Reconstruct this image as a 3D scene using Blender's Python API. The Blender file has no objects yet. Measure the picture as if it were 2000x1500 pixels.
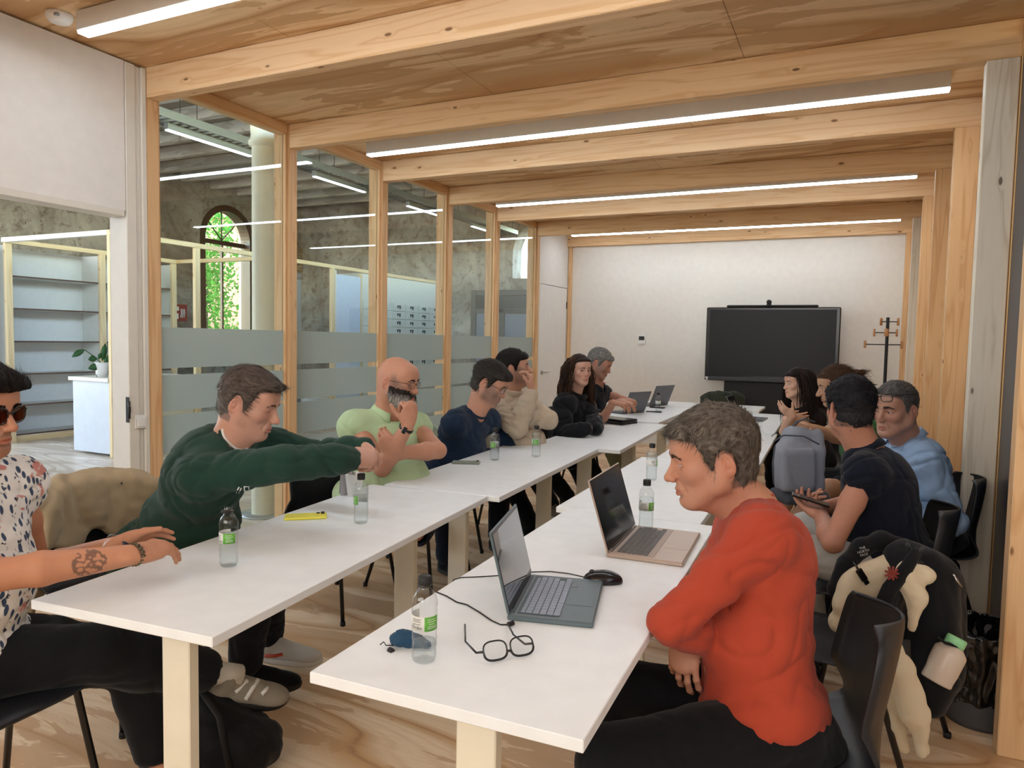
import bpy, bmesh, math, random
import numpy as np
from math import radians as rad, sin, cos, pi, sqrt
from mathutils import Vector, Matrix
random.seed(3)
COL = bpy.context.scene.collection

YAW, PITCH, ROLL, FPX, CAMZ = rad(25.345), rad(-3.511), rad(1.093), 1399.4, 1.43
_f = np.array([-sin(YAW) * cos(PITCH), cos(YAW) * cos(PITCH), sin(PITCH)])
_r = np.array([cos(YAW), sin(YAW), 0]); _u = np.cross(_r, _f)
_r, _u = _r * cos(ROLL) + _u * sin(ROLL), -_r * sin(ROLL) + _u * cos(ROLL)
# ---------------------------------------------------------------- camera, world, lights, exposure
cam = bpy.data.cameras.new('camera'); cam_o = bpy.data.objects.new('camera', cam); COL.objects.link(cam_o)
cam.sensor_width = 36; cam.lens = FPX / 2000 * 36; cam.clip_start = .05; cam.clip_end = 200
cam_o.matrix_world = Matrix(((_r[0], _u[0], -_f[0], 0), (_r[1], _u[1], -_f[1], 0), (_r[2], _u[2], -_f[2], CAMZ), (0, 0, 0, 1)))
SC = bpy.context.scene; SC.camera = cam_o
SC.view_settings.view_transform = 'Standard'; SC.view_settings.look = 'None'; SC.view_settings.gamma = 1; SC.view_settings.exposure = .86; SC.view_settings.use_curve_mapping = False
W_ = bpy.data.worlds.new('sky'); SC.world = W_; W_.use_nodes = True; nt = W_.node_tree; bg = nt.nodes['Background']
sk = nt.nodes.new('ShaderNodeTexSky'); sk.sky_type = 'NISHITA'; sk.sun_disc = False; sk.sun_elevation = rad(38); sk.sun_rotation = rad(200); sk.air_density = 1.5
nt.links.new(sk.outputs[0], bg.inputs[0]); bg.inputs[1].default_value = 1.5
def area(name, loc, size, energy, col, direction, spread=180):
    l = bpy.data.lights.new(name, 'AREA'); l.shape = 'RECTANGLE'; l.size, l.size_y = size; l.energy = energy; l.color = col; l.spread = rad(spread)
    o = bpy.data.objects.new(name, l); COL.objects.link(o); o.location = loc
    o.rotation_euler = Vector(direction).to_track_quat('-Z', 'Y').to_euler(); return o
CEIL, XL, XR = 2.983, -3.807, .520
BY = [2.949, 4.132, 5.296, 6.448, 7.552, 8.751]; YB = 9.93
# daylight from the hall's windows (behind and left of the camera) and from the glazed side of the room; the last one is an added fill
area('hall_daylight', (-10.4, -1.5, 2.6), (5.0, 3.2), 150, (.74, .84, 1.), (.55, .9, -.35))
area('hall_daylight', (-11.3, 3.2, 2.4), (1.6, 2.8), 60, (.72, .84, 1.), (1, .25, -.25))
area('side_window_daylight', (1.45, .4, 1.9), (1.8, 1.8), 11, (.72, .83, 1.), (-.75, .55, -.15))
area('added_room_fill', (-1.4, -2.2, 2.3), (3.4, 1.6), 62, (.98, .99, .96), (0, 1, -.12))  # fill added behind the camera to brighten the near tables; no window there

def srgb(h):
    h = h.lstrip('#'); c = [int(h[i:i + 2], 16) / 255 for i in (0, 2, 4)]
    return tuple(x / 12.92 if x <= .04045 else ((x + .055) / 1.055) ** 2.4 for x in c)
def world_of(o):
    m = o.matrix_basis.copy()
    if o.parent: m = world_of(o.parent) @ o.matrix_parent_inverse @ m
    return m
def link(name, me, mat=None, parent=None, local=False):
    o = bpy.data.objects.new(name, me)
    COL.objects.link(o)
    for m in (mat if isinstance(mat, (list, tuple)) else [mat]):
        if m is not None: me.materials.append(m)
    if parent is not None:
        o.parent = parent
        if not local: o.matrix_parent_inverse = world_of(parent).inverted()
    return o
def tag(o, label=None, cat=None, group=None, kind=None):
    if label: o['label'] = label
    if cat: o['category'] = cat
    if group: o['group'] = group
    if kind: o['kind'] = kind
    return o

def thing(name, label, cat, loc=(0, 0, 0), rz=0, group=None, kind=None):
    o = bpy.data.objects.new(name, None); COL.objects.link(o)
    o.location = loc; o.rotation_euler = (0, 0, rz); o.empty_display_size = .1
    return tag(o, label, cat, group, kind)
def kids(o): return [c for c in COL.objects if c.parent == o]
def dup(o, parent=None, loc=None, rz=None, label=None, tree=None):
    """copy of a thing with copies of its parts and their parts"""
    if tree is None:
        tree = {}
        for c in COL.objects:
            if c.parent: tree.setdefault(c.parent.name, []).append(c)
    n = o.copy(); COL.objects.link(n)
    if parent is not None: n.parent = parent
    if loc is not None: n.location = loc
    if rz is not None: n.rotation_euler = (n.rotation_euler[0], n.rotation_euler[1], rz)
    if label: n['label'] = label
    for c in tree.get(o.name, []): dup(c, n, tree=tree)
    return n
class MB:
    """mesh builder: collects shapes, builds ONE mesh object"""
    def __init__(s): s.v = []; s.f = []; s.m = []; s.sm = []; s.mi = 0
    def add(s, vs, fs, smooth=False):
        b = len(s.v); s.v += [tuple(map(float, v)) for v in vs]
        for f in fs: s.f.append([b + i for i in f]); s.m.append(s.mi); s.sm.append(smooth)
        return s
    def box(s, lo, hi, R=None, o=(0, 0, 0), bev=0):
        (x0, y0, z0), (x1, y1, z1) = lo, hi
        if bev:
            return s.bbox(lo, hi, bev, R, o)
        vs = [(x, y, z) for z in (z0, z1) for y in (y0, y1) for x in (x0, x1)]
        if R is not None: vs = [tuple(np.asarray(R).T @ np.array(v) + np.array(o)) for v in vs]
        return s.add(vs, [(0, 2, 3, 1), (4, 5, 7, 6), (0, 1, 5, 4), (2, 6, 7, 3), (0, 4, 6, 2), (1, 3, 7, 5)])
    def bbox(s, lo, hi, b, R=None, o=(0, 0, 0)):
        """chamfered box"""
        lo = np.array(lo, float); hi = np.array(hi, float); b = min(b, float((hi - lo).min()) * .45)
        c = (lo + hi) / 2; h = (hi - lo) / 2; vs = []; idx = {}
        for sx in (-1, 1):
            for sy in (-1, 1):
                for sz in (-1, 1):
                    for a in range(3):
                        p = np.array([sx, sy, sz]) * h
                        q = p.copy()
                        for d in range(3):
                            if d != a: q[d] -= np.sign(p[d]) * b
                        idx[(sx, sy, sz, a)] = len(vs); vs.append(c + q)
        fs = []
        for a in range(3):
            u, w = [(1, 2), (0, 2), (0, 1)][a]
            for sa in (-1, 1):
                q = []
                for (su, sw) in ((-1, -1), (1, -1), (1, 1), (-1, 1)):
                    k = [0, 0, 0]; k[a] = sa; k[u] = su; k[w] = sw; q.append(idx[(*k, a)])
                fs.append(q)
        for a in range(3):
            u, w = [(1, 2), (0, 2), (0, 1)][a]
            for su in (-1, 1):
                for sw in (-1, 1):
                    k0 = [0] * 3; k0[a] = -1; k0[u] = su; k0[w] = sw; k1 = list(k0); k1[a] = 1
                    fs.append([idx[(*k0, u)], idx[(*k1, u)], idx[(*k1, w)], idx[(*k0, w)]])
        for sx in (-1, 1):
            for sy in (-1, 1):
                for sz in (-1, 1): fs.append([idx[(sx, sy, sz, a)] for a in range(3)])
        V_ = np.array(vs)
        out = []
        for f in fs:
            p = V_[f]; n = np.cross(p[1] - p[0], p[2] - p[0])
            if n @ (p.mean(0) - c) < 0: f = f[::-1]
            out.append(f)
        if R is not None: V_ = V_ @ np.asarray(R) + np.array(o)
        return s.add(V_, out)
    def tube(s, pts, r, n=10, cap=True, closed=False, flat=1.0, up=None, smooth=True):
        pts = [np.array(p, float) for p in pts]; m = len(pts)
        rr = r if hasattr(r, '__len__') else [r] * m
        vs = []; prev = None
        for i, p in enumerate(pts):
            a = pts[(i - 1) % m] if (i or closed) else p
            b = pts[(i + 1) % m] if (i < m - 1 or closed) else p
            t = b - a; t = t / (np.linalg.norm(t) + 1e-12)
            if prev is None:
                q = np.array(up if up is not None else ((0, 0, 1) if abs(t[2]) < .9 else (1, 0, 0)), float)
            else: q = prev
            q = q - t * (q @ t); q /= np.linalg.norm(q) + 1e-12; prev = q
            w = np.cross(t, q)
            for k in range(n):
                an = 2 * pi * k / n
                vs.append(p + rr[i] * (cos(an) * q * flat + sin(an) * w))
        fs = []
        for i in range(m if closed else m - 1):
            for k in range(n):
                j = (i + 1) % m
                fs.append((i * n + k, i * n + (k + 1) % n, j * n + (k + 1) % n, j * n + k))
        s.add(vs, fs, smooth)
        if cap and not closed:
            b = len(s.v) - len(vs)
            s.f.append([b + k for k in range(n)][::-1]); s.m.append(s.mi); s.sm.append(False)
            s.f.append([b + (m - 1) * n + k for k in range(n)]); s.m.append(s.mi); s.sm.append(False)
        return s
    def lathe(s, prof, c=(0, 0, 0), n=28, R=None, smooth=True, fn=None, cap=(False, False)):
        vs = []
        for (r, z) in prof:
            for k in range(n):
                a = 2 * pi * k / n; q = r * (fn(a, z) if fn else 1)
                vs.append((q * cos(a), q * sin(a), z))
        if R is not None: vs = [np.asarray(R).T @ np.array(v) for v in vs]
        vs = [(v[0] + c[0], v[1] + c[1], v[2] + c[2]) for v in vs]
        fs = [(i * n + k, i * n + (k + 1) % n, (i + 1) * n + (k + 1) % n, (i + 1) * n + k) for i in range(len(prof) - 1) for k in range(n)]
        if cap[0]: fs.append([k for k in range(n)][::-1])
        if cap[1]: fs.append([(len(prof) - 1) * n + k for k in range(n)])
        return s.add(vs, fs, smooth)
    def prism(s, poly, z0, z1, R=None, o=(0, 0, 0)):
        n = len(poly); vs = [(x, y, z0) for x, y in poly] + [(x, y, z1) for x, y in poly]
        if R is not None: vs = [tuple(np.asarray(R).T @ np.array(v) + np.array(o)) for v in vs]
        return s.add(vs, [list(range(n))[::-1], list(range(n, 2 * n))] + [(i, (i + 1) % n, n + (i + 1) % n, n + i) for i in range(n)])
    def grid(s, P, closed_u=False, smooth=True):
        """P[i][j] points"""
        a = len(P); b = len(P[0]); vs = [p for r in P for p in r]
        fs = [(i * b + j, ((i + 1) % a) * b + j, ((i + 1) % a) * b + j + 1, i * b + j + 1) for i in range(a if closed_u else a - 1) for j in range(b - 1)]
        return s.add(vs, fs, smooth)
    def sheet(s, P, th, smooth=True, nrmf=None):
        """thickened grid surface, closed"""
        P = np.array(P, float); a, b = P.shape[:2]
        du = np.gradient(P, axis=0); dv = np.gradient(P, axis=1); N = np.cross(du, dv)
        N /= np.linalg.norm(N, axis=2)[:, :, None] + 1e-12
        T = P + N * th / 2; B = P - N * th / 2
        vs = np.concatenate([T.reshape(-1, 3), B.reshape(-1, 3)]); o = a * b; fs = []
        for i in range(a - 1):
            for j in range(b - 1):
                q = (i * b + j, (i + 1) * b + j, (i + 1) * b + j + 1, i * b + j + 1)
                fs.append(q); fs.append(tuple(o + k for k in q[::-1]))
        edge = [(i, 0) for i in range(a)] + [(a - 1, j) for j in range(1, b)] + [(i, b - 1) for i in range(a - 2, -1, -1)] + [(0, j) for j in range(b - 2, 0, -1)]
        for k in range(len(edge)):
            p = edge[k][0] * b + edge[k][1]; q = edge[(k + 1) % len(edge)]; q = q[0] * b + q[1]
            fs.append((q, p, o + p, o + q))
        return s.add(vs, fs, smooth)
    def mesh(s, name):
        me = bpy.data.meshes.new(name); me.from_pydata(s.v, [], s.f)
        me.polygons.foreach_set('material_index', s.m); me.polygons.foreach_set('use_smooth', s.sm)
        me.update(); return me
    def build(s, name, mat, parent=None, local=False):
        return link(name, s.mesh(name), mat, parent, local)
def piece(name, lo, hi, mat, parent=None, bev=0, local=False, kind=None):
    o = MB().box(lo, hi, bev=bev).build(name, mat, parent, local)
    if kind: o['kind'] = kind
    return o
def rotz(a): return np.array([[cos(a), sin(a), 0], [-sin(a), cos(a), 0], [0, 0, 1]])
def text_obj(name, txt, size, loc, R, mat, parent=None, align='CENTER', ext=.0004):
    """lettering as a mesh; R rows: reading direction, up direction, facing direction"""
    cu = bpy.data.curves.new(name, 'FONT'); cu.body = txt; cu.size = size; cu.align_x = align; cu.align_y = 'CENTER'; cu.extrude = ext; cu.resolution_u = 3
    o = bpy.data.objects.new(name, cu); COL.objects.link(o)
    dg = bpy.context.evaluated_depsgraph_get(); me = bpy.data.meshes.new_from_object(o.evaluated_get(dg))
    COL.objects.unlink(o); bpy.data.objects.remove(o); bpy.data.curves.remove(cu)
    M = Matrix(((R[0][0], R[1][0], R[2][0], loc[0]), (R[0][1], R[1][1], R[2][1], loc[1]), (R[0][2], R[1][2], R[2][2], loc[2]), (0, 0, 0, 1)))
    me.transform(M); me.name = name; me.materials.clear()
    return link(name, me, mat, parent)
# ---------------------------------------------------------------- materials
class NT:
    def __init__(s, name):
        s.m = bpy.data.materials.new(name); s.m.use_nodes = True; s.t = s.m.node_tree; s.t.nodes.clear()
        s.out = s.t.nodes.new('ShaderNodeOutputMaterial'); s.b = None
    def n(s, typ, ins=None, **kw):
        nd = s.t.nodes.new('ShaderNode' + typ)
        for k, v in kw.items(): setattr(nd, k, v)
        for k, v in (ins or {}).items(): s.set(nd.inputs[k], v)
        return nd
    def set(s, sock, v):
        if isinstance(v, bpy.types.Node): v = v.outputs[0]
        if isinstance(v, bpy.types.NodeSocket): s.t.links.new(v, sock)
        else:
            if sock.type == 'RGBA' and len(v) == 3: v = (*v, 1)
            sock.default_value = v
    def math(s, op, a, b=None, c=None, clamp=False):
        nd = s.n('Math', operation=op, use_clamp=clamp); s.set(nd.inputs[0], a)
        if b is not None: s.set(nd.inputs[1], b)
        if c is not None: s.set(nd.inputs[2], c)
        return nd.outputs[0]
    def co(s, scale=(1, 1, 1), kind='Object', rot=(0, 0, 0), loc=(0, 0, 0)):
        tc = s.n('TexCoord'); mp = s.n('Mapping', {'Vector': tc.outputs[kind], 'Scale': scale, 'Rotation': rot, 'Location': loc})
        return mp.outputs[0]
    def noise(s, vec, scale, detail=2, rough=.5, dist=0, out=0):
        return s.n('TexNoise', {'Vector': vec, 'Scale': scale, 'Detail': detail, 'Roughness': rough, 'Distortion': dist}).outputs[out]
    def ramp(s, fac, stops, interp='LINEAR'):
        r = s.n('ValToRGB', {'Fac': fac}); cr = r.color_ramp; cr.interpolation = interp
        while len(cr.elements) < len(stops): cr.elements.new(.5)
        for e, (p, c) in zip(cr.elements, stops):
            e.position = p; e.color = (c, c, c, 1) if not hasattr(c, '__len__') else (*c[:3], 1)
        return r.outputs[0]
    def mix(s, fac, a, b, mode='MIX'):
        nd = s.n('Mix', data_type='RGBA', blend_type=mode, clamp_factor=True)
        s.set(nd.inputs[0], fac); s.set(nd.inputs[6], a); s.set(nd.inputs[7], b); return nd.outputs[2]
    def bsdf(s, base, rough=.5, spec=.5, metal=0, bump=None, bs=.3, bd=.001, **kw):
        b = s.n('BsdfPrincipled'); s.b = b
        s.set(b.inputs['Base Color'], base); s.set(b.inputs['Roughness'], rough); s.set(b.inputs['Metallic'], metal)
        s.set(b.inputs['Specular IOR Level'], spec)
        for k, v in kw.items(): s.set(b.inputs[k.replace('_', ' ')], v)
        if bump is not None:
            bp = s.n('Bump', {'Height': bump, 'Strength': bs, 'Distance': bd}); s.t.links.new(bp.outputs[0], b.inputs['Normal'])
        s.t.links.new(b.outputs[0], s.out.inputs[0]); return s.m
MATS = {}
def plain(name, col, rough=.5, metal=0, spec=.5, **kw):
    if name in MATS: return MATS[name]
    t = NT(name); c = srgb(col) if isinstance(col, str) else col
    n_ = t.noise(t.co((1, 1, 1)), 14, 3)
    base = t.mix(n_, tuple(x * .93 for x in c), tuple(min(1, x * 1.06) for x in c))
    MATS[name] = t.bsdf(base, rough, spec, metal, bump=t.noise(t.co((1, 1, 1)), 180, 2), bs=.06, bd=.0006, **kw)
    return MATS[name]

M = {}
def schlick(t, f0=.042):
    g = t.n('NewGeometry'); d = t.n('VectorMath', operation='DOT_PRODUCT'); t.set(d.inputs[0], g.outputs['Normal']); t.set(d.inputs[1], g.outputs['Incoming'])
    c = t.math('SUBTRACT', 1, t.math('ABSOLUTE', d.outputs['Value']), clamp=True); return t.math('MULTIPLY_ADD', t.math('POWER', c, 5), 1 - f0, f0, clamp=True)
def _skin():
    t = NT('skin'); a = t.n('Attribute', attribute_name='tint')
    c = t.mix(t.noise(t.co(), 60, 4), a.outputs[0], (1, 1, 1), 'MULTIPLY') if False else a.outputs[0]
    b = t.noise(t.co(), 420, 3, .6)
    m = t.bsdf(c, .52, .35, bump=b, bs=.16, bd=.0006)
    t.b.inputs['Subsurface Weight'].default_value = .12; t.b.inputs['Subsurface Radius'].default_value = (.012, .004, .002); t.b.inputs['Subsurface Scale'].default_value = .5
    return m
def _hair():
    t = NT('hair'); a = t.n('Attribute', attribute_name='tint'); return t.bsdf(a.outputs[0], .58, .16)
def knit(name, col, scale=900, rough=.9, bs=.25, wale=True, var=.06):
    t = NT(name); c = srgb(col); co = t.co()
    n = t.noise(co, 7, 3); base = t.mix(n, tuple(x * (1 - var) for x in c), tuple(min(1, x * (1 + var)) for x in c))
    f = t.noise(co, scale, 2); g = t.noise(co, 45, 3)
    h = t.math('ADD', f, t.math('MULTIPLY', g, 1.2))
    return t.bsdf(base, rough, .2, bump=h, bs=bs, bd=.0015, Sheen_Weight=.08)
M['skin'] = _skin(); M['hair'] = _hair()
M['pupil'] = plain('pupil', '050505', .08); M['eyewhite'] = plain('eyewhite', 'b9b0a8', .25)
M['black_gloss'] = plain('black_gloss', '0b0b0c', .22); M['black_cloth'] = knit('black_cloth', '0f1013'); M['black_matte'] = plain('black_matte', '121214', .7)
M['sole_white'] = plain('sole_white', 'd8d5cd', .6); M['sole_black'] = plain('sole_black', '121212', .7)
def _lens(name, col=(1, 1, 1), a=.9):
    t = NT(name); tr = t.n('BsdfTransparent', {'Color': (*col, 1)}); g = t.n('BsdfGlossy', {'Roughness': .02})
    mx = t.n('MixShader', {0: schlick(t), 1: tr, 2: g}); t.t.links.new(mx.outputs[0], t.out.inputs[0]); return t.m
M['lens'] = _lens('lens', (.96, .97, .97)); M['lens_amber'] = _lens('lens_amber', (.42, .16, .05))

# ---------------------------------------------------------------- implicit surfaces (for bodies, cloth, bags)
import openvdb
f32 = np.float32
def V(*a): return np.array(a if len(a) > 1 else a[0], dtype=float)
def nrm(v):
    v = np.asarray(v, float); return v / max(1e-9, np.linalg.norm(v))
_rs = np.random.RandomState(7)
_perm = _rs.permutation(256); _perm = np.concatenate([_perm] * 3)
_grad = _rs.normal(size=(256, 3)); _grad /= np.linalg.norm(_grad, axis=1)[:, None]
def noise3(P):
    """gradient noise of an n x 3 array, about -1..1"""
    Pi = np.floor(P).astype(int); Pf = P - Pi; Pi &= 255
    w = Pf * Pf * Pf * (Pf * (Pf * 6 - 15) + 10); out = 0
    for i in (0, 1):
        for j in (0, 1):
            for k in (0, 1):
                h = _perm[_perm[_perm[Pi[:, 0] + i] + Pi[:, 1] + j] + Pi[:, 2] + k]
                g = _grad[h]; q = Pf - (i, j, k)
                wt = (w[:, 0] if i else 1 - w[:, 0]) * (w[:, 1] if j else 1 - w[:, 1]) * (w[:, 2] if k else 1 - w[:, 2])
                out = out + wt * (g * q).sum(1)
    return out * 1.6
class Field:
    """signed distance sampled on a grid whose spacing is fine inside the focus boxes and coarse elsewhere"""
    def __init__(s, lo, hi, res, focus=()):
        s.ax = []
        for d in range(3):
            pts = [lo[d]]
            while pts[-1] < hi[d]:
                x = pts[-1]; st = res
                for (flo, fhi, fr) in focus:
                    gap = max(flo[d] - x, x - fhi[d], 0)
                    st = min(st, fr + gap * 0.25)
                pts.append(x + st)
            s.ax.append(np.array(pts, f32))
        s.f = np.full([len(a) for a in s.ax], 0.4, f32)
    def box(s, lo, hi):
        sl = []
        for d in range(3):
            i = int(np.searchsorted(s.ax[d], lo[d])); j = int(np.searchsorted(s.ax[d], hi[d]))
            sl.append(slice(max(0, i - 1), j + 1))
        sl = tuple(sl)
        return sl, s.ax[0][sl[0]][:, None, None], s.ax[1][sl[1]][None, :, None], s.ax[2][sl[2]][None, None, :]
    def put(s, sl, d, k, op):
        a = s.f[sl]
        if op == 'u':
            if k > 0:
                h = np.maximum(k - np.abs(a - d), 0) / k
                s.f[sl] = np.minimum(a, d) - h * h * (k * .25)
            else: s.f[sl] = np.minimum(a, d)
        elif op == 's':
            if k > 0:
                h = np.maximum(k - np.abs(a + d), 0) / k
                s.f[sl] = np.maximum(a, -d) + h * h * (k * .25)
            else: s.f[sl] = np.maximum(a, -d)
        elif op == 'i': s.f[sl] = np.maximum(a, d)
    def cone(s, a, b, ra, rb, k=.02, op='u', flat=None):
        """tapered round bar; flat = (direction, factor): thickness along direction is radius * factor"""
        a = V(a); b = V(b); R = max(ra, rb) + k + .012
        sl, X, Y, Z = s.box(np.minimum(a, b) - R, np.maximum(a, b) + R)
        if s.f[sl].size == 0: return
        ab = b - a; L2 = max(1e-9, float(ab @ ab))
        X = X - f32(a[0]); Y = Y - f32(a[1]); Z = Z - f32(a[2])
        t = np.clip((X * f32(ab[0]) + Y * f32(ab[1]) + Z * f32(ab[2])) / f32(L2), 0, 1)
        qx = X - t * f32(ab[0]); qy = Y - t * f32(ab[1]); qz = Z - t * f32(ab[2])
        r = f32(ra) + t * f32(rb - ra)
        if flat is None:
            d = np.sqrt(qx * qx + qy * qy + qz * qz) - r
        else:
            n = nrm(flat[0]).astype(f32); c = f32(flat[1])
            qn = qx * n[0] + qy * n[1] + qz * n[2]
            l2 = qx * qx + qy * qy + qz * qz - qn * qn
            m = min(1.0, flat[1])
            d = (np.sqrt(np.maximum(l2, 0) + (qn / c) ** 2) - r) * f32(m)
        s.put(sl, d, k, op)
    def ell(s, c, rad, R=None, k=.02, op='u'):
        """ellipsoid; R rows = local axes"""
        c = V(c); rad = V(rad); R = np.eye(3) if R is None else np.asarray(R)
        ext = np.sqrt(((R * rad[:, None]) ** 2).sum(0)) + k + .01
        sl, X, Y, Z = s.box(c - ext, c + ext)
        if s.f[sl].size == 0: return
        X = X - f32(c[0]); Y = Y - f32(c[1]); Z = Z - f32(c[2])
        k0 = 0; k1 = 0
        for i in range(3):
            q = X * f32(R[i][0]) + Y * f32(R[i][1]) + Z * f32(R[i][2])
            k0 = k0 + (q / f32(rad[i])) ** 2; k1 = k1 + (q / f32(rad[i] ** 2)) ** 2
        k0 = np.sqrt(k0); k1 = np.sqrt(k1) + f32(1e-6)
        s.put(sl, k0 * (k0 - 1) / k1, k, op)
    def bx(s, c, half, R=None, rr=.01, k=.0, op='u'):
        c = V(c); half = V(half); R = np.eye(3) if R is None else np.asarray(R)
        ext = np.abs(R * half[:, None]).sum(0) + k + .012
        sl, X, Y, Z = s.box(c - ext, c + ext)
        if s.f[sl].size == 0: return
        X = X - f32(c[0]); Y = Y - f32(c[1]); Z = Z - f32(c[2])
        o = 0; m = -9.
        for i in range(3):
            q = np.abs(X * f32(R[i][0]) + Y * f32(R[i][1]) + Z * f32(R[i][2])) - f32(half[i] - rr)
            o = o + np.maximum(q, 0) ** 2; m = np.maximum(m, q)
        s.put(sl, np.sqrt(o) + np.minimum(m, 0) - f32(rr), k, op)
    def plane(s, p, n, k=.0, lo=None, hi=None):
        """keep only the side of the plane away from n"""
        n = nrm(n); big = 9.
        sl, X, Y, Z = s.box((-big,) * 3 if lo is None else lo, (big,) * 3 if hi is None else hi)
        d = (X - f32(p[0])) * f32(n[0]) + (Y - f32(p[1])) * f32(n[1]) + (Z - f32(p[2])) * f32(n[2])
        s.put(sl, -d, k, 's')
    def local(s, c, R, r):
        """slices and local coordinates (rows of R) around c within r"""
        c = V(c); sl, X, Y, Z = s.box(c - r, c + r)
        X = X - f32(c[0]); Y = Y - f32(c[1]); Z = Z - f32(c[2])
        return sl, [X * f32(R[i][0]) + Y * f32(R[i][1]) + Z * f32(R[i][2]) for i in range(3)]
    def mesh(s, disp=None):
        f = s.f
        f[0] = f[-1] = .1; f[:, 0] = f[:, -1] = .1; f[:, :, 0] = f[:, :, -1] = .1
        g = openvdb.FloatGrid(background=.4)
        g.copyFromArray(np.clip(f, -.04, .04))
        pts, quads = g.convertToQuads(0.0)
        W = np.stack([np.interp(pts[:, d], np.arange(len(s.ax[d])), s.ax[d]) for d in range(3)], 1)
        if disp is not None and len(W):
            W = W + disp(W, vnormals(W, quads))
        return W, quads
def vnormals(W, Q):
    n = np.cross(W[Q[:, 2]] - W[Q[:, 0]], W[Q[:, 3]] - W[Q[:, 1]])
    N = np.zeros_like(W)
    for i in range(4): np.add.at(N, Q[:, i], n)
    return -N / (np.linalg.norm(N, axis=1)[:, None] + 1e-12)
def np_mesh(name, W, Q, mat, parent=None, color=None, flip=True, smooth=True, fine=None):
    me = bpy.data.meshes.new(name)
    W = np.asarray(W, f32); Q = np.asarray(Q, np.int32)
    if flip: Q = Q[:, ::-1]
    n = Q.shape[1]
    me.vertices.add(len(W)); me.vertices.foreach_set('co', W.ravel())
    me.loops.add(Q.size); me.loops.foreach_set('vertex_index', np.ascontiguousarray(Q).ravel())
    me.polygons.add(len(Q)); me.polygons.foreach_set('loop_start', np.arange(0, Q.size, n, dtype=np.int32))
    me.polygons.foreach_set('loop_total', np.full(len(Q), n, np.int32))
    me.update(calc_edges=True)
    if smooth: me.polygons.foreach_set('use_smooth', np.ones(len(Q), bool))
    if color is not None:
        at = me.color_attributes.new('tint', 'FLOAT_COLOR', 'POINT')
        c = np.ones((len(W), 4), f32); c[:, :3] = color; at.data.foreach_set('color', c.ravel())
    me.validate()
    return link(name, me, mat, parent)

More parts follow.
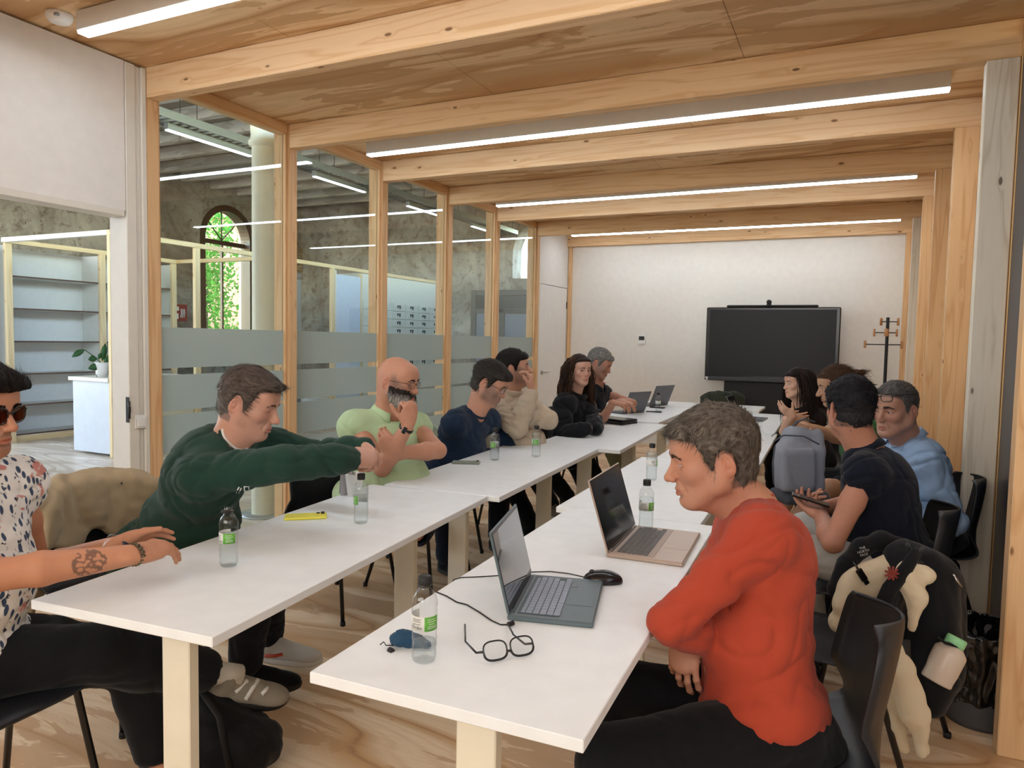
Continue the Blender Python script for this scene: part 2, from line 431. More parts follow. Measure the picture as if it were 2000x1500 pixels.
# ---------------------------------------------------------------- people
def frame(F, U):
    F = nrm(F); S = nrm(np.cross(F, U)); U = np.cross(S, F)
    return np.array([S, F, U])              # rows: subject's right, forward, up
def head_field(s, H, R, sc=1., fem=0., wide=1., noselen=1., jaw=1., eye=1., mouth=0.):
    """sculpt a head at H (eye level, middle of the skull)"""
    L = lambda x, y, z: H + (np.array([x * wide, y, z]) * sc) @ R
    e = lambda c, r, k=.015, op='u', RR=R: s.ell(L(*c), np.array(r) * sc, RR, k * sc, op)
    c_ = lambda a, b, ra, rb, k=.015, op='u', flat=None: s.cone(L(*a), L(*b), ra * sc, rb * sc, k * sc, op, flat)
    e((0, -.012, .028), (.0745 * wide, .096, .0875)); e((0, .022, .012), (.066 * wide, .072, .080), .02)
    e((0, -.035, -.02), (.060 * wide, .062, .07), .03)
    e((0, .034, -.038), (.0555 * wide, .052, .07), .03)
    for q in (-1, 1):
        c_((q * .054 * jaw, .002, -.052), (q * .020, .068, -.098), .019, .015 - .002 * fem, .03)
        e((q * .041, .060, -.024), (.020, .020, .019), .022)
        c_((q * .062, -.01, -.02), (q * .055 * jaw, .004, -.06), .014, .014, .03)
    e((0, .078, -.098), (.021 - .004 * fem, .0175, .0170), .022)
    c_((-.034, .079, .0185), (.034, .079, .0185), .0115 - .003 * fem, .0115 - .003 * fem, .02)
    e((0, .062, .05), (.058 * wide, .028, .034), .03)
    nl = .112 + .05 * (noselen - 1)
    for q in (-1, 1):                       # sockets, lids, eyes
        e((q * .0325, .097, .001), (.0195, .017, .0125), .014, 's')
        e((q * .0320, .0745, .000), (.0160, .0142, .0138), .005)
        c_((q * .018, .0885, .0075), (q * .046, .0800, .0065), .0022, .0026, .004)
        c_((q * .020, .0850, -.0125), (q * .043, .0790, -.0110), .0015, .0020, .006)
    c_((0, .0865, .010), (0, nl - .008, -.029), .0085, .0112, .010); e((0, .089, -.033), (.0165, .016, .0115), .008)
    e((0, nl - .004, -.034), (.0105, .0105, .0095), .008)
    for q in (-1, 1):
        e((q * .0125, nl - .014, -.037), (.0072, .0095, .0075), .006)
        e((q * .0062, nl - .011, -.0455), (.0034, .0046, .0036), .002, 's')
    e((0, .080, -.062), (.027, .019, .020), .016)
    for q in (-1, 1):
        c_((q * .0240, .0860, -.0680), (q * .005, .0985, -.0632), .0026, .0050, .004); c_((q * .0225, .0855, -.0705), (q * .004, .0975, -.0755), .0028, .0060, .004)
        c_((q * .0265, .0850, -.0690 - mouth * .002), (0, .1045, -.0690), .0016, .0014, .002, 's')
        c_((q * .017, .095, -.040), (q * .030, .083, -.066), .0016, .0016, .010, 's')
        e((q * .028, .082, -.069), (.003, .004, .004), .006, 's')
    c_((-.014, .093, -.084), (.014, .093, -.084), .004, .004, .008, 's')
    for q in (-1, 1):                       # eye slits
        ez = -.001; op = .0050 * eye
        if op > .0008: e((q * .0322, .098, ez), (.0150, .024, op), .0012, 's')
        else: c_((q * .019, .0895, -.005), (q * .0445, .085, -.005), .0008, .0008, .0015, 's')
    for q in (-1, 1):                       # ears
        a = q * .35; E = np.array([[cos(a), sin(a), 0], [-sin(a), cos(a), 0], [0, 0, 1]]) @ np.array([[1, 0, 0], [0, cos(-.2), sin(-.2)], [0, -sin(-.2), cos(-.2)]]) @ R
        m = L(q * .0780, -.019, -.010)
        s.ell(m, np.array((.0075, .0175, .0300)) * sc, E, .006 * sc)
        s.ell(m + (np.array([q * .0075, .001, .004]) * sc) @ E, np.array((.0066, .0112, .0205)) * sc, E, .003 * sc, 's')
        s.ell(m + (np.array([q * .002, .010, -.004]) * sc) @ E, np.array((.0045, .004, .007)) * sc, E, .003 * sc)
        s.ell(m + (np.array([q * .003, -.001, .001]) * sc) @ E, np.array((.0035, .0065, .0110)) * sc, E, .003 * sc)
def eyeballs(H, R, sc, par, look=(0, 1, 0), wide=1., iris='3a2414', up=True):
    obs = []
    for q in (-1, 1):
        c = H + (np.array([q * .0320 * wide, .0755, -.0005]) * sc) @ R
        d = nrm(look) @ R; u = nrm(np.cross(np.cross(d, R[2]), d)); w = np.cross(d, u)
        P = []; r = .0122 * sc; cols = []
        m = MB(); n = 20
        ths = [0, .14, .2, .24, .46, .5, .7, 1., 1.4, 1.9, 2.5, 3.1]
        RR = [[c + r * (1 + (.06 if t < .5 else 0)) * (cos(t) * d + sin(t) * (cos(2 * pi * k / n) * u + sin(2 * pi * k / n) * w)) for k in range(n + 1)] for t in ths]
        m.grid(RR); 
        for i in range(len(m.f)):
            t = ths[i // n]; m.m[i] = 0 if t < .2 else (1 if t < .46 else 2)
        m.f = [f[::-1] for f in m.f]
        o = m.build('eye', [M['pupil'], plain('iris_' + iris, iris, .15), M['eyewhite']], par); obs.append(o)
    return obs
FING = ((.030, .044, .026, .020, .0088), (.010, .049, .030, .021, .0090), (-.011, .045, .027, .020, .0086), (-.030, .035, .021, .018, .0076))
def hand_field(s, w, d, n, side, curl=(20, 25, 15), thumb=(35, 20, 30), sc=1., spread=6, curls=None):
    """w wrist, d direction of the palm, n normal OUT of the palm face (the side the fingers curl to), side +1 right hand / -1 left
    (thumb lies on the side cross(d,n)*... ); curl degrees at the three joints"""
    d = nrm(d); n = nrm(n - d * (n @ d)); u = np.cross(n, d) * side     # u: towards the thumb
    P = lambda a, b, c: w + (d * a + u * b + n * c) * sc
    s.cone(P(-.02, 0, 0), P(.030, 0, 0), .0245 * sc, .034 * sc, .012, flat=(n, .62))
    s.cone(P(.030, .004, 0), P(.078, .002, .0), .036 * sc, .040 * sc, .012, flat=(n, .38))
    s.cone(P(.018, .020, .008), P(.055, .030, .010), .014 * sc, .011 * sc, .014)
    s.cone(P(.018, -.022, .007), P(.060, -.030, .006), .012 * sc, .010 * sc, .014)
    for i, (off, l1, l2, l3, r) in enumerate(FING):
        c1, c2, c3 = (curls[i] if curls else (curl[0] + i * 3, curl[1] + i * 2, curl[2]))
        a = rad((1.5 - i) * spread)
        fd = d * cos(a) + u * sin(a)
        p = P(.086 - .004 * abs(i - 1) - (.008 if i == 3 else 0), off, -.001)
        ang = 0; q = p
        for j, (l, c) in enumerate(((l1, c1), (l2, c2), (l3, c3))):
            ang += rad(c); v = fd * cos(ang) + n * sin(ang); q2 = q + v * l * sc
            ra = r * (1, .92, .86)[j] * sc; rb = r * (.93, .86, .74)[j] * sc
            s.cone(q, q2, ra, rb, .0035 if j else .007); s.ell(q, (ra * 1.05,) * 3, None, .003)
            q = q2
        if i == 0: tip = q
    t0 = P(.022, .024, .006); a, b, c = thumb
    td = nrm(d * cos(rad(a)) + u * sin(rad(a)) + n * .25)
    td2 = nrm(d * cos(rad(a - b)) + u * sin(rad(a - b)) + n * (.25 + .012 * c))
    td3 = nrm(d * cos(rad(a - b * 1.6)) + u * sin(rad(a - b * 1.6)) + n * (.25 + .02 * c))
    q = t0 + td * .040 * sc; s.cone(t0, q, .0145 * sc, .0115 * sc, .012)
    q2 = q + td2 * .031 * sc; s.cone(q, q2, .0112 * sc, .0100 * sc, .004)
    q3 = q2 + td3 * .024 * sc; s.cone(q2, q3, .0100 * sc, .0080 * sc, .003)
    return tip, q3
def bone(s, a, b, ra, rm, rb, k=.02, **kw):
    m = (V(a) * .6 + V(b) * .4); s.cone(a, m, ra, rm, k, **kw); s.cone(m, b, rm, rb, k, **kw)
def skin_tint(W, N, H, R, sc, tone, beard=0, beardcol=(.09, .07, .06), scalp=None, wide=1., rosy=1., stub=None):
    base = np.array(srgb(tone)); base = base * .86 + base.mean() * .14; C = np.tile(base, (len(W), 1))
    q = ((W - H) @ R.T) / sc; q[:, 0] /= wide
    G = lambda c, r: np.exp(-(((q - np.array(c)) / np.array(r)) ** 2).sum(1))
    red = G((0, .112, -.036), (.014, .02, .012)) * .7
    for k in (-1, 1):
        red = red + G((k * .045, .07, -.028), (.024, .03, .02)) * .55 + G((k * .078, -.019, -.01), (.02, .03, .035)) * .6
    C = C * (1 - np.clip(red, 0, 1)[:, None] * np.array([.0, .16, .15]) * rosy)
    lip = G((0, .098, -.0688), (.024, .018, .0085)); lip = np.clip(lip * 1.6 - .35, 0, 1)[:, None]
    C = C * (1 - lip) + C * np.array([.78, .48, .47]) * lip
    dk = 0
    for k in (-1, 1): dk = dk + G((k * .032, .088, -.004), (.019, .02, .012)) * .35
    la = 0
    for k in (-1, 1): la = la + np.exp(-((q[:, 2] + .0045 - .004 * (1 - ((q[:, 0] - k * .032) / .016) ** 2).clip(-1, 1)) / .0013) ** 2) * (np.abs(q[:, 0] - k * .032) < .0150) * (q[:, 1] > .06)
    C = C * (1 - np.clip(la, 0, 1)[:, None] * .62)
    C = C * (1 - np.clip(dk, 0, 1)[:, None] * np.array([.35, .42, .42]))
    C = C * (1 + .05 * noise3(W * 22)[:, None]) * (1 + .035 * noise3(W * 90)[:, None])
    hd = (q[:, 2] < .13) & (q[:, 2] > -.13) & (abs(q[:, 0]) < .11) & (q[:, 1] > -.13)
    if beard:
        x, y, z = q.T
        side = 1 / (1 + np.exp(((z + .035 - .05 * np.clip(abs(x) / .07, 0, 1) ** 3 - .02 * (y < .03)) / .006)))
        neck = 1 / (1 + np.exp(-(z + .125 - .02) / .008)); front = 1 / (1 + np.exp(-(y - .004) / .006))
        m = side * neck * front * (1 - lip[:, 0]) * (1 - G((0, .112, -.036), (.016, .022, .014)))
        m = np.clip(m * beard * (1 + .35 * noise3(W * 260)), 0, 1) * hd
        C = C * (1 - m[:, None]) + np.array(beardcol) * m[:, None]
    if scalp is not None:
        m = np.clip((scalp_mask(q) - .006) / .006, 0, 1)[:, None] * hd[:, None] * .6
        C = C * (1 - m) + np.array(scalp) * m
    return np.clip(C, 0, 1)
def scalp_mask(q, line=0., temple=0.):
    """>0 where hair grows; q head-local (x right, y forward, z up); metres"""
    x, y, z = q[..., 0], q[..., 1], q[..., 2]
    ax = np.abs(x)
    ear = ((ax - .078) / .03) ** 2 + ((y + .015) / .023) ** 2 + ((z + .008) / .038) ** 2 - 1
    side = np.minimum(.030 + .25 * np.clip(z, -.05, .06) - y, z + .034)
    back = np.minimum(-.012 - y, z + .082)
    crown = z - (.060 + line) + .25 * np.clip(ax - .03, 0, .1) * (1 - temple * 2)
    a1 = np.minimum(side, .02); hh = np.maximum(.045 - np.abs(a1 - crown), 0) / .045; a1 = np.maximum(a1, crown) + hh * hh * .01125
    return np.minimum(np.maximum(a1, back), ear * .02)

def D(x, y, d):
    """world point seen at photograph pixel x, y at depth d metres"""
    return np.array([0, 0, CAMZ]) + (_r * (x - 1000) / FPX - _u * (y - 750) / FPX + _f) * d
def onz(x, y, z):
    r = D(x, y, 1) - [0, 0, CAMZ]; return np.array([0, 0, CAMZ]) + r * (z - CAMZ) / r[2]
def onx(x, y, X):
    r = D(x, y, 1) - [0, 0, CAMZ]; return np.array([0, 0, CAMZ]) + r * X / r[0]
def ony(x, y, Y):
    r = D(x, y, 1) - [0, 0, CAMZ]; return np.array([0, 0, CAMZ]) + r * Y / r[1]
def hd(a, pitch=0.):
    """direction seen from the camera: 0 = to its right, 90 = towards it, 180 = to its left"""
    a = rad(a); h = np.array([cos(YAW), sin(YAW), 0]) * cos(a) - np.array([-sin(YAW), cos(YAW), 0]) * sin(a)
    return nrm(h * cos(rad(pitch)) + np.array([0, 0, sin(rad(pitch))]))
def face_frame(a, pitch=0., roll=0.):
    F = hd(a, pitch); U = np.array([0, 0, 1.]); R = frame(F, U)
    c, s_ = cos(rad(roll)), sin(rad(roll))
    return np.array([R[0] * c - R[2] * s_, R[1], R[0] * s_ + R[2] * c])
def build_hair(par, H, R, sc, sp, wide=1.):
    """cap of hair with strands; sp: dict(top, side, back thickness, col, grey, line, temple, len, comb, res, n)"""
    res = sp.get('res', .003); top = sp.get('top', .014); side = sp.get('side', .007); seed = sp.get('seed', 0)
    fl = Field(H - .19, H + .19, res)
    sl, q = fl.local(H, R / sc, .4)
    X, Y, Z = q[0] / wide, q[1], q[2]
    def el(c, r):
        k0 = np.sqrt(((X - c[0]) / r[0]) ** 2 + ((Y - c[1]) / r[1]) ** 2 + ((Z - c[2]) / r[2]) ** 2)
        k1 = np.sqrt(((X - c[0]) / r[0] ** 2) ** 2 + ((Y - c[1]) / r[1] ** 2) ** 2 + ((Z - c[2]) / r[2] ** 2) ** 2) + 1e-6
        return k0 * (k0 - 1) / k1
    d = np.minimum(np.minimum(el((0, -.012, .028), (.0745, .096, .0875)), el((0, .022, .012), (.066, .072, .080))), np.minimum(el((0, -.035, -.02), (.060, .062, .07)), el((0, .062, .05), (.058, .028, .034))))
    up = 1 / (1 + np.exp(-(Z - .045) / .02)); th = side + (top - side) * up
    th = th + sp.get('quiff', 0) * np.exp(-((Y - .075) / .035) ** 2 - ((Z - .085) / .03) ** 2)
    m = scalp_mask(np.stack(np.broadcast_arrays(X, Y, Z), -1), sp.get('line', 0), sp.get('temple', .35))
    d = d - th * np.clip(.35 + m / .012, 0, 1)
    fl.f[sl] = np.maximum(d, -m * .8 - .002) * sc
    for fn in sp.get('extra', ()): fn(fl)
    comb = V(sp.get('comb', (0, -1, .15)))
    def loc(W): return ((W - H) @ R.T) / sc
    def flow(W):
        q = loc(W); g = np.tile(comb, (len(W), 1)) + .5 * np.stack([q[:, 0] * 2, -.2 - q[:, 1] * 0, -np.clip(.06 - q[:, 2], 0, .1) * 14 * np.ones(len(W))], 1)
        g += sp.get('mess', .25) * np.stack([noise3(q * 28 + 5 + seed), noise3(q * 28 + 31), noise3(q * 28 + 77)], 1)
        return (g / (np.linalg.norm(g, axis=1)[:, None] + 1e-9)) @ R
    def disp(W, N):
        q = loc(W); s_ = q * np.array([1, .28, .45]); a = sp.get('rough', .0022)
        return N * (noise3(s_ * 150 + seed) * a + noise3(q * 38 + seed) * a * sp.get('lump', .9))[:, None]
    W, Q = fl.mesh(disp)
    if not len(W): return None
    N = vnormals(W, Q); q = loc(W)
    c0 = V(srgb(sp['col'])); g0 = V(srgb(sp.get('greycol', '9a958c'))); ga = sp.get('grey', 0)
    gm = lambda W: np.clip(ga + ga * 1.1 * noise3(loc(W) * np.array([300, 60, 90])) + sp.get('greyside', 0) * (np.clip((.03 - loc(W)[:, 2]) / .05, 0, 1)), 0, 1)[:, None]
    col = c0 * (1 - gm(W)) + g0 * gm(W); col = col * (1 + .45 * noise3(q * np.array([170, 45, 70]) + 3)[:, None])
    C_ = None; rs = np.random.RandomState(11 + seed); n = sp.get('n', 1500); L = sp.get('len', .022) * sc; w = sp.get('w', .0009)
    sel = rs.randint(0, len(W), n); p = W[sel]; nn = N[sel]; out = (p - H) @ R.T; lift = sp.get('lift', .22)
    fv = flow(p); fv = fv - nn * (fv * nn).sum(1)[:, None]; fv /= np.linalg.norm(fv, axis=1)[:, None] + 1e-9
    sd = np.cross(fv, nn); ln = L * (.5 + rs.rand(n)); ww = w * (.6 + .8 * rs.rand(n)); lf = lift * (.3 + rs.rand(n) * 1.2)
    P = []
    for t, wf in ((0, 1), (.5, .8), (1, .12)):
        c = p - nn * .0012 + (fv * t + nn * (lf[:, None] * (t - .62 * t * t) )) * ln[:, None]
        P += [c - sd * (ww * wf)[:, None], c + sd * (ww * wf)[:, None]]
    P = np.stack(P, 1).reshape(-1, 3); b = np.arange(n)[:, None] * 6 + len(W)
    QS = np.concatenate([b + [0, 1, 3, 2], b + [2, 3, 5, 4]])
    sc_ = (c0 * (1 - gm(p)) + g0 * gm(p)) * (.7 + .9 * rs.rand(n)[:, None])
    return np_mesh('hair', np.concatenate([W, P]), np.concatenate([Q, QS]), M['hair'], par, np.clip(np.concatenate([col, np.repeat(sc_, 6, 0)]), 0, 1))
def strands(par, roots, dirs, lens, w, cols, curl=0., n=7, grav=.5, name='hair', seed=0, seg=4, cyl=5):
    """long locks: tapered bent tubes joined in one mesh"""
    rs = np.random.RandomState(seed); m = MB(); C = []
    for r, d, l, c in zip(roots, dirs, lens, cols):
        p = V(r); d = nrm(d); pts = [p]; ph = rs.rand() * 6.28
        for i in range(n):
            d = nrm(d + V(0, 0, -grav)); e = nrm(np.cross(d, (0.3, .5, .1)))
            f = np.cross(d, e); a = ph + i * 1.5
            p = p + d * l / n + (e * cos(a) + f * sin(a)) * curl
            pts.append(p)
        rr = [w * (1 - (k / (n + 0.)) ** 2 * .75) for k in range(n + 1)]
        b = len(m.v); m.tube(pts, rr, cyl, cap=True); C += [c] * (len(m.v) - b)
    o = m.build(name, M['hair'], par); at = o.data.color_attributes.new('tint', 'FLOAT_COLOR', 'POINT')
    cc = np.ones((len(C), 4), f32); cc[:, :3] = np.clip(np.array(C), 0, 1); at.data.foreach_set('color', cc.ravel()); return o
def ik(a, hint, w, l1, l2):
    d = w - a; D_ = np.linalg.norm(d); 
    if D_ > (l1 + l2) * .985: l1, l2 = l1 * D_ / (l1 + l2) * 1.02, l2 * D_ / (l1 + l2) * 1.02
    if D_ < abs(l1 - l2) * 1.05: D_ = abs(l1 - l2) * 1.05
    u = nrm(d); x = (l1 * l1 - l2 * l2 + D_ * D_) / (2 * D_); h = sqrt(max(0, l1 * l1 - x * x)); p = hint - a; p = nrm(p - u * (p @ u)); return a + u * x + p * h, w
def seat(H, N, a, off, z=.53, side=0.):
    b = N - hd(a) * off + hd(a + 90) * side; return V(b[0], b[1], z)
def crease(fl, pts, r=.006, k=.012):
    for a, b in zip(pts[:-1], pts[1:]): fl.cone(a, b, r, r * .6, k, 's')
class Person:
    """joints in world space, mesh pieces parented to one Empty"""
    def __init__(s, label, H, Fr, P, S, N=None, sc=1., build=1., lean=None, group=None):
        s.H = V(H); s.R = Fr; s.P = V(P); s.sc = sc; s.S = nrm(S); s.bd = build
        s.N = V(N) if N is not None else s.H - Fr[2] * .150 * sc - Fr[1] * .025 * sc
        s.T = nrm(s.N - s.P); s.S = nrm(s.S - s.T * (s.S @ s.T)); s.F = np.cross(s.T, s.S)     # body right, forward
        s.L = {}; w = .165 * (1 + (build - 1) * .4)
        for q, n in ((1, 'R'), (-1, 'L')):
            s.L['sh' + n] = s.N + s.S * q * w - s.T * .062 * (1) + s.F * .008
            s.L['hip' + n] = s.P + s.S * q * .085
        s.ak = 1.
        s.root = thing('person', label, 'person', (s.P[0], s.P[1], 0), group=group)
    def j(s, **kw):
        for k, v in kw.items(): s.L[k] = V(v)
        return s
    def check(s):
        L = s.L
        for n in 'RL':
            if 'wr' + n in L and 'el' + n in L: L['el' + n], L['wr' + n] = ik(L['sh' + n], L['el' + n], L['wr' + n], .285 * s.sc * s.ak, .255 * s.sc * s.ak)
            if 'kn' + n in L:
                h = L['hip' + n]; k = h + nrm(L['kn' + n] - h) * .43; L['kn' + n] = k
                if 'an' + n in L: a = k + nrm(L['an' + n] - k) * .42; a[2] = max(a[2], .085); L['an' + n] = a
    def body(s, tone, hands=None, beard=0, beardcol=(.09, .07, .06), res=.009, hres=.0026, gres=.0034, fem=0., wide=1., scalp=(.05, .04, .035), legskin=(), noselen=1., jaw=1., eye=1., armr=1., neck=1., look=(0, 1, 0), iris='3a2414', rosy=1., extra=(), mat=None, smile=0., shorts=False):
        L = s.L; pts = [s.H + .16, s.H - .16, s.P + .14, s.P - .14, s.N] + list(L.values())
        lo = np.min(pts, 0) - .11; hi = np.max(pts, 0) + .11
        foc = [(s.H - .135 * s.sc, s.H + .135 * s.sc, hres)]
        hands = hands or {}
        for n in 'RL':
            if n in hands and hands[n].get('vis', 1):
                w = L['wr' + n]; h = hands[n]; c = w + nrm(h['d']) * .085; foc.append((c - .095, c + .095, gres))
        fl = Field(lo, hi, res, foc)
        s.hargs = (fem, wide, noselen, jaw, eye, smile); head_field(fl, s.H, s.R, s.sc, *s.hargs)
        nk = s.H + (V(0, -.030, -.062) * s.sc) @ s.R; rn = (.054 - .009 * fem) * s.sc * neck
        fl.cone(nk, s.N - s.T * .02, rn, rn * 1.04, .03); fl.cone(s.N, s.N - s.T * .06, rn * 1.05, rn * 1.2, .03)
        fl.cone(s.H + (V(0, .045, -.088) * s.sc) @ s.R, s.N + s.F * .015 - s.T * .015, rn * .62, rn * .7, .03)
        b = s.bd; mid = s.P + (s.N - s.P) * .5
        fl.ell(s.N - s.T * .17, (.15 * b, .095 * b, .15), np.array([s.S, s.F, s.T]), .03)
        fl.cone(s.P, mid, .115 * b, .115 * b, .03, flat=(s.F, .75)); fl.cone(L['shR'], L['shL'], .042, .042, .04)
        for q, n in ((1, 'R'), (-1, 'L')):
            fl.cone(s.N + s.S * q * .04 - s.T * .01, L['sh' + n], .034, .036, .03)
            if 'el' + n in L:
                a = armr; bone(fl, L['sh' + n], L['el' + n], .043 * a, .041 * a, .035 * a, .02)
                if 'wr' + n in L:
                    e, w = L['el' + n], L['wr' + n]; m = e * .7 + w * .3
                    fl.cone(e, m, .036 * a, .040 * a, .012); fl.cone(m, w, .040 * a, .0265 * a ** .5, .012)
            if n in hands:
                h = hands[n]; s.L['tip' + n] = hand_field(fl, L['wr' + n], V(h['d']), V(h['n']), q if h.get('flip') else -q, h.get('curl', (25, 30, 20)), h.get('thumb', (38, 22, 25)), h.get('sc', 1.) * (1 - .08 * fem), h.get('spread', 5), h.get('curls'))
            if 'kn' + n in L:
                t = 1. if n in legskin or shorts else .8
                bone(fl, L['hip' + n], L['kn' + n], .082 * t, .070 * t, .054 * t, .03)
                if 'an' + n in L:
                    k, a_ = L['kn' + n], L['an' + n]; m = k * .7 + a_ * .3
                    fl.cone(k, m, .052 * t, .054 * t, .02); fl.cone(m, a_, .054 * t, .034, .02)
        for fn in extra: fn(fl)
        W, Q = fl.mesh(); N = vnormals(W, Q)
        C = skin_tint(W, N, s.H, s.R, s.sc, tone, beard, beardcol, scalp, wide, rosy)
        s.bodyobj = np_mesh('body', W, Q, mat or M['skin'], s.root, C)
        eyeballs(s.H, s.R, s.sc, s.root, look, wide, iris)
        return s.bodyobj
    def brows(s, col='1d1512', wide=1., th=1., z=.0185, n=260):
        me = s.bodyobj.data; W = np.empty(len(me.vertices) * 3, f32); me.vertices.foreach_get('co', W); W = W.reshape(-1, 3).astype(float) 
        q = ((W - s.H) @ s.R.T) / s.sc; x = np.abs(q[:, 0]) / wide; zc = z + .0055 * np.sin(np.clip((x - .010) / .040, 0, 1) * 2.5) - .004 * (x > .044)
        hw = .0042 * th * (1.25 - np.clip((x - .01) / .040, 0, 1) * .8)
        ok = np.where((x > .011) & (x < .050) & (np.abs(q[:, 2] - zc) < hw) & (q[:, 1] > .05))[0]
        if not len(ok): return
        rs = np.random.RandomState(4); i = ok[rs.randint(0, len(ok), n)]; p = W[i]; k = np.sign(q[i, 0])[:, None]; t = np.clip((x[i] - .01) / .04, 0, 1)[:, None]
        out = nrm(s.R[1]); d = (k * s.R[0] * (.8 + .1 * t) - s.R[1] * .45 * t + s.R[2] * (.55 - .9 * t)); d /= np.linalg.norm(d, axis=1)[:, None]
        ln = (.006 + .004 * rs.rand(n, 1)) * s.sc; u = np.cross(d, out) * .00055 * s.sc; a = p + out * .0003; m = a + d * ln * .5 + out * .0014; e = a + d * ln + out * .0008
        P = np.stack([a - u, a + u, m - u, m + u, e - u * .3, e + u * .3], 1).reshape(-1, 3); b = np.arange(n)[:, None] * 6
        o = np_mesh('eyebrows', P, np.concatenate([b + [0, 1, 3, 2], b + [2, 3, 5, 4]]), plain('brow_' + col, col, .9, spec=.1), s.root); o['kind'] = 'stuff'
        c = me.color_attributes['tint']; arr = np.empty(len(W) * 4, f32); c.data.foreach_get('color', arr); arr = arr.reshape(-1, 4)
        arr[ok, :3] = arr[ok, :3] * .45 + np.array(srgb(col)) * .55; c.data.foreach_set('color', arr.ravel()); return o
    def hair(s, **sp):
        wd = sp.pop('wide', 1.); return build_hair(s.root, s.H, s.R, s.sc, sp, wd)
    def glasses(s, mat=None, lens=None, w=.024, h=.018, z=.0, y=.103, tilt=0., r=.0011, name='glasses', tint=None, zoff=0., yoff=0., shape=1.):
        m = MB(); T = lambda x, yy, zz: s.H + (V(x, yy, zz) * s.sc) @ s.R
        g = MB()
        for q in (-1, 1):
            ring = []
            for k in range(24):
                a = 2 * pi * k / 24; cx, sx = cos(a), sin(a)
                px = np.sign(cx) * abs(cx) ** (.62 * shape) * w; pz = np.sign(sx) * abs(sx) ** (.62 * shape) * h
                ring.append(T(q * .0335 + px, y - .35 * max(0, abs(q * .0335 + px) - .03) + .0 * pz, z + pz - .002 + (.002 if q * px > 0 else 0)))
            m.tube(ring, r * s.sc, 6, closed=True)
            c = sum(ring) / len(ring); off = s.R[1] * .0004
            g.add([p + off for p in ring] + [p - off for p in ring], [list(range(24)), list(range(24, 48))[::-1]] + [(i, (i + 1) % 24, 24 + (i + 1) % 24, 24 + i)[::-1] for i in range(24)])
            hx = .0335 + w + .001
            m.tube([T(q * hx, y - .010, z + h * .45), T(q * (hx + .010), y - .018, z + .008), T(q * .0795, .02, z + .006), T(q * .0800, -.018, z + .002), T(q * .078, -.036, z - .022)], r * 1.15 * s.sc, 6)
        m.tube([T(-.0105, y, z + .003), T(0, y + .0035, z + .006), T(.0105, y, z + .003)], r * s.sc, 6)
        o = m.build(name, mat or M['black_gloss'], s.root)
        g.build('lens', lens or M['lens'], o); return o
    # ---- garments
    def torso(s, fl, t=.014, hem=0., b=None, depth=1., belly=0., k=.035, slump=0.):
        b = b or s.bd; L = s.L; A = np.array([s.S, s.F, s.T]); h = np.linalg.norm(s.N - s.P)
        fl.ell(s.N - s.T * .165 + s.F * (.006 - slump * .03), (.158 * b + t, (.100 * b + t) * depth, .165 + t), A, k)
        fl.ell(s.N - s.T * .13 - s.F * .035, (.135 * b + t, (.075 * b + t) * depth, .13 + t), A, k)
        fl.ell(s.P + s.T * .20 * h / .5 + s.F * (.012 + belly * .055), (.142 * b + t, (.103 * b + t) * depth + belly * .045, .175), A, .05)
        fl.ell(s.P + s.T * (.06 + hem) + s.F * (.01 + belly * .03), (.168 * b + t, (.118 * b + t) * depth + belly * .03, .12), A, .05)
        fl.cone(L['shR'], L['shL'], .050 + t * .7, .050 + t * .7, .05)
        for q, n in ((1, 'R'), (-1, 'L')):
            fl.cone(s.N + s.S * q * .035 - s.T * .012, L['sh' + n], .036 + t * .6, .046 + t * .7, .04)
            fl.ell(L['sh' + n], (.055 * b ** .5 + t,) * 3, None, .04)
    def sleeve(s, fl, n, t=.012, long=True, frac=.62, cuff=.9, k=.03, ar=1.):
        L = s.L; a = L['sh' + n]; e = L['el' + n]
        if not long:
            m = a + (e - a) * frac; fl.cone(a, m, .050 * ar + t, .049 * ar + t * 1.5, k)
            d = nrm(e - a); fl.plane(m - d * .0, d, .004, m - .09, m + .10) if False else None
            sl, q = fl.local(m, np.array([d, nrm(np.cross(d, (0.1, .2, 1))), (0, 0, 1.)]), .12)
            r2 = np.sqrt(np.maximum(sum(((ax - c) ** 2) for ax, c in zip(np.meshgrid(*[fl.ax[i][sl[i]] for i in range(3)], indexing='ij', sparse=True), m)), 0))
            cut = np.minimum(q[0] - f32(.0), f32(.105) - r2)          # beyond the hem, near the hem
            fl.f[sl] = np.maximum(fl.f[sl], np.minimum(cut, .02))
            fl.cone(m - d * .035, m + d * .05, .046 * ar, .046 * ar + t * .7, .004, 's')
            return
        w = L['wr' + n]; m = e * .65 + w * .35; c = e + (w - e) * cuff
        fl.cone(a, a * .5 + e * .5, .052 * ar + t, .047 * ar + t, k); fl.cone(a * .5 + e * .5, e, .047 * ar + t, .042 * ar + t, .02)
        fl.cone(e, m, .043 * ar + t, .041 * ar + t, .014); fl.cone(m, c, .041 * ar + t, .029 * ar + t * .9, .014)
        d = nrm(w - e)
        for i in range(3):
            p = c - d * (.03 + .026 * i); fl.cone(p - d * .001, p + d * .001, .036 * ar + t * .9 + .002 * i, .036 * ar + t * .9 + .002 * i, .016) if cuff > .8 and i else None
    def neckhole(s, fl, r=.060, dz=.0, front=.02, tilt=.3):
        ax = nrm(s.T + s.F * tilt * .5 + (s.H - s.N) * 0)
        c = s.N + s.F * front * .5 + s.T * dz
        fl.cone(c - ax * .004, c + ax * .16, r, r * 1.35, .008, 's')
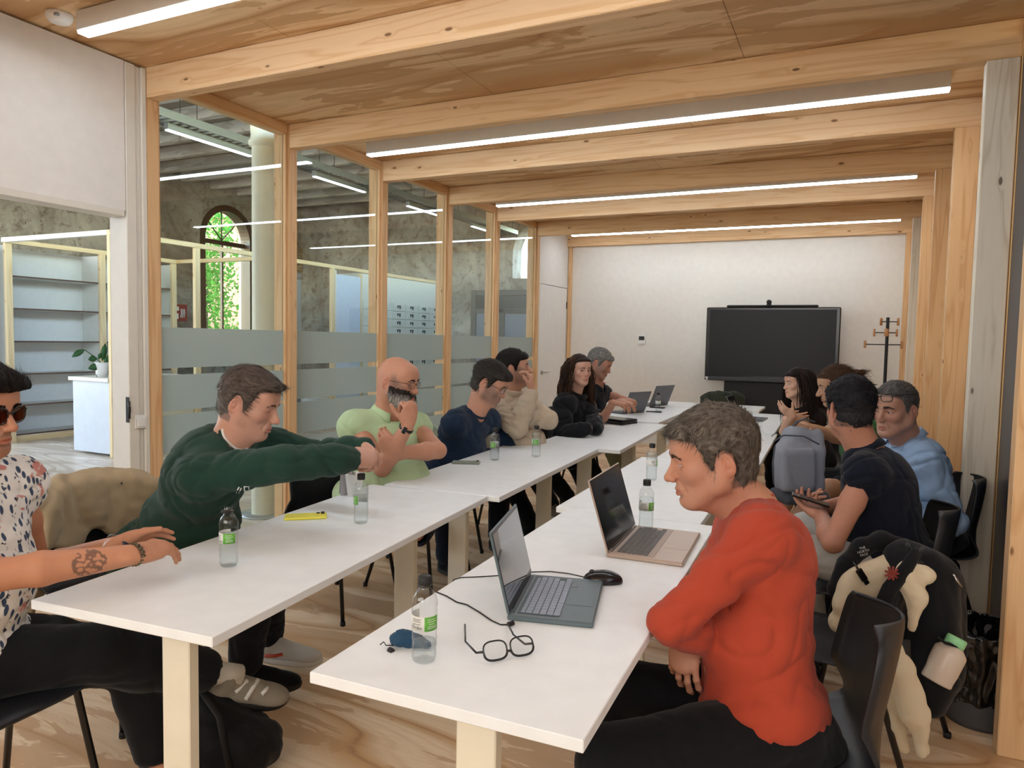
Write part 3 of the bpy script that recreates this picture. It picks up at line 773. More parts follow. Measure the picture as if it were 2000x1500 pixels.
    def wrinkle(s, a=.0035, seed=0, vert=.5):
        A = np.array([s.S, s.F, s.T])
        def fn(W, N):
            q = (W - s.P) @ A.T * np.array([1, 1, 1 - vert * .0])
            w = noise3(q * 4 + seed) * .06; q2 = q + w[:, None]
            r1 = np.clip(1 - np.abs(noise3(q2 * np.array([5, 5, 12]) + seed)) * 3.2, 0, 1) ** 1.6
            r2 = np.clip(1 - np.abs(noise3(q2[:, [1, 2, 0]] * np.array([11, 7, 11]) + seed + 40)) * 3.5, 0, 1) ** 1.6
            n2 = noise3(q2 * np.array([15, 15, 26]) + seed + 9)
            return N * (a * (r1 * 1.5 + r2 * .9 + n2 * .45 - .7))[:, None]
        return fn
    def cloth(s, name, mat, parts, res=.0065, disp=None, pad=.06, foc=(), color=None, extra_pts=(), label=None):
        pts = [s.N + .1, s.P - .16, s.P + .16] + [s.L[k] for k in s.L if k[:2] in parts] + list(extra_pts)
        fl = Field(np.min(pts, 0) - .11 - pad * 0, np.max(pts, 0) + .11, res, foc); return fl
    def finish(s, fl, name, mat, disp=None, label=None, color=None):
        W, Q = fl.mesh(disp); o = np_mesh(name, W, Q, mat, s.root, None if color is None else color(W))
        if label: o['label'] = label
        return o
    def top(s, name, mat, long=True, t=.014, hem=0., frac=.62, cuff=.93, neck=.058, front=.02, belly=0., wr=.0035, depth=1., res=.0065, sleeves='RL', folds=(), hemcut=.10, label=None, tilt=.3, seed=0, ar=1., slump=0., extra=(), tuck=0, dz=0.):
        ks = ('sh', 'el', 'wr') if long else ('sh', 'el')
        fl = s.cloth(name, mat, ks, res); wr = wr * 1.0; s.torso(fl, t, hem, depth=depth, belly=belly, slump=slump)
        for n in sleeves:
            if long: s.sleeve(fl, n, t * .8, True, cuff=cuff if not isinstance(cuff, dict) else cuff[n], ar=ar)
        if not long:                              # each short sleeve is joined as a separate open tube
            for n in sleeves:
                g = Field(fl.ax[0][[0]][0:1].repeat(3) * 0 + [fl.ax[i][0] for i in range(3)], [fl.ax[i][-1] for i in range(3)], res)
                a, e = s.L['sh' + n], s.L['el' + n]; d = nrm(e - a); m = a + (e - a) * frac
                g.cone(a, m + d * .06, .049 * ar + t, .052 * ar + t * 1.9, .0); g.plane(m, d, .003)
                g.cone(m - d * .05, m + d * .09, .044 * ar + t * .35, .047 * ar + t * .75, .003, 's')
                A_, B_ = fl.f, g.f
                if A_.shape == B_.shape:
                    h = np.maximum(.02 - np.abs(A_ - B_), 0) / .02; fl.f = np.minimum(A_, B_) - h * h * .005
        s.neckhole(fl, neck, dz, front, tilt)
        for c in folds: crease(fl, c[0], *(c[1:] or (.005,)))
        for fn in extra: fn(fl)
        fl.plane(s.P - s.T * (hemcut - .06), -s.T, .01)
        return s.finish(fl, name, mat, s.wrinkle(wr, seed), label)
    def trousers(s, name, mat, t=.012, knee=.066, cuff=.058, wr=.003, res=.0085, short=False, frac=.95, label=None, seed=3, leg='RL'):
        fl = s.cloth(name, mat, ('hi', 'kn') if short else ('hi', 'kn', 'an'), res, extra_pts=[s.P - .1]); b = s.bd ** .6
        A = np.array([s.S, s.F, s.T])
        fl.ell(s.P + s.T * .02, (.165 * b + t, .118 * b + t, .11), A, .04); fl.ell(s.P - V(0, 0, .02), (.16 * b, .13 * b, .085), None, .04)
        for n in leg:
            if 'kn' + n not in s.L: continue
            h, k = s.L['hip' + n], s.L['kn' + n]; kk = h + (k - h) * (frac if short else 1)
            bone(fl, h, kk, .084 * b + t, .074 * b + t, knee * (1.1 if short else 1) + t * .4, .035)
            if not short and 'an' + n in s.L:
                a = s.L['an' + n]; e = k + (a - k) * frac; m = k * .6 + e * .4
                fl.cone(k, m, knee + t * .4, knee + t * .1, .02); fl.cone(m, e, knee + t * .1, cuff + t * .2, .02)
                d = nrm(a - k); fl.cone(e - d * .01, e + d * .08, cuff - .016, cuff - .012, .003, 's')
        return s.finish(fl, name, mat, s.wrinkle(wr, seed), label)
    def crew(s, mat, r=.062, th=.0065, front=.02, name='collar', dz=.020, w=1., lift=0.):
        ax = nrm(s.T + s.F * .15); c = s.N + s.F * front * .5 + s.T * dz; m = MB(); ring = []
        for k in range(28):
            a = 2 * pi * k / 28; ring.append(c + s.S * cos(a) * r * w + s.F * sin(a) * r * .95 - s.T * (.016 * max(0, sin(a)) - .012 * max(0, -sin(a)) + .004 * abs(cos(a))) + s.T * lift)
        m.tube(ring, th, 8, closed=True, flat=1.6, up=s.T); return m.build(name, mat, s.root)
    def polo_collar(s, mat, r=.060, h=.036, front=.02, name='collar', dz=.022, flare=.022, open_=.35, th=.003):
        c = s.N + s.F * front * .5 + s.T * dz; rows = []
        m = MB(); n = 26; P = []
        for i in range(n + 1):
            a = pi / 2 + open_ + (2 * pi - 2 * open_) * i / n
            d = s.S * cos(a) + s.F * sin(a); fr = max(0, sin(a)); bk = max(0, -sin(a))
            base = c + d * r - s.T * (.020 * fr * fr - .010 * bk)
            pt = .012 * math.exp(-(min(i, n - i) / 3.2) ** 2)
            P.append([base, base + s.T * (h * .62) + d * -.002, base + s.T * h * .60 + d * .007, base + s.T * h * .2 + d * (flare * .7), base - s.T * (h * .12 + pt) + d * (flare + pt * .4)])
        m.sheet(P, th); return m.build(name, mat, s.root)
    def shoe(s, n, d, mat, solemat, up=(0, 0, 1), size=.285, lace=None, label=None, stripe=None, ank=None, low=.0):
        a = s.L['an' + n] if ank is None else V(ank); d = nrm(d); u = nrm(V(up) - d * (V(up) @ d)); w = np.cross(d, u); k = size / .285
        heel = a - u * (.062) - d * .045
        R = np.array([w, d, u]); Lc = lambda x, y, z: heel + (V(x, y, z) * k) @ R
        fl = Field(heel - .33, heel + .33, .007, [(np.minimum(Lc(-.05, -.04, -.03), Lc(.05, .26, .1)) - .01, np.maximum(Lc(-.05, -.04, -.03), Lc(.05, .26, .1)) + .01, .0042)])
        fl.ell(Lc(0, .02, .018), V(.036, .05, .045) * k, R, .02); fl.ell(Lc(0, .12, .012), V(.042, .09, .034) * k, R, .02)
        fl.ell(Lc(.002, .19, .006), V(.045, .065, .030) * k, R, .02); fl.cone(Lc(0, .03, .02), Lc(0, .035, .062), .036 * k, .037 * k, .02)
        fl.cone(Lc(0, .06, .05), Lc(0, .14, .028), .026 * k, .024 * k, .02)
        fl.cone(Lc(0, .03, .05), Lc(0, .04, .11), .028 * k, .033 * k, .004, 's')
        fl.plane(Lc(0, 0, -.006), -u, .004)
        W, Q = fl.mesh(); o = np_mesh('shoe', W, Q, mat, s.root)
        if label: o['label'] = label
        m = MB(); pr = []
        for t in range(30):
            an = 2 * pi * t / 30; y = .108 + .148 * sin(an); x = cos(an) * (.037 + .011 * (y - .05) / .15 * (1 if y > .02 else 1)); pr.append((x, y))
        prof = [(.96, -.012), (1.02, -.004), (1.03, .008), (.97, .013)]
        for f, z in prof[:]:
            pass
        vs = [Lc(x * f, .108 + (y - .108) * (1 + (f - 1) * .5), z - .016 + (.010 if y > .2 else 0) * ((y - .2) / .06) ** 2) for f, z in prof for x, y in pr]
        fs = [(i * 30 + j, i * 30 + (j + 1) % 30, (i + 1) * 30 + (j + 1) % 30, (i + 1) * 30 + j) for i in range(3) for j in range(30)] + [list(range(30))[::-1], list(range(90, 120))]
        m.add(vs, fs, True); m.build('sole', solemat, o)
        lm = MB()
        for i in range(5):
            y = .075 + i * .021; z = .070 - i * .0075
            lm.tube([Lc(-.022, y, z - .014), Lc(0, y + .004, z + .001), Lc(.022, y, z - .014)], .0024 * k, 5)
        lm.build('laces', lace or M['black_cloth'], o)
        if stripe is not None:
            st = MB()
            for q in (-1, 1):
                for i in range(3):
                    y = .085 + i * .026
                    A_ = [Lc(q * (.0385 + .0015), y - .012, .002), Lc(q * .0412, y, .014), Lc(q * .036, y + .008, .030), Lc(q * .026, y + .016, .044)]
                    B_ = [p + (V(0, .011, 0) * k) @ R for p in A_]; st.sheet([[p + (V(q * .004, 0, .002) * k) @ R for p in A_], [p + (V(q * .004, 0, .002) * k) @ R for p in B_]], .003)
            st.build('stripes', stripe, o)
        return o

def _fuzz(s, name, maskfn, n, ln, w, col, grey=0., gcol='b5b0a8', down=(0, .25, -1), lift=.25, seed=2, core=0.):
    """short hairs rooted on the skin where maskfn(local coords) > 0"""
    me = s.bodyobj.data; W = np.empty(len(me.vertices) * 3, f32); me.vertices.foreach_get('co', W); W = W.reshape(-1, 3).astype(float)
    nn = np.empty(len(W) * 3, f32); me.vertices.foreach_get('normal', nn); nn = nn.reshape(-1, 3).astype(float)
    q = ((W - s.H) @ s.R.T) / s.sc; near = np.abs(q).max(1) < .2; ok = np.where(near & (maskfn(q) > 0))[0]
    if not len(ok): return
    rs = np.random.RandomState(seed); i = ok[rs.randint(0, len(ok), n)]; p = W[i]; k = nn[i]; m = np.clip(maskfn(q[i]) / .012, .25, 1)[:, None]
    d = np.tile(V(down) @ s.R, (n, 1)) + .45 * rs.normal(size=(n, 3)); d -= k * (d * k).sum(1)[:, None]; d /= np.linalg.norm(d, axis=1)[:, None]
    L = ln * (.5 + .8 * rs.rand(n, 1)) * m; u = np.cross(d, k) * w; a = p; b = p + d * L * .5 + k * L * lift; e = p + d * L + k * L * lift * .8
    P = np.stack([a - u, a + u, b - u, b + u, e - u * .2, e + u * .2], 1).reshape(-1, 3); z = np.arange(n)[:, None] * 6
    g = np.clip(grey(q[i]) if callable(grey) else np.full(n, grey), 0, 1); g = (rs.rand(n) < g)[:, None]; C = np.where(g, np.array(srgb(gcol)), np.array(srgb(col))) * (.6 + .8 * rs.rand(n, 1))
    o = np_mesh(name, P, np.concatenate([z + [0, 1, 3, 2], z + [2, 3, 5, 4]]), M['hair'], s.root, np.repeat(np.clip(C, 0, 1), 6, 0)); o['kind'] = 'stuff'; return o
Person.fuzz = _fuzz
def beard_mask(q):
    x, y, z = q.T; ax = np.abs(x)
    top = -.030 - .035 * np.clip((.075 - ax) / .075, 0, 1) ** 2 * (y < .075) + .0 * y
    top = np.where((ax < .026) & (y > .07), -.050, top + .010 * np.clip((ax - .045) / .03, 0, 1))
    lips = ((ax / .021) ** 2 + ((z + .069) / .0085) ** 2 - 1) * .01
    return np.minimum(np.minimum(np.minimum(top - z, .012), np.minimum(y - .004, z + .128)), np.where(y > .07, lips, .012))
def surf(o, px, py, off=.0012):
    """point where the ray through photograph pixel px, py meets mesh object o, and the normal there"""
    from mathutils.bvhtree import BVHTree
    if o.name not in _bvh:
        me = o.data; W = np.empty(len(me.vertices) * 3, f32); me.vertices.foreach_get('co', W)
        Q = np.empty(len(me.loops), np.int32); me.loops.foreach_get('vertex_index', Q); _bvh[o.name] = BVHTree.FromPolygons(W.reshape(-1, 3).tolist(), Q.reshape(-1, 4).tolist())
    c = V(0, 0, CAMZ); d = nrm(D(px, py, 1) - c); h, n, i, dd = _bvh[o.name].ray_cast(Vector(c), Vector(d))
    if h is None: return None, None
    n = V(n); n = n if n @ d < 0 else -n; return V(h) + n * off, n
_bvh = {}
def decal(o, lines, r, name, mat, par):
    m = MB()
    for L in lines:
        P = [surf(o, *p)[0] for p in L]; P = [p for p in P if p is not None]
        if len(P) > 1: m.tube(P, r, 5)
    return m.build(name, mat, par) if m.v else None
def _solid_beard(s, th=.016, col='241d1a', gcol='a39e98', res=.003, mask=beard_mask, n=2500, ln=.014):
    fl = Field(s.H - .17, s.H + .17, res); head_field(fl, s.H, s.R, s.sc, *s.hargs)
    sl, q = fl.local(s.H, s.R / s.sc, .4); q = np.broadcast_arrays(q[0] / s.hargs[1], q[1], q[2]); sh = q[0].shape
    m = mask(np.stack([a.ravel() for a in q], 1)).reshape(sh); low = np.clip((-.05 - q[2]) / .06, 0, 1.2)
    f = fl.f[sl] - th * (.35 + .75 * low) * np.clip((m + .004 * np.sin(q[0] * 400) * np.sin(q[1] * 310)) / .013 - .08, 0, 1); fl.f[sl] = np.maximum(f, -m * .8 - .002)
    W, Q = fl.mesh(lambda W, N: N * (noise3(((W - s.H) @ s.R.T) * np.array([150, 90, 60])) * .0022)[:, None]); N = vnormals(W, Q)
    if not len(W): return
    q = ((W - s.H) @ s.R.T) / s.sc; g = np.clip((-.058 - q[:, 2]) / .045 + .05 + .3 * (np.abs(q[:, 0]) > .035) + .4 * noise3(q * np.array([190, 120, 60])), 0, .9)[:, None]
    c0, g0 = V(srgb(col)), V(srgb(gcol)); C = (c0 * (1 - g) + g0 * g) * (1 + .35 * noise3(q * 160)[:, None])
    rs = np.random.RandomState(3); i = rs.randint(0, len(W), n); p = W[i]; k = N[i]; d = np.tile(V(0, .2, -1) @ s.R, (n, 1)) + .4 * rs.normal(size=(n, 3)); d -= k * (d * k).sum(1)[:, None]; d /= np.linalg.norm(d, axis=1)[:, None]
    L = ln * (.4 + rs.rand(n, 1)); u = np.cross(d, k) * .0008; b = p + d * L * .5 + k * L * .3; e = p + d * L + k * L * .28; P = np.stack([p - u, p + u, b - u, b + u, e - u * .2, e + u * .2], 1).reshape(-1, 3); z = np.arange(n)[:, None] * 6 + len(W)
    C2 = (c0 * (1 - g[i]) + g0 * g[i]) * (.6 + .8 * rs.rand(n, 1))
    np_mesh('beard', np.concatenate([W, P]), np.concatenate([Q, z + [0, 1, 3, 2], z + [2, 3, 5, 4]]), M['hair'], s.root, np.clip(np.concatenate([C, np.repeat(C2, 6, 0)]), 0, 1))
Person.solid_beard = _solid_beard

def plywood(name, light, mid, dark, scale=(1, 1, 1), bands=7., seed=0., rough=.6, grainax=0, spec=.3, contrast=1., seam=None):
    """rotary-cut pine: contour lines of a smooth height field stretched along the grain"""
    t = NT(name); co = t.co(scale, loc=(seed, seed * .7, 0)); L = tuple(srgb(light)); Mi = tuple(srgb(mid)); Dk = tuple(srgb(dark))
    st = t.n('Mapping', {'Vector': co, 'Scale': ((.42, 1.9, 1.9) if grainax == 0 else (1.9, .42, 1.9) if grainax == 1 else (1.9, 1.9, .42))}).outputs[0]
    h = t.noise(st, .62, 1.8, .40, .30)
    wv = t.noise(st, 9, 2, .5); h2 = t.math('ADD', h, t.math('MULTIPLY', wv, .012))
    fr = t.math('FRACT', t.math('MULTIPLY', h2, bands))
    c = t.ramp(fr, [(0, Dk), (.05, Mi), (.30, L), (.86, L), (.97, Mi), (1, Dk)])
    fine = t.math('FRACT', t.math('MULTIPLY', h2, bands * 4.3)); c = t.mix(t.math('MULTIPLY', t.ramp(fine, [(0, 1), (.35, 0), (.8, 0), (1, 1)]), .30), c, Mi)
    pat = t.ramp(t.noise(st, 2.3, 5, .60, .9), [(.500, 0), (.515, 1)]); c = t.mix(t.math('MULTIPLY', pat, .75), c, t.mix(.4, Mi, Dk))
    fib = t.n('Mapping', {'Vector': co, 'Scale': ((3, 160, 160) if grainax == 0 else (160, 3, 160) if grainax == 1 else (160, 160, 3))}).outputs[0]
    f = t.noise(fib, 1, 3, .6)
    c = t.mix(t.math('MULTIPLY', t.ramp(f, [(.35, 1), (.62, 0)]), .28 * contrast), c, Mi)
    big = t.noise(co, 1.1, 2); c = t.mix(t.math('MULTIPLY', big, .35), c, t.mix(.5, L, Mi))
    if seam:
        x = t.n('SeparateXYZ', {'Vector': t.co()})
        for ax, period, off in seam:
            m = t.math('FRACT', t.math('DIVIDE', t.math('SUBTRACT', x.outputs[ax], off), period)); e = t.math('LESS_THAN', m, .003 / period)
            c = t.mix(e, c, tuple(v * .35 for v in Dk))
    return t.bsdf(c, rough, spec, bump=t.math('ADD', f, t.math('MULTIPLY', fr, .3)), bs=.12, bd=.001)
def pine(name, light, mid, dark, ax=0, knots=1., rough=.6, seed=0., grain=1.):
    """sawn spruce: straight grain along an axis, sparse dark knots"""
    t = NT(name); co = t.co(loc=(seed, seed * 1.3, seed * .4)); L = tuple(srgb(light)); Mi = tuple(srgb(mid)); Dk = tuple(srgb(dark))
    def sc(a, b): v = [b] * 3; v[ax] = a; return tuple(v)
    ks = t.n('Mapping', {'Vector': co, 'Scale': sc(5.2, 13)}).outputs[0]
    vo = t.n('TexVoronoi', {'Vector': ks, 'Scale': 1., 'Randomness': 1.}); d = vo.outputs['Distance']
    sel = t.math('GREATER_THAN', t.n('SeparateColor', {0: vo.outputs['Color']}).outputs[0], .62 if knots else 2.)
    kn = t.math('MULTIPLY', t.ramp(d, [(.0, 1), (.085, 1), (.13, 0)]), sel); halo = t.math('MULTIPLY', t.ramp(d, [(.0, 1), (.32, 0)]), sel)
    g = t.n('Mapping', {'Vector': co, 'Scale': sc(.55, 11)}).outputs[0]
    h = t.math('ADD', t.noise(g, 1, 2, .5, .3), t.math('MULTIPLY', halo, .10))
    fr = t.math('FRACT', t.math('MULTIPLY', h, 6.5))
    c = t.ramp(fr, [(0, Mi), (.2, L), (.72, L), (1, Mi)])
    f = t.noise(t.n('Mapping', {'Vector': co, 'Scale': sc(4, 220)}).outputs[0], 1, 3, .6)
    c = t.mix(t.math('MULTIPLY', t.ramp(f, [(.3, 1), (.65, 0)]), .3 * grain), c, Mi)
    c = t.mix(t.math('MULTIPLY', halo, .35), c, Mi); c = t.mix(kn, c, Dk)
    c = t.mix(t.math('MULTIPLY', t.noise(co, 1.7, 2), .3), c, t.mix(.5, L, Mi))
    return t.bsdf(c, rough, .3, bump=t.math('ADD', f, kn), bs=.12, bd=.001)
M['ply_ceiling'] = plywood('ply_ceiling', 'efd2a8', 'c99b68', 'a87646', bands=9, seed=3.1)
M['ply_floor'] = plywood('ply_floor', 'ecd6b8', 'c79d70', 'a1744b', bands=11, seed=8.3, rough=.42, grainax=0, spec=.45)
M['ply_hall'] = plywood('ply_hall', 'eee6da', 'cfc0ad', 'a8967f', bands=13, seed=1.3, rough=.38, spec=.5)  # same plywood as the room floor, daylight put into its paler, greyer colours
M['pine_x'] = pine('pine_x', 'ebc99d', 'd9ae7d', '6b4426', 0, seed=2.)
M['pine_x2'] = pine('pine_x2', 'edcda4', 'ddb282', '71492a', 0, seed=9.)
M['pine_z'] = pine('pine_z', 'e1bb8d', 'cd9f70', '72472b', 2, seed=4.)
M['pine_y'] = pine('pine_y', 'e6c092', 'd3a473', '6d452a', 1, seed=5.)
M['pine_pale_z'] = pine('pine_pale_z', 'dfd6c6', 'c9bda9', '5f5044', 2, seed=6.)
M['pine_pale_x'] = pine('pine_pale_x', 'e6d3bb', 'd3b898', '5f4a38', 0, seed=7.)
M['pine_wall'] = pine('pine_wall', 'e2ba84', 'ca9a62', '76492a', 2, 0, seed=11.)
M['hall_pine_x'] = pine('hall_pine_x', 'e8d3aa', 'd6b98a', '7a5a38', 0, seed=12.); M['hall_pine_y'] = pine('hall_pine_y', 'e8d3aa', 'd6b98a', '7a5a38', 1, seed=13.); M['hall_pine_z'] = pine('hall_pine_z', 'e8d3aa', 'd6b98a', '7a5a38', 2, seed=14.)
M['white_wall'] = plain('white_wall', 'e6e3de', .75); M['white_warm'] = plain('white_warm', 'e4dfd6', .7); M['white_trim'] = plain('white_trim', 'dedad0', .5)
M['table_top'] = plain('table_top', 'eaeeef', .38, spec=.45); M['table_edge'] = plain('table_edge', 'dcd9d1', .5); M['steel_cream'] = plain('steel_cream', 'e9e2ce', .42); M['birch'] = plain('leg_side', 'dccbb0', .5)
M['lamp_body'] = plain('lamp_body', 'd9d6d2', .5); M['plastic_white'] = plain('plastic_white', 'e9e8e4', .35); M['charcoal'] = plain('charcoal', '2a2c30', .45)
M['chair'] = plain('chair_plastic', '1b1c20', .42, spec=.4); M['chair_leg'] = plain('chair_leg', '0d0d0e', .35); M['metal'] = plain('metal', 'b8b8b6', .28, 1.); M['dark_metal'] = plain('dark_metal', '3c3c3a', .4, .8)
def emit(name, col, e):
    t = NT(name); em = t.n('Emission', {'Color': (*srgb(col), 1), 'Strength': e}); t.t.links.new(em.outputs[0], t.out.inputs[0]); return t.m
M['led'] = emit('led', 'e9f4ff', 15.); M['led_hall'] = emit('led_hall', 'f4f8ff', 9.)
def plaster():
    t = NT('old_plaster'); co = t.co(); a = t.noise(co, .55, 7, .66, .9); b = t.noise(co, 5, 6, .7, .2)
    c = t.ramp(a, [(.32, srgb('5f564e')), (.43, srgb('87817a')), (.55, srgb('a3a099')), (.68, srgb('bcbab3'))])
    c = t.mix(t.ramp(b, [(.36, .7), (.5, 0)]), c, srgb('6d5f55')); c = t.mix(t.ramp(t.noise(co, 16, 3), [(.28, .9), (.33, 0)]), c, srgb('3c3530'))
    return t.bsdf(c, .9, .2, bump=b, bs=.5, bd=.01)
M['plaster'] = plaster()
def glass(name, tint=(.93, .96, .95), refl=1.):
    t = NT(name); tr = t.n('BsdfTransparent', {'Color': (*tint, 1)}); g = t.n('BsdfGlossy', {'Roughness': .004, 'Color': (.9 * refl, .9 * refl, .9 * refl, 1)})
    mx = t.n('MixShader', {0: schlick(t), 1: tr, 2: g}); t.t.links.new(mx.outputs[0], t.out.inputs[0]); return t.m
M['glass'] = glass('window_glass')
def frost():
    t = NT('frosted_film'); tl = t.n('BsdfTranslucent', {'Color': (.62, .67, .645, 1)}); df = t.n('BsdfDiffuse', {'Color': (.50, .545, .52, 1)}); tr = t.n('BsdfTransparent', {'Color': (.9, .95, .93, 1)})
    a = t.n('MixShader', {0: .5, 1: tl, 2: df}); b = t.n('MixShader', {0: .90, 1: tr, 2: a}); g = t.n('BsdfGlossy', {'Roughness': .05}); 
    c = t.n('MixShader', {0: schlick(t), 1: b, 2: g}); t.t.links.new(c.outputs[0], t.out.inputs[0]); return t.m
M['frost'] = frost()

# ---------------------------------------------------------------- the room
def st(o): o['kind'] = 'structure'; return o
st(piece('floor', (-3.9, -3.2, -.06), (1.6, YB, 0), M['ply_floor'])); 
fl_j = [(-1.9, 'y'), (.6, 'y')]
st(piece('floor_hall', (-13.2, -4.2, -.06), (-3.9, 14.2, -.001), M['ply_hall'])).name = 'floor_hall'
st(piece('wall_front', (XL - .15, -3.3, 0), (1.6, -3.2, CEIL + .06), M['white_warm'])).name = 'wall_front'
st(piece('wall_right_back', (1.5, -3.2, 0), (1.6, BY[0] + .1, CEIL), M['white_warm'])).name = 'wall_right_back'
st(piece('wall_right_return', (XR + .31, BY[0] - .0, 0), (1.5, BY[0] + .09, CEIL), M['pine_wall'])).name = 'wall_right_return'
# ceiling: sheets of plywood between the joists
ceil = st(MB().box((-3.97, -3.2, CEIL + .024), (1.6, YB, CEIL + .06)).build('ceiling', M['ply_ceiling']))
ys = [-3.2, .58, 1.78] + BY + [YB]
rr_ = random.Random(2)
for i in range(len(ys) - 1):
    xs = [-3.97, -3.97 + 1.25 + (i % 2) * .6, -.6 - (i % 3) * .5, 1.6]
    for a, b in zip(xs[:-1], xs[1:]):
        st_ = piece('plywood_sheet', (a + .0015, ys[i] + .001, CEIL), (b - .0015, ys[i + 1] - .001, CEIL + .025), M['ply_ceiling'], ceil)
# ceiling joists with their posts
BT = .085
for i, y in enumerate([.60, 1.78] + BY):
    k = i - 2; zb = 2.807
    mat = (M['pine_x2'], M['pine_x'], M['pine_x2'], M['pine_pale_x'] if 0 else M['pine_x'], M['pine_x2'], M['pine_x'], M['pine_x2'], M['pine_x'])[i]
    b = MB().box((XL, y, zb), (XR + .14, y + BT, CEIL - .001), bev=.004).build('ceiling_joist', mat); st(b)
b = MB().box((XL - .1, YB - .09, 2.80), (XR + .14, YB - .001, CEIL - .001), bev=.004).build('ceiling_joist', M['pine_x']); st(b)
# right side: posts, boards, grille
for i, y in enumerate(BY):
    mt = (M['pine_z'], M['pine_pale_z'], M['pine_z'], M['pine_z'], M['pine_z'], M['pine_pale_z'])[i]
    st(MB().box((XR, y, 0), (XR + .135, y + BT, 2.806), bev=.004).build('trim_post', mt))
    if i: 
        st(MB().box((XR + .138, y - .02, 0), (XR + .18, y + BT + .02, CEIL), bev=.003).build('trim_stud', M['pine_wall']))
st(piece('trim_post', (XR, YB - .09, 0), (XR + .135, YB - .001, 2.80), M['pine_z'], bev=.004))
wr = st(piece('wall_right', (XR + .20, BY[1] + BT, 0), (XR + .30, YB + .1, CEIL), M['pine_wall']))
for i in range(1, 6):
    y0 = BY[i] + BT; y1 = (BY + [YB])[i + 1] - .001
    n = 5; w = (y1 - y0) / n
    for k in range(n): piece('board', (XR + .150, y0 + k * w + .001, .001), (XR + .1985, y0 + (k + 1) * w - .001, 2.44 if i == 1 else CEIL - .002), M['pine_wall'], wr, bev=.002)
    if i == 1:
        for k in range(9): piece('slat', (XR + .145, y0, 2.452 + k * .058), (XR + .195, y1, 2.452 + k * .058 + .046), M['pine_y'], wr, bev=.003)
# dark panel between the first two posts
dk = st(piece('door_2', (XR + .14, BY[0] + BT + .02, .0), (XR + .18, BY[1] + .03, 2.90), plain('navy_panel', '101c33', .28, spec=.6), bev=.003))
st(piece('trim_post', (XR + .14, BY[0] - .02, 0), (XR + .30, BY[0] + BT + .015, CEIL), M['pine_wall'], bev=.003))
# back wall, with the pine frame
st(piece('wall_back', (XL - .1, YB, 0), (1.0, YB + .1, CEIL + .06), M['white_warm']))
st(piece('trim_post', (XL + .001, YB - .05, 0), (XL + .05, YB - .001, 2.80), M['pine_z'], bev=.003))
for x0, x1 in ((-3.75, -1.75), (-1.75, .52)): st(piece('baseboard_back', (x0, YB - .014, 0), (x1 - .004, YB - .0005, .07), M['white_trim'], bev=.003))
# left wall: glazing bays
gy = list(zip(BY[:-1], BY[1:]))
for i, y in enumerate(BY):
    st(MB().box((XL - .15, y, 0), (XL, y + BT, CEIL), bev=.004).build('trim_post', M['pine_z'] if i else M['pine_z']))
bands = [(.43, .645), (.68, .92), (.945, 1.172), (1.215, 1.468)]
for i, (a, b) in enumerate(gy):
    a += BT; x = XL - .045
    w = st(MB().box((x - .005, a + .02, .03), (x + .005, b - .02, 2.905)).build('window_%d' % (i + 1), M['glass']))
    for z0, z1 in ((0, .03), (2.905, CEIL - .001)): piece('window_frame', (XL - .09, a, z0), (XL - .012, b, z1), M['pine_y'], w, bev=.003)
    for y0, y1 in ((a, a + .02), (b - .02, b)): piece('window_frame', (XL - .085, y0, .03), (XL - .018, y1, 2.905), M['pine_z'], w, bev=.003)
    for z0, z1 in bands: piece('frosted_band', (x + .0055, a + .021, z0), (x + .0065, b - .021, z1), M['frost'], w)
# door in the last bay
a = BY[-1] + BT
st(piece('wall_left_far', (XL - .10, a, 2.20), (XL - .005, YB, CEIL - .001), M['white_wall'])).name = 'wall_left_far'
st(piece('trim_1', (XL - .10, a, 0), (XL - .005, a + .06, 2.198), M['white_trim']))
d = st(piece('door_1', (XL - .055, a + .064, .01), (XL - .008, YB - .066, 2.192), M['white_wall'], bev=.003))
st(piece('trim_2', (XL - .10, YB - .062, 0), (XL - .005, YB - .052, 2.198), M['white_trim']))
m = MB(); m.lathe([(.0, 0), (.026, 0), (.026, .008), (.0, .009)], (XL - .008, a + .15, 1.0), 16, np.array([[0, 1, 0], [0, 0, 1], [1, 0, 0]])); m.tube([(XL, a + .15, 1.), (XL + .045, a + .15, 1.), (XL + .048, a + .17, 1.), (XL + .048, a + .29, 1.)], .009, 8)
m.build('door_handle', M['metal'], d)
for z in (.9, 1.9): piece('hinge', (XL - .008, YB - .075, z), (XL + .002, YB - .060, z + .10), M['dark_metal'], d)
# near left wall: white, with the doorway
wl = st(MB().box((XL - .15, -3.2, 2.13), (XL - .001, BY[0] - .14, CEIL - .012)).build('wall_left', M['white_wall']))
st(piece('wall_left_near', (XL - .15, -3.2, 0), (XL - .001, .9, 2.129), M['white_wall'])).name = 'wall_left_near'
st(piece('trim_3', (XL - .13, .9, 2.095), (XL + .004, BY[0] - .15, 2.129), M['white_trim'], bev=.002))
jm = st(MB().box((XL - .15, BY[0] - .135, 0), (XL + .002, BY[0] - .072, CEIL - .012), bev=.003).box((XL - .14, BY[0] - .070, 0), (XL - .010, BY[0] - .034, CEIL - .012), bev=.003).box((XL - .15, BY[0] - .033, 0), (XL + .004, BY[0] - .002, CEIL - .012), bev=.003).build('trim_4', M['white_trim']))
hg = thing('door_hinge', 'dark steel hinge plate on the white door jamb at the left', 'hinge', (XL, BY[0] - .14, .98))
mb = MB().box((-.02, -.004, -.075), (.008, .0, .075), bev=.002); mb.tube([(.012, -.004, -.05), (.012, -.004, .05)], .007, 8); mb.build('hinge_plate', M['dark_metal'], hg, True)
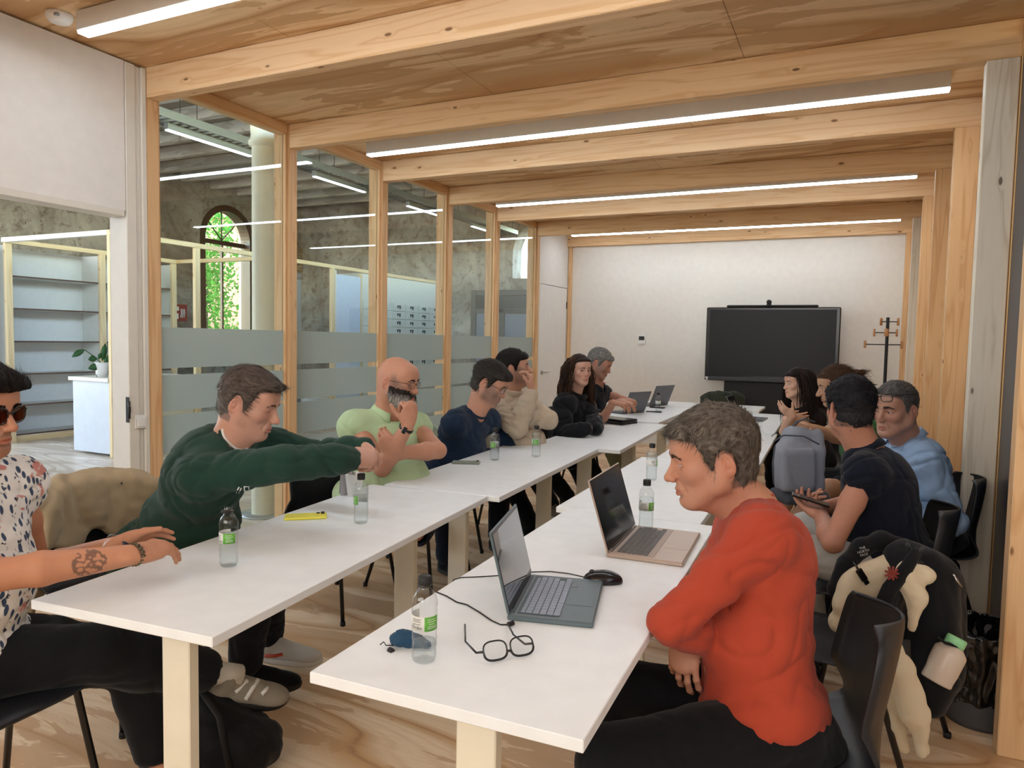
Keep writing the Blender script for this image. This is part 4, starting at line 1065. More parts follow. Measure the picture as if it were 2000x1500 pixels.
MB().box((.004, -.012, -.02), (.020, .002, .02), bev=.002).build('knuckle', M['dark_metal'], hg, True)
sw = thing('light_switch', 'white square light switch on the jamb below the hinge', 'switch', (XL + .004, BY[0] - .105, .905))
MB().box((0, -.0, -.04), (.008, .078, .04), bev=.002).build('switch_plate', M['plastic_white'], sw, True); MB().box((.008, .012, -.028), (.013, .066, .028), bev=.002).build('rocker', M['plastic_white'], sw, True)
# lamps
def lamp(y, x0, x1, label):
    t = thing('ceiling_lamp', label, 'lamp', ((x0 + x1) / 2, y, 2.868), group='linear ceiling lamps'); h = (x1 - x0) / 2
    MB().box((-h, -.035, .012), (h, .035, .104), bev=.003).build('housing', M['lamp_body'], t, True)
    MB().box((-h + .002, -.030, .0), (h - .002, .030, .0125), bev=.003).build('diffuser', M['led'], t, True)
    for q in (-1, 1): MB().box((q * h * .7 - .04, -.02, .104), (q * h * .7 + .04, .02, .1145)).build('bracket', M['dark_metal'], t, True)
lamp(2.33, -3.45, .38, 'long white lamp nearest the camera, cut off by the top of the frame')
lamp(4.745, -3.55, .43, 'long white lamp between the second and third joists')
lamp(7.03, -3.55, .43, 'long white lamp in the fourth bay, beyond two joists')
lamp(9.33, -3.55, .43, 'farthest long white lamp, close to the back wall')
sd = thing('smoke_detector', 'round white smoke detector on the ceiling by the left wall', 'smoke detector', (-3.58, 2.30, CEIL))
MB().lathe([(0, 0), (.058, 0), (.060, -.012), (.056, -.030), (.050, -.036), (.049, -.040), (.034, -.046), (0, -.047)][::-1], n=32).build('detector_body', M['plastic_white'], sd, True)
MB().box((.030, -.05, -.032), (.052, -.03, -.018), bev=.003).build('sensor_window', plain('grey_plastic', '8f9296', .3), sd, True)

# ---------------------------------------------------------------- the old hall beyond the glazing
HX, HY, HZ = -12.5, 14.0, 4.72
cy_, rw, zs = 11.67, .66, 3.50                                    # arched window: middle, half width, spring line
def arch_wall(name, plane, at_, u0, u1, z0, z1, arches, mat, th=.45, sgn=-1):
    """wall with arched openings; plane 'x' or 'y'"""
    mb = MB(); P = lambda u, z, d: (at_ + sgn * d, u, z) if plane == 'x' else (u, at_ + sgn * d, z)
    cur = u0
    for (c, r, s_, sill) in arches:
        def quad(a, b, za, zb):
            vs = [P(a, za, 0), P(b, za, 0), P(b, zb, 0), P(a, zb, 0), P(a, za, th), P(b, za, th), P(b, zb, th), P(a, zb, th)]
            mb.add(vs, [(0, 1, 2, 3), (4, 7, 6, 5), (0, 4, 5, 1), (3, 2, 6, 7), (0, 3, 7, 4), (1, 5, 6, 2)])
        quad(cur, c - r, z0, z1)
        if sill > z0: quad(c - r, c + r, z0, sill)
        n = 20; pts = [(c - r * cos(pi * k / n), s_ + r * sin(pi * k / n)) for k in range(n + 1)]
        for (a, za), (b, zb) in zip(pts[:-1], pts[1:]):
            vs = [P(a, za, 0), P(b, zb, 0), P(b, z1, 0), P(a, z1, 0), P(a, za, th), P(b, zb, th), P(b, z1, th), P(a, z1, th)]
            mb.add(vs, [(0, 1, 2, 3), (4, 7, 6, 5), (0, 4, 5, 1), (3, 2, 6, 7)])
        cur = c + r
    quad(cur, u1, z0, z1)
    return st(mb.build(name, mat))
arch_wall('wall_hall_far', 'x', HX, -4.2, HY + .4, 0, HZ, [(2.6, .72, 3.5, .9), (cy_, .74, zs, .8)], M['plaster'])
st(piece('wall_hall_near', (-13.0, -4.4, 0), (XL - .16, -4.2, HZ), M['plaster'])).name = 'wall_hall_near'
arch_wall('wall_hall_end', 'y', HY, -13.0, -2.0, 0, HZ, [(-6.05, .62, 3.3, 2.75)], M['plaster'], sgn=1)
st(piece('wall_hall_side', (-2.1, YB + .15, 0), (-2.0, HY, HZ), M['plaster'])).name = 'wall_hall_side'
brown = plain('window_brown', '3a2a20', .5); brick = plain('brick_pink', '9c6a60', .9)
w = st(MB().box((HX - .206, cy_ - rw, .85), (HX - .200, cy_ + rw, zs + rw * .98)).build('window_7', M['glass']))
def arc_bar(r0, r1, x0, x1, z, c, mat, name, par, n=24):
    m = MB(); P = []
    for k in range(n + 1):
        a = pi * k / n; cc, ss = cos(a), sin(a)
        P.append([(x0, c - r0 * cc, z + r0 * ss), (x1, c - r0 * cc, z + r0 * ss), (x1, c - r1 * cc, z + r1 * ss), (x0, c - r1 * cc, z + r1 * ss), (x0, c - r0 * cc, z + r0 * ss)])
    m.grid(P, smooth=False); return m.build(name, mat, par)
arc_bar(.75, .62, HX - .26, HX + .02, zs, cy_, brown, 'window_frame', w)
for q in (-1, 1): piece('window_frame', (HX - .26, cy_ + q * .685 - .065, .8), (HX + .02, cy_ + q * .685 + .065, zs), brown, w)
for z in (.83, 3.40): piece('transom', (HX - .24, cy_ - .64, z), (HX - .14, cy_ + .64, z + .09), brown, w)
piece('mullion', (HX - .22, cy_ - .02, .9), (HX - .16, cy_ + .02, 3.4), brown, w)
for a in (45, 90, 135):
    m = MB(); m.tube([(HX - .19, cy_, 3.5), (HX - .19, cy_ - .66 * cos(rad(a)), 3.5 + .66 * sin(rad(a)))], .014, 6); m.build('glazing_bar', brown, w)
# garden beyond the window
st(piece('ground_garden', (-24, 2, -.4), (-13.3, 24, -.3), plain('soil', '6c6a4c', .95)))
bw = thing('brick_building', 'pink brick building outside, behind the tree in the arched window', 'building', (-18, 18.8, -.3))
MB().box((-19.4, 17.2, -.3), (-16.8, 20.5, 7.5)).build('wall', brick, bw); MB().box((-19.5, 17.1, 5.2), (-16.7, 20.55, 5.35)).build('cornice', brick, bw)
def leafy(name, label, cat, c, rad3, n, size, mat, group=None, seed=1, trunk=None):
    t = thing(name, label, cat, (c[0], c[1], -.3), group=group); rs = np.random.RandomState(seed)
    if trunk: MB().tube(trunk, [.11, .08, .05], 8).build('trunk', plain('bark', '5a4a3a', .9), t)
    u = rs.normal(size=(n, 3)); u /= np.linalg.norm(u, axis=1)[:, None]; r = rs.rand(n, 1) ** .45
    p = V(c) + u * r * V(rad3); keep = noise3(p * 1.5) > -.28; p = p[keep]; n = len(p)
    d = rs.normal(size=(n, 3)); d[:, 2] -= .5; d /= np.linalg.norm(d, axis=1)[:, None]; s_ = np.cross(d, rs.normal(size=(n, 3))); s_ /= np.linalg.norm(s_, axis=1)[:, None]
    L = size * (.6 + .7 * rs.rand(n, 1)); P = np.stack([p, p + d * L * .5 + s_ * L * .24, p + d * L, p + d * L * .5 - s_ * L * .24], 1).reshape(-1, 3)
    o = np_mesh('foliage', P, np.arange(n)[:, None] * 4 + np.array([[0, 1, 2, 3]]), mat, t, smooth=False); o['kind'] = 'stuff'; return t
def leafmat(name, a, b):
    t = NT(name); g = t.n('ObjectInfo'); c = t.mix(t.noise(t.co(), 1.6, 3), srgb(a), srgb(b)); d = t.n('BsdfDiffuse', {'Color': c}); tl = t.n('BsdfTranslucent', {'Color': c})
    mx = t.n('MixShader', {0: .45, 1: d, 2: tl}); t.t.links.new(mx.outputs[0], t.out.inputs[0]); return t.m
M['leaf'] = leafmat('leaf', '4f8a3a', 'a8d070'); M['leaf_dark'] = leafmat('leaf_dark', '2f6a2a', '6aa048')
leafy('tree', 'leafy green tree seen through the arched window of the hall', 'tree', (-15.8, 13.9, 3.0), (1.0, 1.0, 3.0), 5200, .15, M['leaf_dark'], seed=3, trunk=[(-15.8, 13.9, -.3), (-15.8, 13.95, 1.6), (-15.7, 13.9, 3.4)])
leafy('shrub', 'pale green shrub outside, left of the tree in the arched window', 'shrub', (-20.5, 13.6, 1.6), (1.2, 4.2, 2.6), 3600, .17, M['leaf'], seed=5)
# hall ceiling with old whitewashed joists
st(piece('ceiling_hall', (-13, -4.4, HZ), (-2.0, HY + .2, HZ + .1), plain('old_boards', '8f877a', .9))).name = 'ceiling_hall'
jm_ = plywood('whitewashed_joist', 'd8d2c6', 'b5ab9c', '7f7364', bands=5, seed=4.)
for k in range(24):
    y = -3.6 + k * .74; dx = rr_.uniform(-.02, .02)
    st(MB().box((HX + .001, y + dx, HZ - .20), (-2.1, y + .13 + dx, HZ - .001), bev=.012).build('ceiling_beam', jm_))
# iron column
c = thing('iron_column', 'cream painted cast iron column just beyond the glazing', 'column', (-4.20, 4.28, 0)); cm = plain('cream_paint', 'd9d5bf', .5)
MB().lathe([(.0, 0), (.185, 0), (.185, .012), (.0, .014)], n=36).build('base_plate', plain('steel_disc', 'b9c0c2', .3, .6), c, True)
MB().lathe([(.098, .013), (.098, .42), (.092, .44), (.089, 2.86), (.089, 2.90)], n=36).build('shaft', cm, c, True)
MB().lathe([(.089, 2.88), (.112, 2.90), (.115, 2.925), (.100, 2.94), (.096, 2.97), (.104, 3.1), (.14, 3.25), (.19, 3.36), (.22, 3.40), (.22, HZ)], n=36).build('capital', cm, c, True)
# cable tray and its lamps
ct = thing('cable_tray', 'perforated grey cable tray hung from the hall ceiling', 'cable tray', (-6.66, 8, 3.66))
tm = plain('galvanised', '6e7372', .45, .7)
for q in (-1, 1): MB().box((q * .15 - .004, -5, 0), (q * .15 + .004, 5.9, .085)).build('tray_side', tm, ct, True)
mb = MB()
for k in range(109): mb.box((-.148, -5 + k * .1, 0), (.148, -4.962 + k * .1, .004))
o = mb.build('tray_floor', tm, ct, True); o['kind'] = 'stuff'
for k in range(10):
    y = -4.6 + k * 1.14; m = MB(); m.tube([(-.13, y, .05), (-.13, y, HZ - 3.86)], .004, 5); m.build('hanger_rod', M['dark_metal'], ct, True); m = MB(); m.tube([(.13, y, .05), (.13, y, HZ - 3.86)], .004, 5); m.build('hanger_rod', M['dark_metal'], ct, True)
labs = ['hall strip lamp under the cable tray, nearest, left of the column', 'hall strip lamp under the cable tray, second along, right of the column', 'hall strip lamp under the cable tray, third along', 'hall strip lamp under the cable tray, farthest along']
for (a, b), lb in zip(((5.39, 6.58), (7.69, 8.82), (9.94, 10.97), (12.13, 13.1)), labs):
    t = thing('strip_lamp', lb, 'lamp', (-6.66, (a + b) / 2, 3.575), group='strip lamps under the cable tray'); h = (b - a) / 2
    MB().box((-.035, -h, .012), (.035, h, .084), bev=.004).build('housing', tm, t, True); MB().box((-.026, -h + .01, 0), (.026, h - .01, .0125), bev=.003).build('diffuser', M['led_hall'], t, True)
# timber frame with shelves, counter and lockers
FX, BX = -7.57, -9.65
fr = thing('timber_frame', 'pale timber frame of posts and rails standing in the hall', 'frame', (FX, 5.4, 0))
def post(x, y, z0=0, z1=2.52, s_=.05): piece('post', (x - s_, y - s_ * .8, z0), (x, y + s_ * .8, z1), M['hall_pine_z'], fr, bev=.003)
for y in (5.42, 6.58, 9.22): post(FX, y)
for y in (5.47, 6.72, 7.9): post(BX + .05, y)
piece('rail', (FX - .05, 5.38, 2.521), (FX, 12.6, 2.58), M['hall_pine_y'], fr, bev=.003); piece('rail', (BX, 5.44, 2.521), (BX + .05, 8.0, 2.58), M['hall_pine_y'], fr, bev=.003)
piece('rail', (BX + .051, 5.38, 2.522), (FX - .051, 5.44, 2.579), M['white_trim'], fr, bev=.003); piece('rail', (BX + .051, 7.93, 2.522), (FX - .051, 7.98, 2.579), M['hall_pine_x'], fr, bev=.003)
piece('rail', (FX - .055, 5.39, .0), (FX + .001, 6.6, .05), M['hall_pine_y'], fr, bev=.003)
sh = thing('shelving', 'tall white shelving with thin dark edged shelves in the timber frame', 'shelves', (BX, 6.6, 0))
sg = plain('shelf_white', 'd3d3cf', .6); se = plain('shelf_edge', '5b4538', .6)
piece('back_panel', (BX - .40, 5.45, .05), (BX - .38, 8.0, 2.50), sg, sh); piece('plinth', (BX - .02, 5.5, 0), (BX + .0, 7.9, .07), M['hall_pine_y'], sh)
for y in (5.47, 6.70, 7.92): piece('side_panel', (BX - .379, y - .009, .0), (BX - .021, y + .009, 2.50), sg, sh)
for z in (.08, .46, .86, 1.28, 1.70, 2.11):
    for a, b in ((5.481, 6.69), (6.71, 7.91)):
        s_ = piece('shelf', (BX - .379, a, z), (BX - .012, b, z + .018), sg, sh); piece('shelf_edge', (BX - .0118, a, z - .001), (BX - .008, b, z + .019), se, s_)
cp = thing('side_panel', 'pale bluish white panel closing the left end of the shelving', 'panel', (BX - .2, 5.3, 0)); MB().box((BX - .62, 5.25, 0), (BX - .06, 5.29, 2.52), bev=.003).build('board', sg, cp)
MB().box((BX - .5, 5.244, 1.85), (BX - .10, 5.2495, 1.872)).build('black_strip', M['black_matte'], cp); MB().box((BX - .5, 5.246, 1.45), (BX - .16, 5.2495, 1.83)).build('paper_sheet', M['plastic_white'], cp)
cn = thing('counter', 'white box counter with timber edges under the potted plant', 'counter', (-7.95, 5.6, 0))
MB().box((-8.29, 5.40, .03), (-7.625, 6.55, .86), bev=.004).build('cabinet', plain('counter_white', 'c9cfd8', .4), cn); MB().box((-8.33, 5.37, .861), (-7.62, 6.55, .905), bev=.003).build('top', M['white_trim'], cn)
MB().box((-7.62, 5.475, .80), (-7.575, 6.53, .86), bev=.003).build('rail', M['hall_pine_y'], cn); MB().box((-7.618, 5.475, .06), (-7.605, 6.53, .79)).build('front_panel', plain('counter_cream', 'ddd3bd', .5), cn)
# grey cupboards, white door with blue daylight in its colour, lockers
gr = thing('cupboard', 'grey tall cupboard doors recessed behind the timber frame', 'cupboard', (FX - .3, 8.2, 0))
for a, b in ((8.27, 8.70), (8.72, 9.15)): piece('door', (FX - .62, a, .05), (FX - .60, b, 2.35), plain('cupboard_grey', '8d8d88', .6), gr, bev=.003)
MB().box((FX - .70, 8.25, 0), (FX - .63, 9.18, 2.45)).build('carcass', plain('cupboard_grey', '8d8d88', .6), gr)
dd = thing('hall_door', 'white open door leaf tinted with blue daylight beside the lockers in the hall', 'door', (FX, 9.6, 0)); piece('leaf', (FX - .045, 9.29, .02), (FX - .005, 9.93, 2.44), plain('door_daylit_white', 'c9d6e6', .45), dd, bev=.003)  # white door; the blue of the daylight is put into its colour
piece('frame', (FX - .06, 9.26, 0), (FX + .005, 9.288, 2.50), M['white_trim'], dd); piece('frame', (FX - .06, 9.932, 0), (FX + .005, 9.96, 2.50), M['hall_pine_z'], dd)
lk = thing('locker_unit', 'white locker wall with many small numbered doors and locks', 'lockers', (FX, 11.2, 0)); lw = plain('locker_white', 'dcdcd0', .5)
MB().box((FX - .5, 9.965, 0), (FX - .022, 12.6, 2.515)).build('carcass', lw, lk)
d0 = None; cols = 6; cw = (12.56 - 10.0) / cols; rh = .146
for i in range(cols):
    for j in range(14):
        if d0 is None:
            dm = MB().box((-.020, .003, .003), (-.002, cw - .003, rh - .003), bev=.0015).mesh('locker_door'); lm = MB().box((-.003, 0, 0), (.009, .10, .014)).box((-.003, 0, -.03), (.009, .018, 0)).box((-.003, .07, -.045), (.012, .085, 0)).mesh('lock')
            d0 = 1
        o = link('locker_door', dm, lw if not dm.materials else None, lk, True); o.location = (0, 10.0 - 11.2 + i * cw, .02 + j * rh)
        q = link('lock', lm, M['charcoal'] if not lm.materials else None, o, True); q.location = (0, cw * .38, rh * .62)
# end wall door and dark vent grille
ed = thing('glazed_door', 'grey framed glazed door in the end wall of the hall', 'door', (-6.9, HY - .05, 0)); gm = plain('door_grey', '5d605d', .5)
for a, b, z0, z1 in ((-7.62, -7.50, 0, 2.5), (-6.22, -6.10, 0, 2.5), (-7.5, -6.22, 2.38, 2.5), (-6.92, -6.80, 0, 2.10), (-7.5, -6.22, 2.0, 2.1)): piece('frame', (a, HY - .10, z0), (b, HY - .02, z1), gm, ed, bev=.004)
for a, b in ((-7.5, -6.92), (-6.8, -6.22)): piece('pane', (a, HY - .06, .05), (b, HY - .05, 2.0), plain('door_pane', '8b96a6', .1), ed)
piece('pane', (-7.5, HY - .06, 2.1), (-6.22, HY - .05, 2.38), plain('pane_dark', '4a4d4c', .2), ed)
vg = thing('wall_grille', 'horizontal slatted wood grille above the timber frame on the hall wall', 'grille', (HX + .1, 14, 3.2))
for k in range(9): piece('slat', (HX + .02, 13.2, 2.95 + k * .075), (HX + .06, 13.98, 2.985 + k * .075), plain('grille_wood', '8f7d60', .7), vg)
sg2 = thing('fire_sign', 'red and white fire equipment sign on the hall wall left of the arched window', 'sign', (HX + .01, 10.38, 1.86)); rd = plain('sign_red', '8f2020', .5)
MB().box((.0, -.19, -.17), (.008, .19, .17), bev=.002).build('sign_board', rd, sg2, True); MB().box((.008, -.16, -.14), (.010, -.08, .14)).box((.008, -.06, -.13), (.010, -.02, -.02)).box((.008, -.07, .04), (.010, -.01, .12)).build('extinguisher_symbol', M['plastic_white'], sg2, True)
m = MB()
for k in range(3): m.tube([(.010, .03 + k * .04, -.1), (.010, .05 + k * .04, .0), (.010, .04 + k * .04, .08)], .012, 5)
m.build('flame_symbol', M['plastic_white'], sg2, True)
# plants on the counter
def pot_plant():
    t = thing('potted_plant', 'peace lily in a woven basket pot on the white counter', 'plant', (-7.86, 5.86, .906)); bk = plain('basket', '8b6a48', .9)
    m = MB()
    for k in range(11):
        z = .012 + k * .0245; r = .118 + .016 * sin(pi * k / 10)
        m.tube([(r * cos(2 * pi * i / 28), r * sin(2 * pi * i / 28), z) for i in range(28)], .0125, 6, closed=True)
    m.lathe([(0, .004), (.11, .004), (.115, .02), (.115, .24), (0, .242)], n=28); m.build('pot', bk, t, True)
    rs = random.Random(4); gm = plain('leaf_green', '2d5a2c', .35)
    for k in range(26):
        a = rs.uniform(0, 2 * pi); L = rs.uniform(.16, .34); up = rs.uniform(.14, .40); b = V(cos(a) * .04, sin(a) * .04, .24); tip = b + V(cos(a) * L, sin(a) * L, up * (.5 if k % 3 else .95)); mid = (b + tip) / 2 + V(0, 0, .08)
        s_ = V(-sin(a), cos(a), 0) * rs.uniform(.025, .042); rows = []
        for i, f in enumerate((0, .25, .45, .6, .75, .9, 1)):
            c_ = b * (1 - f) ** 2 + 2 * mid * f * (1 - f) + tip * f * f + V(0, 0, -.06 * max(0, f - .6) * 2.5); wd = (.06, .09, .5, 1, .95, .5, .03)[i]
            rows.append([c_ - s_ * wd + V(0, 0, .008 * wd), c_, c_ + s_ * wd + V(0, 0, .008 * wd)])
        MB().sheet(rows, .0015).build('leaf', gm, t, True)
    for a, h in ((.4, .50), (2.0, .43)):
        m = MB(); e = V(cos(a) * .08, sin(a) * .08, .24 + h * .8); m.tube([(0, 0, .22), e * V(.6, .6, .7), e], .004, 6); fo = m.build('flower_stem', plain('stem_green', '6f9a4c', .5), t, True)
        rows = [[e + V(s_ * w_, .0, f) for s_ in (-1, 0, 1)] for f, w_ in ((0, .004), (.03, .028), (.07, .026), (.11, .002))]; MB().sheet(rows, .0015).build('petal', M['plastic_white'], fo, True)
pot_plant()
def arching_plant():
    t = thing('arching_plant', 'arching leafy plant in a pale pot behind the timber post', 'plant', (-7.98, 5.55, .906))
    MB().lathe([(0, 0), (.06, 0), (.075, .17), (.07, .17), (.06, .02), (0, .02)], n=24).build('pot', M['plastic_white'], t, True)
    gm = plain('leaf_green', '2d5a2c', .35); rs = random.Random(8); T = lambda px, py: onx(px, py, -7.98) - V(-7.98, 5.55, .906)
    st_ = [T(208, 745), T(200, 712), T(185, 697), T(165, 683), T(150, 684)]
    m = MB(); m.tube(st_, [.007, .006, .005, .004, .003], 6); m.build('stem', gm, t, True)
    for a, b, w_ in ((T(165, 683), T(140, 695), .035), (T(190, 700), T(172, 700), .04), (T(197, 715), T(172, 717), .045), (T(204, 722), T(188, 737), .045), (T(200, 705), T(206, 668), .04), (T(205, 715), T(214, 690), .04), (T(192, 702), T(198, 686), .025), (T(204, 730), T(196, 752), .035)):
        s_ = nrm(np.cross(b - a, (1, 0, .3))) * w_; rows = []
        for f, wd in ((0, .08), (.25, .75), (.5, 1), (.75, .7), (1, .04)): c_ = a + (b - a) * f - V(0, 0, .05 * f * f * .3); rows.append([c_ - s_ * wd, c_ + V(.006, 0, 0), c_ + s_ * wd])
        MB().sheet(rows, .0015).build('leaf', gm, t, True)
arching_plant()

# ---------------------------------------------------------------- tables
TZ = .73
def table(nr, ang, L, label, w=.6, legs=(.20, None)):
    """nr: near right corner, ang: turn of the long side from +y (degrees, + = to the left)"""
    t = thing('meeting_table', label, 'table', (nr[0], nr[1], 0), rad(ang), group='white meeting tables')
    MB().box((-w, 0, TZ - .025), (0, L, TZ), bev=.002).build('table_top', M['table_top'], t, True)
    cx = -w / 2; ly = [.20, L - .20] if legs[1] is None else legs
    MB().box((cx - .03, .12, TZ - .065), (cx + .03, L - .12, TZ - .028), bev=.003).build('rail', M['steel_cream'], t, True)
    for y in ly:
        s_ = 1 if y < L / 2 else -1
        lg = MB().box((cx - .048, y - .018, .022), (cx + .048, y + .018, TZ - .062), bev=.003).build('leg', M['steel_cream'], t, True)
        MB().box((cx - .25, y - .03, 0), (cx + .25, y + .03, .022), bev=.004).build('foot', M['steel_cream'], lg, True)
        MB().box((cx - .23, y - .022, TZ - .032), (cx + .23, y + .022, TZ - .0255)).build('bracket_plate', M['steel_cream'], lg, True)
        for q in (-1, 1):
            MB().prism([(q * .046, -.110), (q * .046, -.034), (q * .175, -.034)][::q], -.004, .004, np.array([[1, 0, 0], [0, 0, 1], [0, -1, 0]]), (cx, y, TZ)).build('gusset', M['steel_cream'], lg, True)
        MB().box((cx - .075, y - s_ * .030 - .012, TZ - .060), (cx + .075, y - s_ * .030 + .012, TZ - .034), bev=.003).build('clamp', M['steel_cream'], lg, True)
    return t
table((-1.309, 1.170), 4.8, 1.660, 'nearest white table of the left row, with the yellow phone')
table((-1.395, 2.836), 2.9, 1.625, 'second white table of the left row, with two water bottles and a phone')
table((-1.332, 4.408 + .062), 2.6, 1.66, 'third white table of the left row, with the closed black laptop')
table((-1.512, 6.21), .6, 1.66, 'fourth white table of the left row, at the far corner')
table((-.397, 1.160), 1.8, 1.640, 'nearest white table of the right row, with the eyeglasses and two open laptops')
table((-.505, 2.806), 1.4, 1.50, 'second white table of the right row, behind the man in the red sweater')
table((-.458, 4.315), 1.7, 1.66, 'third white table of the right row, beside the grey backpack')
table((-.87, 7.93), 0, .66, 'white table closing the far end of the row, by the back wall', w=1.32, legs=(.18, .48))
table((-.53, 6.02), 1.7, 1.66, 'fourth white table of the right row, in front of the woman with long dark hair')
# ---------------------------------------------------------------- chairs
_ch = {}
def chair_meshes():
    prof = []                                            # (y, z, half width) from the front edge to the top of the back
    for y, z, w in ((.235, .435, .19), (.215, .447, .205), (.16, .452, .215), (.06, .448, .222), (-.04, .442, .226), (-.12, .444, .228), (-.165, .455, .230), (-.195, .485, .232), (-.212, .53, .233), (-.226, .60, .232), (-.240, .68, .228), (-.252, .75, .218), (-.258, .79, .200), (-.261, .808, .170), (-.262, .814, .12)):
        prof.append((y, z, w))
    pr_ = np.array(prof); u_ = np.arange(len(prof)); uu = np.linspace(0, len(prof) - 1, 44); sm_ = np.stack([np.interp(uu, u_, pr_[:, k]) for k in range(3)], 1)
    for _ in range(3): sm_[1:-1] = sm_[1:-1] * .5 + (sm_[:-2] + sm_[2:]) * .25
    P = []
    for y, z, w in sm_:
        row = []; b = max(0, min(1, (z - .47) / .12))
        for k in range(15):
            u = -1 + 2 * k / 14; x = u * w
            row.append((x * (1 - .06 * b * u * u), y + b * .085 * u * u + 0, z + (1 - b) * .018 * u ** 4 - b * .0 * abs(u)))
        P.append(row)
    me = MB().sheet(P, .008).mesh('shell'); me.materials.append(M['chair']); _ch['shell'] = me
    for i, (x, y, x2, y2) in enumerate(((-.17, .15, -.215, .215), (.17, .15, .215, .215), (-.17, -.12, -.215, -.235), (.17, -.12, .215, -.235))):
        m = MB(); m.tube([(x * .25, y * .93, .425), (x * .8, y * .97, .427), (x, y, .418), (x * 1.03, y * 1.02, .395), (x2, y2, .004)], .0105, 8)
        me = m.mesh('leg'); me.materials.append(M['chair_leg']); _ch['leg%d' % i] = me
        m = MB(); m.lathe([(0, 0), (.013, 0), (.013, .02), (0, .021)], (x2, y2, 0), 10); me = m.mesh('glide'); me.materials.append(M['black_matte']); _ch['glide%d' % i] = me
def chair(x, y, a, label, group='black shell chairs', mat=None):
    """a: facing direction in degrees seen from the camera (see hd)"""
    if not _ch: chair_meshes()
    d = hd(a); rz = math.atan2(d[1], d[0]) - pi / 2
    t = thing('shell_chair', label, 'chair', (x, y, 0), rz, group=group)
    link('shell', _ch['shell'], None, t, True)
    for i in range(4):
        l = link('leg', _ch['leg%d' % i], None, t, True); link('glide', _ch['glide%d' % i], None, l, True)
    return t
# ---------------------------------------------------------------- screen, coat stand, thermostat, bin
def screen():
    t = thing('display_screen', 'large black flat display on a dark stand against the back wall', 'screen', (-.945, 9.62, 0)); Y = 9.62
    MB().box((-1.745, Y - .03, .955), (-.145, Y + .05, 1.905), bev=.012).build('bezel', M['black_gloss'], t)
    sm = plain('screen_black', '17181a', .38, spec=.28); MB().box((-1.70, Y - .034, 1.03), (-.19, Y - .0295, 1.875), bev=.002).build('screen_glass', sm, t)
    MB().box((-1.70, Y - .045, .960), (-.19, Y - .031, 1.005), bev=.004).build('speaker_bar', M['charcoal'], t)
    MB().box((-1.50, Y - .01, 1.906), (-.40, Y + .03, 1.935), bev=.012).build('top_bar', M['black_matte'], t)
    MB().box((-1.50, Y + .02, .06), (-.35, Y + .07, .95), bev=.005).build('back_panel', plain('stand_black', '0c0c0d', .6), t)
    for x in (-1.45, -.45): MB().box((x - .04, Y - .22, 0), (x + .04, Y + .28, .06), bev=.01).build('foot', M['black_matte'], t)
    m = MB(); m.box((-1.735, Y - .0315, .985), (-1.62, Y - .0302, 1.0)).box((-1.725, Y - .0315, .960), (-1.66, Y - .0302, .980)); m.build('sticker', M['plastic_white'], t)
    o = text_obj('brand_lettering', 'BENQ', .026, (-.50, Y - .0458, .982), np.array([[1, 0, 0], [0, 0, 1], [0, -1, 0]]), M['plastic_white'], t)
    o = text_obj('control_marks', '- + o < > = |', .020, (-1.28, Y - .0458, .982), np.array([[1, 0, 0], [0, 0, 1], [0, -1, 0]]), plain('mark_grey', '77787a', .5), t)
    c = thing('webcam', 'small black webcam on top of the big display', 'camera', (-.98, Y, 1.936)); m = MB(); m.lathe([(0, -.04), (.028, -.04), (.030, -.03), (.030, .03), (.026, .04), (0, .04)], (0, 0, .034), 20, np.array([[1, 0, 0], [0, 0, 1], [0, -1, 0]])); m.build('camera_body', M['black_matte'], c, True)
    MB().box((-.03, -.02, 0), (.03, .02, .012), bev=.004).build('camera_base', M['black_gloss'], c, True)
screen()
def coat_stand():
    t = thing('coat_stand', 'black coat stand with pale wooden pegs by the right end of the back wall', 'coat stand', (.36, 9.55, 0)); wd = plain('peg_wood', 'b98355', .5)
    m = MB(); m.tube([(0, 0, .02), (0, 0, 1.78)], .018, 12); m.build('pole', M['black_matte'], t, True)
    MB().lathe([(0, 0), (.19, 0), (.19, .012), (.02, .02), (0, .02)], n=32).build('base', M['black_matte'], t, True)
    for z, a, L in ((1.73, .4, .12), (1.73, 2.6, .08), (1.60, 3.3, .14), (1.60, .1, .10), (1.46, 3.4, .24), (1.46, .2, .16), (1.60, 4.6, .1)):
        m = MB(); e = V(cos(a) * L, sin(a) * L, z); m.tube([(0, 0, z), e], .006, 6); b = m.build('arm', M['black_matte'], t, True)
        m = MB(); d = V(cos(a), sin(a), 0); m.tube([e - V(0, 0, .045) - d * .0, e - V(0, 0, .04), e + V(0, 0, .04), e + V(0, 0, .045)], [.012, .024, .024, .012], 12, flat=.5, up=d); m.build('peg', wd, b, True)
coat_stand()
th = thing('thermostat', 'small white thermostat with a dark display on the back wall', 'thermostat', (-2.69, YB, 1.475))
MB().box((-.055, -.02, -.065), (.055, -.0005, .065), bev=.005).build('case', M['plastic_white'], th, True); MB().box((-.040, -.0225, -.012), (.040, -.0195, .042), bev=.001).build('display', M['black_gloss'], th, True)
